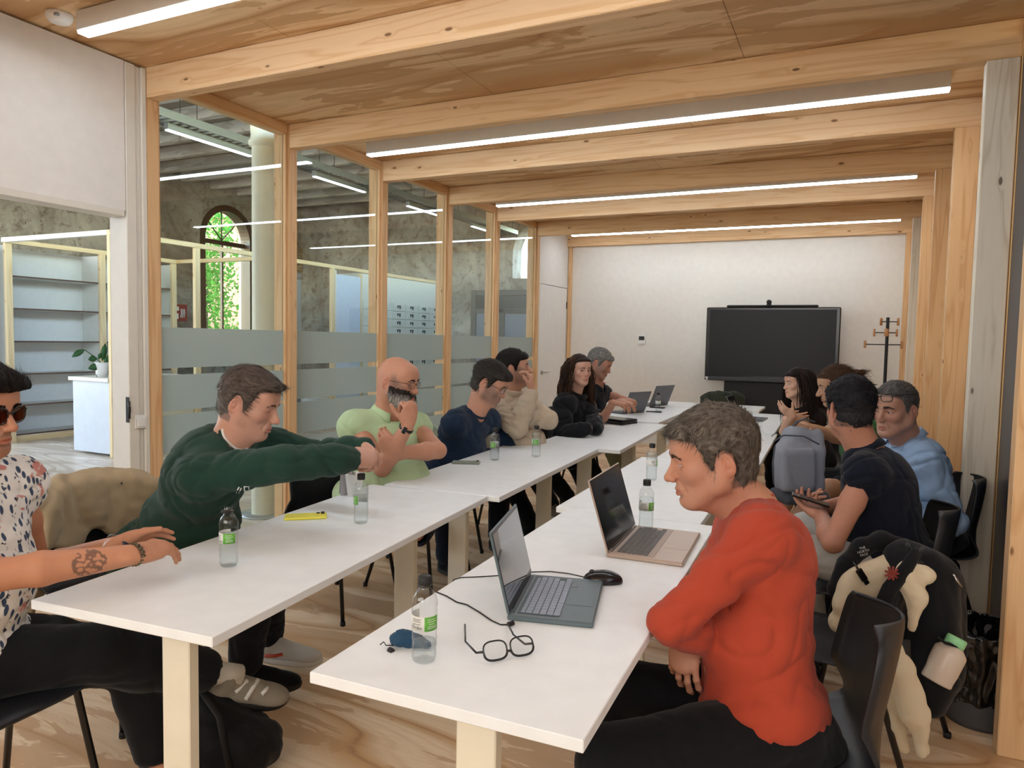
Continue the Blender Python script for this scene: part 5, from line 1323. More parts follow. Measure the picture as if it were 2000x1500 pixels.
def bin_():
    t = thing('waste_bin', 'waste bin lined with a black plastic bag by the right post', 'bin', (.50, 3.22, 0)); m = MB()
    m.lathe([(0, 0), (.115, 0), (.118, .02), (.150, .33), (.147, .33), (.112, .02), (0, .012)], n=36); m.build('bucket', plain('bin_grey', '4a4a4c', .5), t, True)
    fl = Field(V(.50, 3.22, .02) - V(.24, .24, .0), V(.50, 3.22, .4) + V(.24, .24, .06), .007); c = V(.50, 3.22, 0)
    fl.cone(c + V(0, 0, .13), c + V(0, 0, .34), .140, .168, .02); fl.cone(c + V(0, 0, .30), c + V(0, 0, .50), .135, .150, .01, 's')
    fl.plane(c + V(0, 0, .375), V(0, 0, 1), .006); fl.plane(c + V(0, 0, .09), V(0, 0, -1), .01)
    def dp(W, N): q = (W - c); a = np.arctan2(q[:, 1], q[:, 0]); return N * (.010 * (1 - 2 * np.abs(noise3(np.stack([a * 3.2, q[:, 2] * 9, a * 0], 1)))) + .006 * noise3(q * 30))[:, None]
    W, Q = fl.mesh(dp); np_mesh('bag_liner', W, Q, plain('bin_bag', '0d0d0e', .18, spec=.6), t)
bin_()
# ---------------------------------------------------------------- bottles
def _bottle_mats():
    t = NT('bottle_plastic'); tr = t.n('BsdfTransparent', {'Color': (.95, .965, .965, 1)}); g = t.n('BsdfGlossy', {'Roughness': .05}); co = t.co()
    bp = t.n('Bump', {'Height': t.noise(co, 70, 3), 'Strength': .5, 'Distance': .002}); t.t.links.new(bp.outputs[0], g.inputs['Normal'])
    mx = t.n('MixShader', {0: t.math('MULTIPLY_ADD', schlick(t, .04), .8, .03), 1: tr, 2: g}); t.t.links.new(mx.outputs[0], t.out.inputs[0]); M['pet'] = t.m
    t = NT('water'); g = t.n('BsdfGlass', {'IOR': 1.2, 'Roughness': 0., 'Color': (.97, .985, .985, 1)}); tr = t.n('BsdfTransparent', {'Color': (.95, .97, .97, 1)}); mx = t.n('MixShader', {0: .8, 1: g, 2: tr}); t.t.links.new(mx.outputs[0], t.out.inputs[0]); M['water'] = t.m
    M['cap'] = plain('cap_black', '101010', .6); M['label_green'] = plain('label_green', '5fa83a', .5); M['label_clear'] = plain('label_white', 'd9d9d2', .5); M['label_ink'] = plain('label_ink', '5c5f5c', .6)
_bottle_mats()
_b = {}
BP = [(.0, .004), (.012, .003), (.020, .001), (.0245, .004), (.0270, .012), (.0275, .022), (.0262, .030), (.0278, .038), (.0262, .046), (.0278, .054), (.0264, .062), (.0274, .070), (.0272, .074), (.0272, .108), (.0280, .114), (.0268, .120), (.0282, .126), (.0280, .134), (.0255, .144), (.0205, .153), (.0145, .160), (.0125, .164), (.0125, .168), (.0150, .1685), (.0150, .1705), (.0125, .171), (.0122, .184)]
def bottle(pos, label, lvl=.12, turn=0., opened=False, h=.187):
    if not _b:
        def fn(a, z): return 1 - .05 * max(0, cos(5 * a)) ** 2 * (z < .012) + (.012 * sin(3 * a + z * 260) if .03 < z < .07 or .112 < z < .13 else 0)
        me = MB().lathe(BP, n=30, fn=fn).mesh('bottle_body'); me.materials.append(M['pet']); _b['body'] = me
        me = MB().lathe([(0, .1705), (.0142, .1705), (.0145, .173), (.0145, .1865), (.013, .1885), (0, .189)], n=30, fn=lambda a, z: 1 + .012 * (cos(30 * a / 1) > 0) * (.172 < z < .187)).mesh('cap'); me.materials.append(M['cap']); _b['cap'] = me
        me = MB().lathe([(.0145, .1665), (.0148, .167), (.0148, .1702), (.0140, .1703)], n=24).mesh('cap_ring'); me.materials.append(M['cap']); _b['ring'] = me
        def arc(r, a0, a1, z0, z1, n=14): return [[(r * cos(a0 + (a1 - a0) * k / n), r * sin(a0 + (a1 - a0) * k / n), z) for z in (z0, z1)] for k in range(n + 1)]
        me = MB().sheet(arc(.0277, -2.2, 1.9, .075, .107, 30), .0003).mesh('label_sleeve'); me.materials.append(M['label_clear']); _b['sleeve'] = me
        me = MB().sheet(arc(.0281, .55, 1.85, .0755, .1065, 14), .0003).mesh('label_panel'); me.materials.append(M['label_green']); _b['panel'] = me
        m = MB()
        for z, a0, a1 in ((.101, -.5, .3), (.098, -.5, .2), (.095, -.5, .3), (.090, -.5, .25), (.080, -.1, .35), (.083, -.1, .35)): m.sheet(arc(.0281, a0, a1, z, z + .0012, 4), .0002)
        me = m.mesh('label_text'); me.materials.append(M['label_ink']); _b['text'] = me
        m = MB()
        for z, a0, a1 in ((.100, .8, 1.5), (.095, .8, 1.6), (.090, .9, 1.4), (.085, .8, 1.6), (.081, .8, 1.6)): m.sheet(arc(.0284, a0, a1, z, z + .0013, 5), .0002)
        me = m.mesh('panel_text'); me.materials.append(M['label_clear']); _b['ptext'] = me
    t = thing('water_bottle', label, 'bottle', (pos[0], pos[1], TZ + .0005), turn, group='small water bottles on the tables')
    if label.startswith('half empty'):
        for k, ch_ in enumerate('33cl'): a_ = -.55 + k * .2; text_obj('volume_mark', ch_, .011, (.0283 * cos(a_), .0283 * sin(a_), .084), np.array([[-sin(a_), cos(a_), 0], [0, 0, 1], [cos(a_), sin(a_), 0]]), M['label_ink'], None, ext=.0001).parent = t
    link('bottle_body', _b['body'], None, t, True); link('cap_ring', _b['ring'], None, t, True)
    c = link('cap', _b['cap'], None, t, True)
    if opened: c.location = (.036, .012, .160 + .006); c.rotation_euler = (0, rad(-12), 0); c.scale = (.95, .95, .5); c.location = (.030, .008, .082); MB().tube([(.014, 0, .169), (.020, .002, .170), (.026, .005, .169)], .0018, 5).build('cap_strap', M['cap'], t, True)
    s_ = link('label_sleeve', _b['sleeve'], None, t, True); link('label_text', _b['text'], None, s_, True)
    p = link('label_panel', _b['panel'], None, t, True); link('panel_text', _b['ptext'], None, p, True)
    if lvl > .01:
        pr = [(r * .955, max(z, .0045)) for r, z in BP if z < lvl and r > 0]; pr = [(0, .0045)] + pr + [(pr[-1][0], lvl), (0, lvl)]
        MB().lathe(pr, n=26).build('water', M['water'], t, True)
    return t
for px, py, lb, lv, tn, op in ((828, 1291, 'half empty capped bottle nearest the camera, beside the blue pouch', .045, -1.55, 0), (447, 1106, 'opened bottle with its cap hanging, near the floral shirt man', .10, -1.9, 1), (705, 1022, 'full capped bottle in front of the paper cup', .15, -3.2, 0),
        (1261, 1034, 'capped bottle behind the rose gold laptop', .12, -1.55, 0), (1272, 938, 'capped bottle at the far side of the second right table', .14, -.9, 0), (1047, 892, 'capped bottle in front of the beige hoodie man', .14, -2.6, 0),
        (966, 899, 'capped bottle in front of the navy sweater man', .15, -2.9, 0), (1169, 848, 'bottle beside the closed black laptop, nearer of the pair', .13, -.8, 0), (1158, 835, 'bottle beside the closed black laptop, farther of the pair', .13, -2.5, 0), (1285, 803, 'farthest capped bottle, beside the two raised laptops', .12, -.9, 0)):
    p = onz(px, py, TZ); bottle(p, lb, lv, tn, bool(op))
# ---------------------------------------------------------------- laptops
def screen_mat(name, kind):
    t = NT(name); co = t.co(kind='Object')
    if kind == 'x': pass
    return t
def laptop(pos, a, w, d, open_, label, body, keys, screen, ang=108, keyrows=6, pad=None, group='laptops on the tables', z=TZ, lidcol=None):
    """pos: middle of the hinge edge on the table; a: direction from the user to the screen in radians (world)"""
    t = thing('laptop', label, 'laptop', (pos[0], pos[1], z + .0006), a - pi / 2, group=group)   # local +y: away from the user
    MB().box((-w / 2, -d, .0), (w / 2, 0, .0135), bev=.003).build('base', body, t, True)
    if open_:
        kb = MB().box((-w / 2 + .018, -d + .095, .0136), (w / 2 - .018, -.022, .0146)).build('keyboard', keys[1], t, True); kb['kind'] = 'stuff' if 0 else 'thing'
        kw = (w - .046) / 14.5; y = -.030; rows = []
        kme = {}
        for r in range(keyrows):
            hh = .0105 if r == 0 else .0155; x = -w / 2 + .023; seq = [1] * 14 if r == 0 else [1.0] * 13 + [1.5] if r == 1 else [1.5] + [1] * 12 + [1.0] if r == 2 else [1.8] + [1] * 11 + [1.7] if r == 3 else [1.3] + [1] * 10 + [2.2] if r == 4 else [1.2, 1, 1, 1.2, 5, 1.2, 1, 1, 1, 1]
            for q in seq:
                ww = kw * q - .0018; k = (round(ww, 5), round(hh, 5))
                if k not in kme: me = MB().box((0, -hh, 0), (ww, 0, .0016), bev=.0005).mesh('key'); me.materials.append(keys[0]); kme[k] = me
                o = link('key', kme[k], None, kb, True); o.location = (x, y, .0146); x += kw * q
            y -= hh + .0022
        MB().box((-.055, -d + .012, .0136), (.055, -d + .082, .0141), bev=.0004).build('touchpad', pad or body, t, True)
        MB().box((-w / 2 + .02, -.015, .0136), (w / 2 - .02, -.010, .0150)).build('speaker_grille', M['charcoal'], t, True)
    th_ = rad(ang) if open_ else 0; n = V(0, cos(th_ - pi / 2) * 0, 0)
    up = V(0, -cos(th_), sin(th_)); nn = V(0, -sin(th_), -cos(th_))               # lid direction, screen normal
    R = np.array([[1, 0, 0], up, nn]); hh = d * .97 if not open_ else min(d * .98, w * .68)
    o_ = V(0, -.003, .0150)
    MB().box((-w / 2, .0, -.0035), (w / 2, hh, .0030), R=R, o=o_, bev=.0022).build('lid', lidcol or body, t, True)
    if open_:
        MB().box((-w / 2 + .003, .004, .0031), (w / 2 - .003, hh - .003, .0036), R=R, o=o_).build('bezel', M['black_gloss'], t, True)
        MB().box((-w / 2 + .008, .018, .0037), (w / 2 - .008, hh - .010, .0041), R=R, o=o_).build('display', screen, t, True)
        m = MB(); m.tube([(-w * .36, -.001, .013), (w * .36, -.001, .013)], .0055, 10); m.build('hinge', M['charcoal'], t, True)
    return t
sg_ = plain('laptop_slate', '5d6b70', .4, .3); key_s = plain('key_slate', '8b95a3', .5); rose = plain('laptop_rose', 'b9a596', .38, .35); key_d = plain('key_dark', '4b4744', .5); kb_r = plain('keybed_rose', 'a8978a', .5)
M['scr_off'] = plain('display_off', '08090b', .12, spec=.5); M['lap_grey'] = plain('laptop_grey', '63656a', .4, .4)
def _mirror_display():
    t = NT('display_reflection'); co = t.co(); n = t.noise(co, 5, 3, .5, 1.2); c = t.ramp(n, [(.35, srgb('15202c')), (.5, srgb('2c3d4c')), (.62, srgb('52616b'))]); return t.bsdf(c, .045, .9, Coat_Weight=1., Coat_Roughness=.02)  # blue-grey blotches of a reflected room painted into the display's colour
M['scr_reflection'] = _mirror_display()
A = onz(990, 1212, TZ); B = onz(1035, 1130, TZ); d_ = B - A; w1 = np.linalg.norm(d_[:2]); mid = (A + B) / 2; a1 = math.atan2(d_[1], d_[0]) + pi / 2
l1 = laptop(mid, a1, w1, .215, True, 'slate grey laptop nearest the camera, screen raised, beside the eyeglasses', sg_, (key_s, plain('keybed_slate', '3d474c', .5)), M['scr_reflection'], ang=104)
o = MB().box((.085, -.150, .0136), (.103, -.132, .0139)).build('sticker', M['black_gloss'], l1, True)
A = onz(1184, 1088, TZ); B = onz(1238, 1032, TZ); d_ = B - A; w2 = np.linalg.norm(d_[:2]); mid = (A + B) / 2; a2 = math.atan2(d_[1], d_[0]) + pi / 2
laptop(mid, a2, w2, .245, True, 'rose gold laptop with a dark screen, under the chin of the red sweater man', rose, (key_d, kb_r), M['scr_off'], ang=107)
c = onz(1232, 808, TZ); laptop(c + V(0.02, .04, 0), rad(-24), .33, .225, True, 'open grey laptop facing the woman with curly hair', M['lap_grey'], (key_d, M['charcoal']), M['scr_off'], ang=112)
c = onz(1250, 795, TZ); laptop(c + V(.14, .26, 0), rad(-20), .36, .24, True, 'open grey laptop facing the man in the black polo', M['lap_grey'], (key_d, M['charcoal']), M['scr_off'], ang=112)
c = onz(1445, 818, TZ); laptop(c, rad(178), .33, .23, True, 'grey laptop behind the head of the red sweater man', M['lap_grey'], (key_d, M['charcoal']), M['scr_off'], ang=118)
c = onz(1212, 826, TZ); laptop(c + V(-.02, .10, 0), rad(72), .33, .235, False, 'closed black laptop lying on the third left table', M['black_matte'], None, None); laptop(c + V(-.005, .115, 0), rad(70), .29, .21, False, 'black tablet computer stacked on the closed laptop', M['black_gloss'], None, None, z=TZ + .0195)
# ---------------------------------------------------------------- small things on the tables
def slab_phone(px, py, a, label, mat, w=.076, l=.158, th=.0095, cams=3, z=TZ, lens=True):
    p = onz(px, py, z); t = thing('mobile_phone', label, 'phone', (p[0], p[1], z + .0006), a); MB().bbox((-l / 2, -w / 2, 0), (l / 2, w / 2, th), .004).build('case', mat, t, True)
    if cams:
        b = MB().bbox((l / 2 - .042, w / 2 - .042, th + .0001), (l / 2 - .006, w / 2 - .006, th + .0018), .002).build('camera_bump', mat, t, True)
        for cx, cy in ((l / 2 - .015, w / 2 - .015), (l / 2 - .015, w / 2 - .033), (l / 2 - .032, w / 2 - .024))[:cams]: MB().lathe([(0, .003), (.0068, .003), (.0072, 0), (.0072, 0)][::-1], (cx, cy, th + .0018), 16).build('lens', M['black_gloss'], b, True)
    else: MB().box((-l / 2 + .004, -w / 2 + .004, th), (l / 2 - .004, w / 2 - .004, th + .0006)).build('display', M['black_gloss'], t, True)
    return t
q0 = onz(554, 1016, TZ); q1 = onz(640, 1012, TZ); slab_phone(597, 1011, math.atan2(q1[1] - q0[1], q1[0] - q0[0]) - .0, 'phone in a bright yellow case on the nearest left table', plain('case_yellow', 'e9df52', .5))
slab_phone(910, 905, rad(22), 'phone in a grey green case on the second left table', plain('case_greygreen', '7f877a', .45), cams=1)
slab_phone(1277, 805, rad(5), 'black phone lying beside the farthest bottle', M['black_gloss'], cams=0); slab_phone(1284, 797, rad(-5), 'black phone behind the farthest bottle, by the wall side', M['black_gloss'], cams=0)
def mouse():
    A = onz(1141, 1135, TZ); B = onz(1211, 1139, TZ); c = (A + B) / 2; d = nrm(B - A); s_ = V(-d[1], d[0], 0); R = np.array([d, s_, V(0, 0, 1)]); t = thing('computer_mouse', 'black wired computer mouse right of the slate laptop', 'mouse', (c[0], c[1], TZ))
    fl = Field(c - V(.09, .09, .01), c + V(.09, .09, .06), .0022); fl.ell(c + V(0, 0, .006) + d * .004, (.056, .032, .030), R, .004); fl.ell(c + V(0, 0, .004) - d * .018, (.036, .029, .022), R, .01); fl.plane(c + V(0, 0, .0008), V(0, 0, -1), .002)
    W, Q = fl.mesh(); np_mesh('mouse_body', W, Q, plain('mouse_black', '15161a', .2), t)
    m = MB(); m.lathe([(0, -.0035), (.008, -.0035), (.009, 0), (.008, .0035), (0, .0035)], c + V(0, 0, .0275) - d * .030, 16, np.array([d, V(0, 0, 1), s_])); m.build('scroll_wheel', M['charcoal'], t)
    m = MB(); z = V(0, 0, TZ + .0018); P = [onz(x, y, TZ + .002) for x, y in ((1141, 1127), (1110, 1120), (1075, 1116), (1040, 1117), (1005, 1122), (960, 1125), (925, 1127), (900, 1128), (886, 1132))]; m.tube(P + [P[-1] + V(-.015, .004, -.03), P[-1] + V(-.012, .002, -.10)], .0016, 6)
    m.build('mouse_cable', M['black_matte'], t)
mouse()
cb = thing('charging_cable', 'thin black charging cable curving across the nearest right table', 'cable', tuple(onz(930, 1180, TZ)))
m = MB(); m.tube([onz(x, y, TZ + .002) for x, y in ((852, 1156), (872, 1164), (892, 1176), (912, 1181), (935, 1195), (960, 1212), (978, 1220), (992, 1220))], .0019, 6); m.tube([onz(992, 1220, TZ + .005), onz(1003, 1216, TZ + .007)], .006, 8); m.build('cable', M['black_matte'], cb)
def eyeglasses():
    t = thing('eyeglasses', 'black framed eyeglasses lying open on the nearest right table', 'glasses', tuple(onz(980, 1280, TZ)))
    A = onz(944, 1295, TZ + .004); B = onz(1048, 1276, TZ + .004); d = nrm(B - A); w = np.linalg.norm(B - A); bk = V(-d[1], d[0], 0); up = nrm(V(0, 0, 1) - bk * .55 * -1)
    m = MB(); g = MB(); r = .0021
    for cx in (.25, .75):
        ring = [A + d * w * cx + (d * (np.sign(cos(k * 2 * pi / 26)) * abs(cos(k * 2 * pi / 26)) ** .7 * w * .215) + up * (.021 + np.sign(sin(k * 2 * pi / 26)) * abs(sin(k * 2 * pi / 26)) ** .7 * .020)) for k in range(26)]
        m.tube(ring, [r * (1.25 if k > 13 else .9) for k in range(26)], 7, closed=True); off = nrm(np.cross(d, up)) * .0005; g.add([p + off for p in ring] + [p - off for p in ring], [list(range(26)), list(range(26, 52))[::-1]] + [(i, (i + 1) % 26, 26 + (i + 1) % 26, 26 + i)[::-1] for i in range(26)])
    m.tube([A + d * w * .455 + up * .014, A + d * w * .50 + up * .016, A + d * w * .545 + up * .012], r * 1.2, 7); m.build('frame_front', M['black_gloss'], t); g.build('lens', M['lens'], t)
    for P in ((A + d * w * .035 + up * .022, onz(930, 1275, TZ + .016), onz(909, 1253, TZ + .022), onz(908, 1220, TZ + .008)), (B - d * w * .035 + up * .022, onz(1025, 1258, TZ + .02), onz(1003, 1240, TZ + .022), onz(991, 1218, TZ + .012))): m = MB(); m.tube(list(P), [.0028, .0026, .0022, .0026], 7); m.build('temple_arm', M['black_gloss'], t)
eyeglasses()
def pouch():
    c = onz(800, 1262, TZ); t = thing('cloth_pouch', 'small crumpled blue cloth pouch behind the nearest bottle', 'pouch', (c[0], c[1], TZ)); c = c + V(0, 0, .016); fl = Field(c - .08, c + .08, .003)
    for dx, dy, r in ((-.028, .005, .016), (-.010, .0, .017), (.012, -.004, .014), (.032, -.006, .010), (.045, -.008, .007)): fl.ell(c + V(_r[0] * dx, _r[1] * dx + dy, (r - .016)), (r * 1.2, r * 1.2, r), None, .015)
    fl.plane(c - V(0, 0, .0155), V(0, 0, -1), .002); W, Q = fl.mesh(lambda W, N: N * (.004 * noise3(W * 60) + .0015 * noise3(W * 190))[:, None]); np_mesh('fabric', W, Q, knit('pouch_blue', '27465f'), t)
    m = MB(); p = c - V(_r[0] * .03, _r[1] * .03, .010) + V(0, -.012, 0); m.tube([p, p + V(-.012, -.012, .002), p + V(-.022, -.006, .006), p + V(-.028, -.012, 0)], .0013, 5); m.build('drawstring', M['black_matte'], t)
    m = MB(); m.tube([p + V(.0, -.016, -.004), p + V(.012, -.020, -.004)], [.0065, .006], 9); m.build('cord_lock', M['black_matte'], t)
pouch()
def cup():
    c = onz(692, 968, TZ); t = thing('paper_cup', 'white paper cup with a spoon, on the nearest left table', 'cup', (c[0], c[1], TZ + .0005)); MB().lathe([(0, .006), (.026, .006), (.0285, 0), (.0295, .0), (.040, .096), (.0418, .097), (.0415, .100), (.0392, .099), (.030, .012), (0, .011)], n=36).build('cup_body', plain('paper_white', 'eeebe4', .6), t, True)
    MB().lathe([(0, .078), (.0365, .078)][::-1], n=30).build('drink', plain('tea', '7a3f22', .1), t, True); m = MB(); m.tube([(.01, 0, .05), (-.018, .004, .115), (-.030, .006, .150)], .0022, 6, flat=.4); m.build('spoon', plain('spoon_green', '3f5c3a', .4), t, True)
    b = thing('name_card', 'grey folded card standing behind the paper cup', 'card', (c[0] - .05, c[1] + .03, TZ)); MB().sheet([[c + V(-.085, .0, .0), c + V(-.06, .03, .0)], [c + V(-.06, -.02, .10), c + V(-.02, .03, .10)]], .001, smooth=False).sheet([[c + V(-.06, -.02, .10), c + V(-.02, .03, .10)], [c + V(-.052, -.03, .0), c + V(-.005, .05, .0)]], .001, smooth=False).build('card', plain('card_grey', 'b9b6b8', .6), b)
cup()

def person_red():
    H = D(1391, 892, 1.90); kn = knit('rust_knit', 'a9432e', 1400)
    p = Person('person in an orange-red sweater leaning on the nearest right table', H, face_frame(184, -12, 0), D(1508, 1420, 1.84), hd(280), N=D(1472, 992, 1.92), sc=1.07, build=1.18)
    p.j(elL=D(1268, 1205, 1.68), wrL=D(1415, 1262, 1.90), elR=D(1330, 1225, 2.12), wrR=D(1343, 1228, 1.90), knL=D(1225, 1475, 1.72), anL=D(1190, 1850, 1.75), knR=D(1262, 1352, 2.0), anR=D(1215, 1700, 1.98))
    p.check()
    p.body('c08262', hands={'R': dict(d=D(1335, 1285, 1.86) - D(1343, 1228, 1.90), n=hd(300), curl=(25, 35, 25))}, hres=.0021, beard=.15, beardcol=(.33, .22, .17), eye=.42, look=(0, 1, -.55), noselen=1.14, rosy=1.1)
    p.brows('4a382c')
    p.hair(col='2a1e17', grey=.20, greycol='a59c8e', top=.020, side=.011, quiff=.004, line=.006, n=7500, len=.025, res=.0023, comb=(0, .3, -.1), mess=.6, rough=.0026, w=.0007, lift=.26)
    p.top('sweater', kn, t=.013, cuff={'L': .80, 'R': .8}, neck=.062, folds=[([D(1440, 1180, 1.78), D(1390, 1205, 1.76), D(1340, 1235, 1.74)], .006), ([D(1500, 1150, 1.74), D(1440, 1185, 1.76)], .004)], wr=.0042, belly=.25, hemcut=.13)
    p.crew(kn, r=.064, th=.0055)
    p.trousers('trousers', M['black_cloth'])
def person_floral():
    H = D(-48, 800, 1.95)
    p = Person('person in a floral short sleeved shirt, cut off by the left edge', H, face_frame(8, -6, 0), V(-2.18, 1.04, .55), hd(105), N=D(-95, 918, 1.92), sc=1.03, build=1.25)
    p.j(elR=D(50, 1190, 1.74), wrR=D(262, 1083, 1.93), elL=D(78, 1042, 2.18), wrL=D(228, 1064, 2.20), knR=D(300, 1270, 2.14), anR=D(412, 1312, 2.30), knL=D(290, 1290, 2.25), anL=D(322, 1560, 2.2))
    p.ak = 1.14; p.check(); flo = NT('floral_print'); co = flo.co(); n = flo.noise(co, 16, 2, .5, 1.); v = flo.n('TexVoronoi', {'Vector': co, 'Scale': 11.}); lf = flo.n('TexVoronoi', {'Vector': flo.n('Mapping', {'Vector': co, 'Scale': (1, 2.2, 1), 'Rotation': (.5, .7, .3)}).outputs[0], 'Scale': 26.})
    c = flo.mix(flo.ramp(lf.outputs['Distance'], [(.30, 1), (.37, 0)]), srgb('dcd9d2'), srgb('3d4a63')); c = flo.mix(flo.math('MULTIPLY', flo.ramp(v.outputs['Distance'], [(.24, 1), (.30, 0)]), flo.ramp(n, [(.48, 0), (.52, 1)])), c, srgb('c07f74')); c = flo.mix(flo.ramp(flo.noise(co, 40, 4, .7), [(.36, 1), (.40, 0)]), c, srgb('2b3040'))
    fm = flo.bsdf(c, .8, .2, bump=flo.noise(co, 700, 2), bs=.15, bd=.001)
    hR = D(345, 1058, 2.06) - D(262, 1083, 1.93); hL = D(312, 1040, 2.34) - D(228, 1064, 2.20)
    tat = [D(175, 1103, 1.80)]
    p.body('c2825c', hands={'R': dict(d=hR, n=V(0, 0, -1) + hd(250) * .35, curl=(16, 22, 16), spread=1.5, thumb=(26, 6, 8)), 'L': dict(d=hL, n=hd(90) + V(0, 0, -.3), curl=(14, 20, 14), spread=1.5, thumb=(34, 8, 8))}, hres=.0024, beard=.45, noselen=1.15, eye=.8, armr=1.08)
    # tattoo: dark ink on the forearm skin
    tc = surf(p.bodyobj, 175, 1100)[0]; tc = tat[0] if tc is None else tc
    me = p.bodyobj.data; W = np.empty(len(me.vertices) * 3, f32); me.vertices.foreach_get('co', W); W = W.reshape(-1, 3); q = W - tc; r = np.linalg.norm(q, axis=1); c_ = me.color_attributes['tint']; arr = np.empty(len(W) * 4, f32); c_.data.foreach_get('color', arr); arr = arr.reshape(-1, 4)
    k = (r < .040) & (np.abs(noise3(q * 60)) < .20); arr[k, :3] = arr[k, :3] * .35 + .02; c_.data.foreach_set('color', arr.ravel())
    p.brows('1a1412'); p.hair(col='17110e', top=.028, side=.008, quiff=.008, n=3500, len=.035, comb=(0, -.5, .8), mess=.5, res=.0028)
    g = p.glasses(mat=plain('tortoise', '24160f', .2), lens=M['lens_amber'], r=.0024, w=.0265, h=.021, shape=1.1)
    p.top('shirt', fm, long=False, frac=.9, t=.018, neck=.064, wr=.005, belly=.6, hem=-.05, hemcut=.20, res=.006, ar=1.12)
    p.polo_collar(fm, r=.066, h=.04, open_=.5)
    p.trousers('trousers', M['black_cloth'], knee=.080, cuff=.064, frac=.78)
    for n, a, b, mt, nm in (('R', D(262, 1083, 1.93), hR, plain('bracelet_metal', '6f6552', .35, .8), 'bracelet'), ('L', D(233, 1064, 2.205), hL, plain('watch_band', '1b2436', .5), 'watch')):
        d = nrm(b); e = nrm(np.cross(d, (0, 0, 1))); f = np.cross(d, e); m = MB()
        if nm == 'bracelet':
            for k in range(16): an = k * 2 * pi / 16; q = a + e * cos(an) * .031 + f * sin(an) * .027; m.tube([q - d * .006 + f * 0, q + d * .006], .0052, 6)
        else: m.tube([a + e * cos(k * 2 * pi / 24) * .030 + f * sin(k * 2 * pi / 24) * .027 for k in range(24)], .0105, 6, closed=True, flat=.35, up=e)
        m.build(nm, mt, p.root)
    m = MB(); a = D(222, 1063, 2.20); d = nrm(hL); e = nrm(np.cross(d, (0, 0, 1))); f = np.cross(d, e); m.tube([a + e * cos(k * 2 * pi / 24) * .031 + f * sin(k * 2 * pi / 24) * .028 for k in range(24)], .004, 6, closed=True); m.build('bead_bracelet', plain('beads', '5b5550', .4), p.root)
    sd = D(590, 1362, 2.38) - D(420, 1350, 2.25)
    m = MB(); aR = p.L['anR']; up = nrm(p.L['knR'] - aR); m.tube([aR - up * .04, aR + up * .02, aR + up * .09], [.037, .036, .041], 16); m.build('sock', knit('sock_white', 'd9d6cc', 300), p.root)
    sh_ = p.shoe('R', sd, knit('sneaker_grey', '8d8577', 400), M['sole_black'], up=nrm(nrm(up) + V(0, 0, .6)), size=.30, ank=aR - V(0, 0, .01), label='grey sneaker with three white stripes')
    for L in ([(437, 1377), (460, 1352), (483, 1328)], [(480, 1366), (492, 1346), (504, 1328)], [(511, 1356), (523, 1343), (535, 1332)]): decal(sh_, [L], .0075, 'stripe', plain('stripe_white', 'e2dfd8', .6), sh_)
    p.shoe('L', hd(10), M['black_cloth'], M['sole_black'], ank=V(p.L['anL'][0], p.L['anL'][1], .09))
def person_green():
    H = D(487, 786, 2.66); kn = knit('green_knit', '1f3b31', 900)
    p = Person('person in a dark green sweatshirt reaching over the nearest left table', H, face_frame(2, -18, 0), seat(0, D(448, 862, 2.62), 20, .40), hd(80), N=D(448, 862, 2.62), sc=1.04, build=1.28)
    p.j(elR=D(548, 905, 2.42), wrR=D(690, 896, 2.62), elL=D(600, 888, 2.95), wrL=D(716, 876, 2.86), knR=D(545, 1165, 2.75), anR=D(482, 1285, 2.80), knL=D(600, 1150, 2.98), anL=D(525, 1245, 3.08))
    p.check()
    p.body('c99278', hands={'R': dict(d=D(735, 890, 2.72) - D(690, 896, 2.62), n=hd(270) + V(0, 0, -.5), curl=(55, 60, 40), thumb=(30, 25, 30)), 'L': dict(d=D(735, 892, 2.80) - D(716, 876, 2.86), n=hd(90) + V(0, 0, -.7), curl=(40, 55, 40), thumb=(30, 25, 30))}, hres=.0024, beard=.12, beardcol=(.4, .3, .25), eye=.15, noselen=1.15, legskin='R', rosy=1.5)
    p.brows('5a463a', th=.8); p.hair(col='3a2b24', grey=.12, greyside=.2, top=.018, side=.009, quiff=.006, line=.012, temple=.5, n=4500, len=.03, comb=(0, .7, .2), mess=.4, res=.0027)
    tp = p.top('sweatshirt', kn, t=.016, cuff=.96, neck=.062, wr=.005, belly=.7, slump=0., hemcut=.13, ar=1.12)
    p.crew(kn, r=.063, th=.0055); p.crew(plain('tee_white', 'dcd9d4', .8), r=.058, th=.004, lift=.010, name='undershirt_collar')
    w = plain('print_white', 'd8dad6', .6); decal(tp, [[(477, 950), (486, 950), (486, 958), (477, 958), (477, 950)], [(461, 962), (464, 956), (467, 951)], [(466, 963), (469, 957), (471, 953)], [(493, 949), (498, 958)], [(498, 949), (493, 958)]], .0022, 'chest_print', w, p.root)
    p.trousers('trousers', knit('trouser_navy', '15171e', 700), knee=.072, cuff=.06, frac=.82)
    p.shoe('L', hd(8), knit('sneaker_white', 'c9c6be', 400), M['sole_white'], size=.30, lace=plain('lace_grey', '8d8c88', .8), ank=D(532, 1250, 3.08), label='pale grey sneaker with a red patch')
    sh_ = [c for c in kids(p.root) if c.name.startswith('shoe')][0]; decal(sh_, [[(518, 1280), (535, 1281), (552, 1278)]], .007, 'patch', plain('patch_red', 'c8492f', .6), sh_)
    p.shoe('R', hd(0), M['black_cloth'], M['sole_black'], size=.29, ank=D(482, 1300, 2.82))
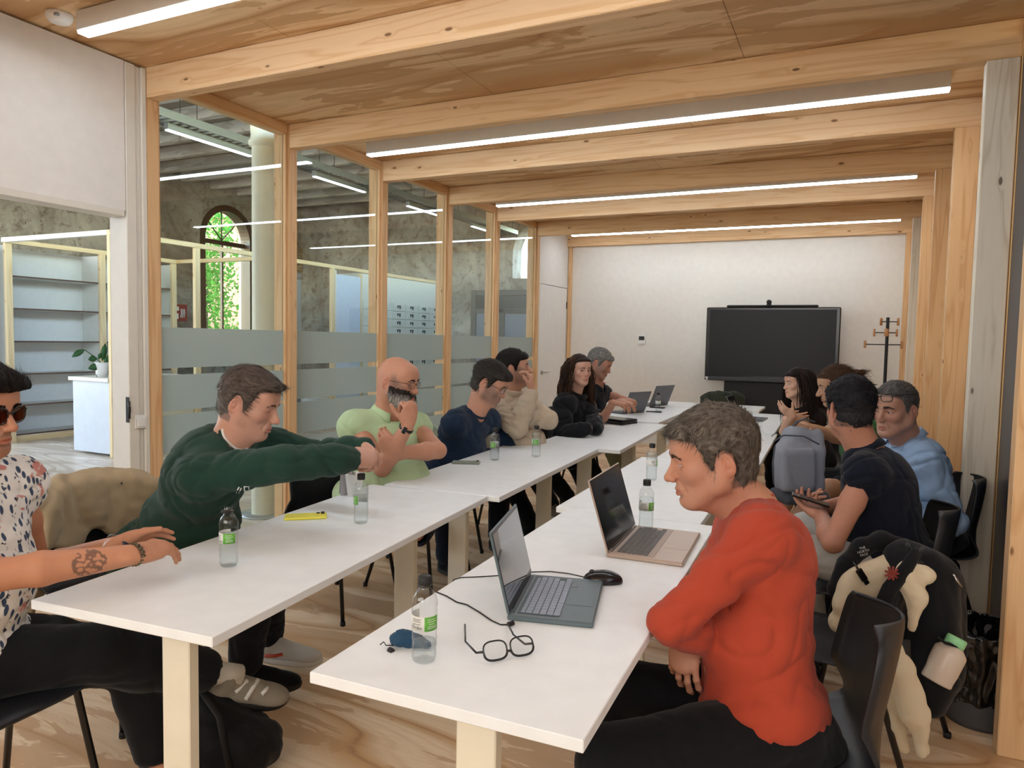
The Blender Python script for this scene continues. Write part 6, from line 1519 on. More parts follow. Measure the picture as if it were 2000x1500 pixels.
def person_mint():
    H = D(777, 744, 3.72); kn = knit('mint_pique', 'b3cba0', 900)
    p = Person('bald bearded person in a pale green polo, chin in hand', H, face_frame(20, -10, 0), seat(0, D(757, 812, 3.78), 25, .10), hd(140), N=D(757, 812, 3.78), sc=1.06, build=1.32)
    p.j(elR=D(748, 918, 3.50), wrR=D(797, 830, 3.42), elL=D(848, 893, 3.55), wrL=D(775, 885, 3.46), knR=V(-2.18, 3.16, .55), anR=D(742, 1165, 2.95), knL=V(-2.15, 3.52, .55), anL=V(-2.1, 3.6, .10))
    p.check()
    p.body('c08464', hands={'R': dict(d=D(802, 798, 3.42) - D(797, 830, 3.42), n=hd(230), curl=(70, 80, 40), thumb=(60, 20, 10)), 'L': dict(d=D(745, 858, 3.42) - D(775, 885, 3.46), n=hd(270) + V(0, 0, .2), curl=(38, 45, 25), spread=0, thumb=(10, 2, 5))}, hres=.0028, gres=.0036, beard=.6, eye=.3, scalp=None, wide=1.04, jaw=1.1, neck=1.2, armr=1.15, rosy=1.3)
    p.brows('2a211d'); p.glasses(mat=plain('frame_dark', '2a2423', .3), r=.0010, w=.024, h=.015)
    p.solid_beard(.022)
    tp = p.top('polo_shirt', kn, long=False, frac=.72, t=.022, neck=.072, wr=.0035, belly=1.7, hem=0, hemcut=.16, ar=1.15, depth=1.15)
    p.polo_collar(kn, r=.076, h=.042, open_=.45); decal(tp, [[(752, 822), (755, 815), (757, 822)], [(759, 816), (759, 823), (763, 816), (763, 823)], [(766, 823), (769, 817)], [(752, 819), (770, 821)]], .0022, 'chest_logo', M['black_matte'], p.root)
    m = MB(); a = p.L['wrR'] - nrm(p.L['wrR'] - p.L['elR']) * .02; d = nrm(p.L['wrR'] - p.L['elR']); e = nrm(np.cross(d, hd(90))); f = np.cross(d, e); m.tube([a + e * cos(k * 2 * pi / 24) * .034 + f * sin(k * 2 * pi / 24) * .029 for k in range(24)], .009, 6, closed=True, flat=.35, up=e); m.bbox((-.010, -.017, -.004), (.010, .017, .006), .003, np.array([e, d, -f]), a - f * .030); m.build('fitness_band', M['black_gloss'], p.root)
    p.trousers('trousers', knit('jeans_dark', '171d2b', 600), knee=.076, cuff=.066); p.shoe('R', hd(70), M['black_cloth'], M['sole_black'], ank=V(*p.L['anR'][:2], .10)); p.shoe('L', hd(40), M['black_cloth'], M['sole_black'])
def person_navy():
    H = D(957, 748, 4.42); kn = knit('navy_knit', '1c2c42', 900)
    p = Person('person in a navy sweater looking down, between the mint polo and beige hoodie', H, face_frame(14, -26, 0), seat(0, D(928, 806, 4.45), 30, .24), hd(125), N=D(928, 806, 4.45), sc=1.04, build=1.1)
    p.j(elR=D(893, 872, 4.45), wrR=D(972, 890, 4.62), elL=D(990, 860, 4.9), wrL=D(1000, 890, 4.75), knR=V(-2.15, 4.02, .55), anR=V(-1.90, 3.85, .10), knL=V(-2.12, 4.40, .55), anL=V(-1.88, 4.4, .10)); p.check()
    p.body('c38a6c', hands={'R': dict(d=hd(35) + V(0, 0, -.25), n=V(0, 0, -1), curl=(15, 20, 15))}, hres=.0032, gres=.005, beard=.65, beardcol=(.16, .12, .10), eye=.2)
    p.brows('1d1614'); p.hair(col='1d1713', grey=.03, greyside=.08, top=.026, side=.012, quiff=.008, n=2600, len=.035, comb=(0, -.9, .3), mess=.35, res=.0034)
    p.glasses(mat=plain('frame_dark', '2a2423', .3), r=.0011)
    p.fuzz('beard', beard_mask, 1200, .012, .0009, '2a211d', grey=.35, lift=.3)
    p.top('sweater', kn, t=.016, cuff=.92, neck=.062, wr=.005, belly=.6, slump=.6, hemcut=.13, res=.0075); p.crew(kn, r=.064, th=.0055)
    p.trousers('trousers', M['black_cloth']); p.shoe('R', hd(50), M['black_cloth'], M['sole_black']); p.shoe('L', hd(30), M['black_cloth'], M['sole_black'])
def person_beige():
    H = D(1003, 719, 5.0); kn = knit('beige_fleece', 'b8a893', 700)
    p = Person('person in a beige zip hoodie with arms crossed and a hand at the mouth', H, face_frame(2, 6, 0), seat(0, D(990, 768, 5.02), 30, .06), hd(128), N=D(990, 768, 5.02), sc=1.05, build=1.28)
    p.j(elR=D(1012, 826, 4.72), wrR=D(1038, 764, 4.75), elL=D(1074, 818, 5.0), wrL=D(1015, 812, 4.78), knR=V(-2.18, 4.86, .55), anR=V(-1.8, 4.72, .10), knL=V(-2.15, 5.26, .55), anL=V(-1.85, 5.2, .10)); p.check()
    p.body('c08a6e', hands={'R': dict(d=D(1037, 730, 4.76) - D(1038, 764, 4.75), n=hd(190), curl=(30, 45, 30), thumb=(40, 20, 20))}, hres=.0034, gres=.0045, beard=.6, eye=.4, noselen=1.25, neck=1.12)
    p.brows('17110f'); p.hair(col='15110f', top=.020, side=.009, n=2000, len=.022, comb=(0, .3, .4), mess=.5, res=.0036, line=-.006)
    p.fuzz('beard', beard_mask, 800, .006, .0009, '1c1512')
    p.top('hoodie', kn, t=.022, cuff=.93, neck=.070, wr=.006, belly=1.6, depth=1.15, hemcut=.15, res=.0075, ar=1.15); 
    p.crew(kn, r=.082, th=.018, name='hood', lift=.0, w=1.05); m = MB(); f0 = p.N + p.F * .125; m.tube([p.N + p.F * .095 - p.T * .03, p.P + p.T * .30 + p.F * .205, p.P + p.T * .12 + p.F * .235], .004, 6); m.build('zip', plain('zip_beige', '8f8271', .5), p.root)
    p.trousers('trousers', knit('trouser_navy', '15171e', 700)); p.shoe('R', hd(50), knit('sneaker_grey', '8d8577', 400), M['sole_white']); p.shoe('L', hd(30), knit('sneaker_grey', '8d8577', 400), M['sole_white'])

def long_hair(p, col, n, L0, L1, w, curl, grav, hl='6b4a2e', front=.02, seed=1, spread=.06, part=0., fwd=0., cap=None):
    """locks hanging from the scalp; hl colours the ends"""
    rs = np.random.RandomState(seed); roots, dirs, lens, cols = [], [], [], []; c = V(srgb(col)); h = V(srgb(hl))
    for i in range(n):
        a = rs.uniform(-2.55, 2.55); el = rs.uniform(.1, 1.25)          # a = 0 is the back of the head
        d = V(sin(a) * cos(el), -cos(a) * cos(el), sin(el))
        if d[1] > .18 and d[2] < .75: continue
        if d[1] > front * 10 and d[2] < .85: continue
        q = V(0, -.012, .026) + d * V(.082, .104, .094); roots.append(p.H + (q * p.sc) @ p.R)
        o = V(np.sign(d[0]) * (.9 if d[1] > -.3 else .35) + d[0] * .5, d[1] * .6 - .15, d[2] * .25 - .3); dirs.append((o + rs.normal(size=3) * .15) @ p.R); L = rs.uniform(L0, L1); lens.append(L); t = rs.rand(); cols.append((c * (1 - .5 * t) + h * .5 * t * (rs.rand() < .45)) * (.7 + .6 * rs.rand()))
    return strands(p.root, roots, dirs, lens, w, cols, curl, n=9, grav=grav, name='long_hair', seed=seed)
def person_curly():
    H = D(1132, 723, 5.55); kn = knit('black_knit', '121317', 800)
    p = Person('woman with long curly brown hair in a black hoodie', H, face_frame(62, 0, 0), seat(0, D(1123, 772, 5.62), 30, .12), hd(120), N=D(1123, 772, 5.62), sc=.97, build=1.0)
    p.j(elR=D(1092, 832, 5.4), wrR=D(1150, 836, 5.2), elL=D(1160, 820, 5.6), wrL=D(1165, 838, 5.3), knR=V(-2.14, 5.55, .55), anR=V(-1.85, 5.5, .10), knL=V(-2.12, 5.85, .55), anL=V(-1.85, 5.9, .10)); p.check()
    p.body('c4917a', fem=1, hres=.0034, look=(.35, 1, .0), smile=.6, jaw=.92); p.brows('3a2a22', th=.7)
    p.hair(col='2b1e18', top=.016, side=.014, n=900, len=.03, comb=(0, -.5, -.4), res=.004, line=.014, temple=.4)
    long_hair(p, '2e2019', 1100, .28, .44, .0022, .012, .8, hl='8a6343', seed=2)
    p.top('hoodie', kn, t=.022, cuff=.93, neck=.066, wr=.006, belly=.4, hemcut=.13, res=.0075, ar=1.12); p.crew(kn, r=.078, th=.016, name='hood')
    p.trousers('trousers', M['black_cloth']); p.shoe('R', hd(40), M['black_cloth'], M['sole_black']); p.shoe('L', hd(30), M['black_cloth'], M['sole_black'])
def person_typing():
    H = D(1171, 709, 6.25); kn = knit('black_pique', '1a1b20', 800)
    p = Person('grey haired person in a black polo typing at the far left corner', H, face_frame(20, -24, 0), seat(0, D(1165, 756, 6.35), 30, .22), hd(125), N=D(1165, 756, 6.35), sc=1.03, build=1.08)
    p.j(elR=D(1170, 802, 6.1), wrR=D(1198, 786, 5.95), elL=D(1205, 778, 6.4), wrL=D(1212, 784, 6.15), knR=V(-2.0, 6.35, .55), anR=V(-1.8, 6.25, .10), knL=V(-1.98, 6.75, .55), anL=V(-1.8, 6.8, .10)); p.check()
    p.body('b87e62', hands={'R': dict(d=hd(20) + V(0, 0, -.15), n=V(0, 0, -1), curl=(20, 30, 20)), 'L': dict(d=hd(30) + V(0, 0, -.15), n=V(0, 0, -1), curl=(20, 30, 20))}, hres=.0038, gres=.005, beard=.4, beardcol=(.25, .2, .18), eye=.2)
    p.brows('3a332f'); p.hair(col='3a3735', grey=.42, greycol='9a9894', top=.017, side=.010, n=1500, len=.02, comb=(0, .5, .3), mess=.5, res=.004); p.fuzz('beard', beard_mask, 700, .007, .001, '3a3431', grey=.6)
    p.top('polo_shirt', kn, long=False, frac=.62, t=.018, neck=.066, wr=.005, belly=.4, hemcut=.14, res=.0075); p.polo_collar(kn, r=.068, h=.036)
    m = MB(); a = D(1180, 748, 6.16); m.box((-.012, -.003, -.005), (.012, .003, .005), np.array([hd(45), hd(135), V(0, 0, 1)]), a); m.build('chest_logo', plain('logo_red', 'b04050', .6), p.root)
    p.trousers('trousers', knit('trouser_olive', '8b8c6c', 700)); p.shoe('R', hd(40), M['black_cloth'], M['sole_black']); p.shoe('L', hd(30), M['black_cloth'], M['sole_black'])
def person_dark_hair():
    H = D(1557, 748, 5.7); kn = knit('plum_knit', '1e1618', 800)
    p = Person('woman with long straight dark hair, hand on her chest, before the screen', H, face_frame(172, -4, 0), seat(0, D(1568, 796, 5.75), 190, .12), hd(262), N=D(1568, 796, 5.75), sc=.98, build=.96)
    p.j(elL=D(1520, 838, 5.45), wrL=D(1548, 812, 5.35), elR=D(1545, 832, 5.9), wrR=D(1538, 818, 5.5), knL=V(-.35, 6.0, .55), anL=V(-.5, 5.95, .10), knR=V(-.38, 6.35, .55), anR=V(-.5, 6.4, .10)); p.check()
    p.body('cfa084', fem=1, hands={'L': dict(d=hd(150) * .4 + V(0, 0, .6) - hd(20) * .6, n=hd(330), curl=(12, 18, 12), thumb=(50, 5, 5), spread=3, sc=.92), 'R': dict(d=hd(10) + V(0, 0, .1), n=hd(300), curl=(10, 15, 10))}, hres=.0036, gres=.0045, jaw=.92)
    p.brows('241813', th=.7); p.hair(col='1f1511', top=.014, side=.013, n=900, len=.04, comb=(0, -.4, -.7), mess=.1, res=.004, lift=.08)
    long_hair(p, '1f1511', 1000, .34, .50, .0026, .003, .55, hl='3a2417', seed=6)
    p.top('blouse', kn, long=False, frac=.85, t=.018, neck=.064, wr=.005, hemcut=.13, res=.0075); p.crew(kn, r=.068, th=.006)
    p.trousers('trousers', M['black_cloth']); p.shoe('R', hd(190), M['black_cloth'], M['sole_black']); p.shoe('L', hd(190), M['black_cloth'], M['sole_black'])
def person_bun():
    H = D(1633, 752, 4.5); kn = knit('green_tee', '3d6b43', 700)
    p = Person('person in a green t-shirt with hair in a bun, holding the grey backpack', H, face_frame(190, -16, 0), seat(0, D(1672, 812, 4.57), 195, .12), hd(278), N=D(1672, 812, 4.57), sc=1.03, build=1.05)
    p.j(elL=D(1672, 900, 4.2), wrL=D(1592, 838, 3.98), elR=D(1600, 860, 4.9), wrR=D(1560, 850, 4.6), knL=D(1530, 948, 4.15), anL=D(1500, 1060, 4.3), knR=V(-.35, 5.15, .56), anR=V(-.45, 5.1, .10)); p.check()
    p.body('b98a68', hands={'L': dict(d=D(1566, 826, 3.92) - D(1592, 838, 3.98), n=V(0, 0, -1) + hd(180) * .3, curl=(60, 75, 45), thumb=(30, 30, 30))}, hres=.0034, gres=.004, shorts=True, beard=.2, noselen=1.2)
    p.brows('3a2a1f'); q = p.H + (V(0, -.125, .035) * 1.03) @ p.R
    p.hair(col='3d2a1c', grey=.0, top=.010, side=.009, n=2200, len=.05, comb=(0, -1, .1), mess=.12, lift=.05, res=.003, line=.004, extra=[lambda f: (f.ell(q, (.034, .030, .028), p.R, .02), f.ell(q + p.R[1] * -.03 + p.R[2] * .004, (.02, .022, .018), p.R, .01), f.cone(p.H + V(0, -.08, .04) @ p.R, q, .03, .018, .02))])
    strands(p.root, [q + V(np.random.RandomState(i).normal(size=3)) * .014 for i in range(36)], [(-p.R[1] + V(np.random.RandomState(i + 50).normal(size=3)) * .8) for i in range(36)], [.05 + .04 * (i % 3) for i in range(36)], .0018, [V(srgb('4a3020'))] * 36, .006, n=5, grav=.25, name='bun_wisps', seed=4)
    p.top('tee', kn, long=False, frac=.6, t=.018, neck=.064, wr=.006, hemcut=.13, res=.007); p.crew(kn, r=.068, th=.005)
    p.trousers('shorts', knit('shorts_dark', '17181c', 700), short=True, frac=.75); p.shoe('L', hd(200), M['black_cloth'], M['sole_black']); p.shoe('R', hd(200), M['black_cloth'], M['sole_black'])
def person_blue():
    H = D(1748, 798, 3.42); kn = plain('shirt_blue', '8fa9c9', .8)
    p = Person('person in a light blue shirt with eyeglasses pushed up on the head', H, face_frame(152, -8, 0), seat(0, D(1775, 862, 3.50), 195, .10), hd(280), N=D(1775, 862, 3.50), sc=1.06, build=1.18)
    p.j(elL=D(1822, 985, 3.30), wrL=D(1740, 1030, 3.3), elR=D(1740, 960, 3.8), wrR=D(1690, 980, 3.6), knL=V(.0, 3.70, .55), anL=V(-.1, 3.7, .10), knR=V(-.02, 4.1, .55), anR=V(-.1, 4.1, .10)); p.check()
    p.body('bf8a70', hres=.0028, beard=.12, beardcol=(.4, .3, .26), eye=.5, neck=1.12, jaw=1.05, look=(.3, 1, -.1), noselen=1.1, rosy=1.4); p.brows('2a2321', th=1.1)
    p.hair(col='2e2a28', grey=.28, greyside=.25, greycol='7c7a79', top=.012, side=.008, n=2600, len=.02, comb=(0, -.6, .5), mess=.3, res=.003, line=.016, temple=.5)
    p.glasses(mat=plain('frame_dark', '2a2423', .3), r=.0020, z=.070, y=.108)
    p.top('shirt', kn, t=.020, cuff=.7, neck=.068, wr=.006, belly=.8, hemcut=.13, res=.007, ar=1.15); p.polo_collar(kn, r=.070, h=.044, open_=.5, flare=.026)
    p.trousers('trousers', knit('trouser_navy', '15171e', 700)); p.shoe('L', hd(200), M['black_cloth'], M['sole_black']); p.shoe('R', hd(200), M['black_cloth'], M['sole_black'])
def person_back():
    H = D(1660, 797, 2.95); kn = knit('navy_pique', '0e1320', 800)
    p = Person('person seen from behind in a dark navy polo, holding a phone', H, face_frame(271, -4, 0), seat(0, D(1694, 888, 2.93), 215, .16, .52), hd(302), N=D(1694, 888, 2.93), sc=1.03, build=1.12)
    p.j(elL=D(1624, 1068, 2.72), wrL=D(1604, 1008, 2.98), elR=D(1690, 1030, 3.45), wrR=D(1600, 992, 3.25), knL=D(1560, 1075, 2.95), anL=V(-.12, 3.0, .10), knR=D(1555, 1025, 3.25), anR=V(-.1, 3.3, .10)); p.check()
    p.body('b5795d', hands={'L': dict(d=D(1578, 988, 3.08) - D(1604, 1008, 2.98), n=V(0, 0, 1), curl=(20, 35, 25), thumb=(40, 10, 20)), 'R': dict(d=D(1580, 980, 3.15) - D(1600, 992, 3.25), n=hd(90) + V(0, 0, .5), curl=(25, 40, 25))}, hres=.0026, gres=.0036, armr=1.1, neck=1.12)
    p.hair(col='17161a', grey=.0, greyside=.04, top=.020, side=.011, n=4200, len=.026, comb=(0, -.8, .2), mess=.8, lump=1.4, rough=.003, res=.0026)
    p.top('polo_shirt', kn, long=False, frac=.72, t=.020, neck=.067, wr=.004, belly=.4, hemcut=.16, res=.006, ar=1.15); p.polo_collar(kn, r=.070, h=.040)
    p.trousers('trousers', knit('trouser_stone', 'a9a7a2', 700), cuff=.06); p.shoe('L', hd(200), M['black_cloth'], M['sole_black']); p.shoe('R', hd(200), M['black_cloth'], M['sole_black'])
    c = (p.L['tipL'][0] + p.L['tipR'][0]) / 2; c = D(1583, 976, 3.02); t = thing('mobile_phone', 'dark phone held by the navy polo man above his lap', 'phone', tuple(c)); d = nrm(hd(200) + V(0, 0, .25)); s_ = nrm(np.cross(d, (0, 0, 1))); MB().bbox((-.075, -.037, -.004), (.075, .037, .004), .003, np.array([d, s_, np.cross(d, s_)]), c).build('case', M['black_gloss'], t)

for fn in (person_red, person_floral, person_green, person_mint, person_navy, person_beige, person_curly, person_typing, person_dark_hair, person_bun, person_blue, person_back): fn()

# ---------------------------------------------------------------- chairs in use
CH = {}
for (k, x, y, a, lb) in (('floral', -2.12, 1.10, 22, 'black chair under the floral shirt man'), ('green', -2.50, 1.84, 22, 'black chair with a khaki jacket on its back'), ('mint', -2.42, 3.02, 30, 'black chair under the mint polo man'), ('empty', -2.24, 3.52, 26, 'empty black chair pushed in at the second left table'),
        ('navy', -2.42, 4.0, 30, 'black chair under the navy sweater man'), ('beige', -2.35, 4.62, 30, 'black chair under the beige hoodie man'), ('curly', -2.15, 5.32, 30, 'black chair under the woman with curly hair'), ('typing', -2.28, 6.15, 30, 'black chair under the typing man'),
        ('red', -.12, 1.93, 196, 'black chair under the red sweater man, high curved back'), ('bag', -.01, 2.66, 204, 'black chair carrying the black and beige backpack'), ('back', .14, 3.22, 205, 'black chair under the navy polo man, its back showing'),
        ('blue', .34, 4.02, 196, 'black chair under the light blue shirt man'), ('bun', .14, 4.95, 195, 'black chair under the green t-shirt person'), ('dark', -.22, 6.25, 190, 'black chair under the woman with straight dark hair'), ('coat', -1.45, 8.95, 270, 'black chair with a dark green coat, behind the far table')):
    CH[k] = chair(x, y, a, lb)
CH['bag'].scale = (1, 1, .92); CH['red'].scale = (1, 1, .955)
def wr_noise(seed, a=.006, f=9):
    def fn(W, N):
        w = noise3(W * 5 + seed)[:, None] * .05; n1 = 1 - np.abs(noise3((W + w) * np.array([f, f, f * .45]) + seed)) * 2.2
        return N * (a * n1 + a * .35 * noise3(W * f * 3.2 + seed))[:, None]
    return fn
def drape(ch, name, label, cat, mat, half=.24, front=.14, back=.34, seed=1, group=None, th=.027, side=.0):
    """garment hung over the back of a chair"""
    M_ = np.array(ch.matrix_basis); T = lambda x, y, z: (M_ @ np.array([x, y, z, 1]))[:3]
    t = thing(name, label, cat, tuple(T(0, -.26, .82)), group=group); c = T(0, -.25, .6); fl = Field(c - .5, c + .5, .0085)
    xs = np.linspace(-half, half, 19); e = lambda x: .085 * (x / .23) ** 2
    for i in range(18):
        a, b = xs[i], xs[i + 1]; za = .835 - .05 * (abs(a) / half) ** 4; zb = .835 - .05 * (abs(b) / half) ** 4
        fl.cone(T(a, -.262 + e(a), za + .006), T(b, -.262 + e(b), zb + .006), .034, .034, .02)
        for (o, L) in ((.034, front + .03 * sin(i * .9 + seed)), (-.036, back + .05 * sin(i * .6 + seed))):
            fl.cone(T(a, -.258 + e(a) + o * .9, za - .01), T(a * (1.05 + side), -.245 + e(a) + o * 1.3, za - L), th, th * .8, .03)
    W, Q = fl.mesh(wr_noise(seed, .011, 9)); np_mesh('fabric', W, Q, mat, t); return t
drape(CH['green'], 'khaki_jacket', 'khaki jacket draped over the chair of the green sweatshirt man', 'jacket', knit('khaki', 'a8977a', 600), half=.25, front=.20, back=.42, seed=3, side=.1)
drape(CH['navy'], 'pale_jacket', 'pale green jacket hung on the chair behind the mint polo man', 'jacket', knit('pale_green_cloth', '9aa58f', 600), half=.22, front=.1, back=.3, seed=5)
drape(CH['coat'], 'green_coat', 'dark green coat hung on the chair behind the far table', 'coat', knit('dark_green_cloth', '30352a', 600), half=.24, front=.2, back=.3, seed=7)
bk = knit('backpack_black', '101114', 500); bg_ = knit('cream_fleece', 'cdbfa3', 700)
def chair_backpack():
    t = thing('backpack', 'black backpack with cream front hung on the chair behind the red sweater man', 'backpack', tuple(D(1790, 1200, 2.25) * V(1, 1, 0)))
    fl = Field(D(1760, 1230, 2.3) - V(.36, .36, .42), D(1760, 1230, 2.3) + V(.36, .36, .42), .0065)
    fl.cone(D(1800, 1130, 2.35), D(1815, 1300, 2.25), .105, .10, .03); fl.cone(D(1790, 1300, 2.25), D(1785, 1360, 2.22), .10, .055, .04); fl.cone(D(1850, 1150, 2.35), D(1862, 1270, 2.3), .055, .045, .02); fl.cone(D(1760, 1090, 2.4), D(1830, 1130, 2.35), .06, .07, .04)
    W, Q = fl.mesh(wr_noise(2, .005, 9)); np_mesh('pack_body', W, Q, bk, t)
    fl = Field(D(1700, 1110, 2.4) - .26, D(1700, 1110, 2.4) + .26, .006)
    P = [D(1632, 1150, 2.40), D(1652, 1105, 2.42), D(1682, 1070, 2.45), D(1720, 1055, 2.46), D(1768, 1068, 2.45)]
    for a, b in zip(P[:-1], P[1:]): fl.cone(a, b, .030, .030, .02)
    fl.plane(D(1700, 1100, 2.49), _f, .01); W, Q = fl.mesh(wr_noise(4, .003, 14)); np_mesh('lid', W, Q, bk, t)
    fl = Field(D(1700, 1150, 2.4) - .26, D(1700, 1150, 2.4) + .26, .006)
    for a, b, r in ((D(1662, 1130, 2.38), D(1765, 1080, 2.42), .030), (D(1655, 1150, 2.37), D(1760, 1105, 2.38), .036), (D(1648, 1180, 2.36), D(1720, 1150, 2.36), .036), (D(1640, 1215, 2.38), D(1700, 1190, 2.36), .038)): fl.cone(a, b, r, r * .85, .03)
    W, Q = fl.mesh(wr_noise(6, .004, 12)); np_mesh('front_panel', W, Q, bg_, t)
    m = MB()
    for pts in ([(1792, 1075), (1770, 1110), (1738, 1150), (1722, 1190), (1735, 1240), (1762, 1300), (1772, 1345)],):
        m.tube([D(x, y, 2.14) for x, y in pts], [.018, .022, .026, .030, .030, .024, .016], 12, flat=.45, up=_f)
    m.build('shoulder_strap', bk, t); m = MB(); m.tube([D(1772, 1062, 2.26), D(1779, 1078, 2.23), D(1795, 1082, 2.23), D(1802, 1070, 2.26)], .0065, 8); m.build('grab_loop', bk, t)
    m = MB(); m.tube([D(1768, 1250, 2.12), D(1768, 1300, 2.12)], .016, 8, flat=.4, up=_f); m.build('strap_pad', M['black_matte'], t)
    R = np.array([nrm(_r * .55 - _u * .85), nrm(_r * .85 + _u * .55), -_f]); m = MB(); c = D(1683, 1123, 2.325); m.bbox((-.022, -.011, -.004), (.022, .011, .004), .003, R, c); m.bbox((.020, -.008, -.003), (.036, .008, .003), .002, R, c); m.tube([c - R[0] * .022, D(1668, 1097, 2.36)], .005, 6, flat=.4, up=_f); m.build('buckle', M['black_gloss'], t)
    Rt = np.array([nrm(_u * .95 - _r * .3), nrm(-_r * .95 - _u * .3), -_f]); text_obj('brand_lettering', 'THE\nNORTH\nFACE', .0115, D(1686, 1077, 2.385), np.array([nrm(_r + _u * .25), nrm(_u - _r * .25), -_f]), plain('logo_grey', 'b9b7b0', .6), t)
    m = MB(); zc = D(1868, 1135, 2.22); m.tube([D(1864, 1124, 2.22), D(1868, 1134, 2.215), D(1878, 1146, 2.22)], .0035, 6); m.tube([D(1862, 1122, 2.22), D(1875, 1142, 2.22)], .0030, 6); m.build('zip_puller', M['metal'], t)
    m = MB(); m.tube([D(1832, 1245, 2.14), D(1845, 1255, 2.13), D(1870, 1262, 2.13), D(1895, 1260, 2.16)], .009, 8, flat=.35, up=_u); m.build('side_strap', bk, t)
    m = MB(); m.tube([D(1880, 1262, 2.16), D(1874, 1300, 2.16), D(1868, 1330, 2.17), D(1868, 1362, 2.17)], .0022, 6); m.tube([D(1868, 1362, 2.17), D(1868, 1372, 2.17)], .005, 8); m.build('drawcord', M['black_matte'], t)
    b = thing('drinks_flask', 'cream drinks flask with a pale green cap in the backpack side pocket', 'bottle', tuple(D(1845, 1300, 2.16))); ax = nrm(D(1862, 1268, 2.16) - D(1840, 1312, 2.16)); e = nrm(np.cross(ax, _f)); R = np.array([e, np.cross(ax, e), ax])
    MB().lathe([(0, -.05), (.042, -.05), (.044, -.045), (.045, .045), (.043, .052), (.026, .070), (.022, .074), (.0, .075)], D(1842, 1302, 2.15), 28, R).build('flask_body', plain('flask_cream', 'c8b8a8', .35), b)
    MB().lathe([(0, .070), (.026, .070), (.028, .073), (.028, .094), (.025, .098), (0, .098)], D(1842, 1302, 2.15), 28, R).build('flask_cap', plain('flask_green', '8fd19a', .4), b)
    fl = Field(D(1830, 1330, 2.2) - .16, D(1830, 1330, 2.2) + .16, .006); fl.cone(D(1836, 1322, 2.17), D(1818, 1372, 2.2), .056, .045, .02); fl.plane(D(1842, 1308, 2.15), ax, .006); W, Q = fl.mesh(); np_mesh('side_pocket', W, Q, bk, t)
    h = thing('cream_sweatshirt', 'cream sweatshirt stuffed through the backpack, sleeves hanging down', 'sweatshirt', tuple(D(1770, 1300, 2.15) * V(1, 1, 0)))
    fl = Field(D(1770, 1290, 2.15) - V(.2, .2, .36), D(1770, 1290, 2.15) + V(.2, .2, .34), .006)
    fl.cone(D(1775, 1118, 2.17), D(1800, 1122, 2.17), .036, .030, .02); fl.cone(D(1768, 1130, 2.16), D(1790, 1165, 2.15), .034, .032, .02); fl.cone(D(1790, 1165, 2.15), D(1780, 1225, 2.14), .032, .012, .02); fl.ell(D(1812, 1126, 2.16), (.022, .03, .022), None, .015)
    fl.cone(D(1745, 1262, 2.10), D(1758, 1310, 2.09), .022, .040, .02); fl.cone(D(1758, 1310, 2.09), D(1785, 1390, 2.09), .042, .044, .02); fl.cone(D(1785, 1390, 2.09), D(1797, 1432, 2.10), .042, .028, .01); fl.cone(D(1797, 1438, 2.10), D(1803, 1466, 2.10), .021, .020, .008)
    fl.cone(D(1745, 1360, 2.16), D(1755, 1420, 2.16), .022, .024, .02); fl.cone(D(1755, 1420, 2.16), D(1766, 1462, 2.16), .022, .018, .01)
    W, Q = fl.mesh(wr_noise(8, .005, 14)); np_mesh('fabric', W, Q, bg_, h)
    fp = thing('keyring_charm', 'small dark red flower charm on the backpack strap', 'charm', tuple(D(1745, 1118, 2.12))); m = MB()
    for k in range(9): a = k * .7; m.tube([D(1742, 1122, 2.12), D(1742 + 14 * cos(a), 1120 + 14 * sin(a), 2.115)], [.006, .003], 5)
    m.build('petals', plain('charm_red', '7a2b22', .7), fp)
chair_backpack()
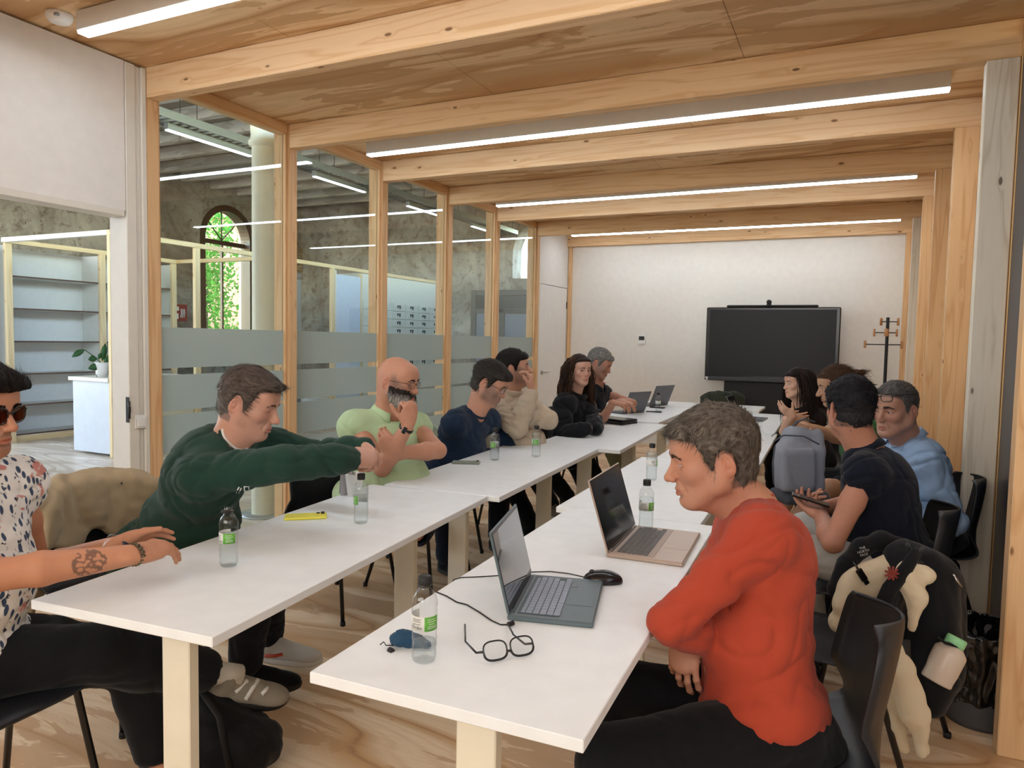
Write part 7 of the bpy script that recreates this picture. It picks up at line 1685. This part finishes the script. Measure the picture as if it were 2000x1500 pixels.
def grey_backpack():
    g1 = knit('grey_canvas', '868a94', 500); g2 = knit('grey_dark_canvas', '4b4f58', 500); t = thing('backpack', 'grey backpack held upright on the lap of the person with the bun', 'backpack', tuple(D(1560, 905, 3.9)))
    fl = Field(D(1560, 900, 3.9) - .36, D(1560, 900, 3.9) + .36, .007)
    R = np.array([nrm(_r * .98 + _f * .2), nrm(_f * .98 - _r * .2), np.array([0, 0, 1.])])
    fl.bx(D(1561, 915, 3.92), (.130, .085, .150), R, .06, .0); fl.bx(D(1568, 862, 3.95), (.110, .075, .085), R, .06, .04)
    W, Q = fl.mesh(wr_noise(3, .006, 8)); np_mesh('pack_body', W, Q, g1, t)
    fl = Field(D(1556, 930, 3.8) - .3, D(1556, 930, 3.8) + .3, .0065); fl.bx(D(1556, 918, 3.82), (.105, .040, .118), R, .035, 0); W, Q = fl.mesh(wr_noise(5, .004, 10)); np_mesh('front_pocket', W, Q, g1, t)
    fl = Field(D(1560, 975, 3.9) - .25, D(1560, 975, 3.9) + .25, .007); fl.bx(D(1560, 968, 3.90), (.136, .092, .034), R, .03, 0); W, Q = fl.mesh(); np_mesh('base_panel', W, Q, g2, t)
    m = MB(); m.tube([D(1512, 862, 3.77), D(1530, 850, 3.76), D(1570, 852, 3.75), D(1600, 868, 3.75)], .004, 6); m.tube([D(1514, 870, 3.77), D(1509, 905, 3.75), D(1511, 945, 3.75)], .004, 6); m.build('zip', g2, t)
    m = MB(); m.tube([D(1514, 846, 3.8), D(1506, 852, 3.8)], .004, 6); m.build('zip_puller', M['metal'], t); m = MB(); m.tube([D(1545, 838, 3.95), D(1556, 824, 3.95), D(1572, 818, 3.96), D(1590, 824, 3.97)], .010, 8, flat=.5); m.build('grab_handle', g2, t)
grey_backpack()
def floor_bag():
    t = thing('floor_bag', 'black crumpled backpack on the floor under the nearest left table', 'bag', (-1.85, 1.63, 0)); c = V(-1.85, 1.63, 0); m_ = knit('bag_black', '0e0e10', 300, rough=.7)
    fl = Field(c - V(.34, .34, .01), c + V(.34, .34, .42), .008); a = hd(0); b = hd(270)
    fl.ell(c + V(0, 0, .13) - a * .02, (.17, .15, .15), np.array([a, b, V(0, 0, 1)]), .05); fl.ell(c + V(0, 0, .22) - a * .06, (.12, .11, .10), np.array([a, b, V(0, 0, 1)]), .06); fl.ell(c + V(0, 0, .09) + a * .12, (.12, .13, .10), np.array([a, b, V(0, 0, 1)]), .06); fl.plane(c + V(0, 0, .004), V(0, 0, -1), .01)
    W, Q = fl.mesh(wr_noise(9, .011, 9)); np_mesh('bag_body', W, Q, m_, t); m = MB(); m.tube([c + V(0, 0, .31) - a * .10 - b * .02, c + V(0, 0, .33) - a * .02 - b * .05, c + V(0, 0, .24) + a * .08 - b * .10, c + V(0, 0, .08) + a * .13 - b * .14], .011, 8, flat=.4); m.build('strap', M['black_matte'], t)
floor_bag()
def wall_bag():
    c = onz(1850, 1150, 0) + V(.02, .12, 0); c = V(.50, 4.62, 0); t = thing('floor_bag', 'small black rucksack on the floor by the pine wall', 'bag', tuple(c)); fl = Field(c - V(.25, .25, .01), c + V(.25, .25, .5), .009)
    fl.ell(c + V(-.02, 0, .16), (.12, .12, .17), None, .04); fl.ell(c + V(-.06, -.04, .26), (.07, .08, .08), None, .04); fl.plane(c + V(0, 0, .004), V(0, 0, -1), .01); W, Q = fl.mesh(wr_noise(12, .006, 10)); np_mesh('bag_body', W, Q, knit('bag_black', '0e0e10', 300), t)
    m = MB(); m.tube([c + V(-.10, -.05, .34), c + V(-.12, -.08, .28), c + V(-.14, -.05, .2)], .007, 6); m.build('strap', knit('strap_grey', '55565c', 300), t)
wall_bag()
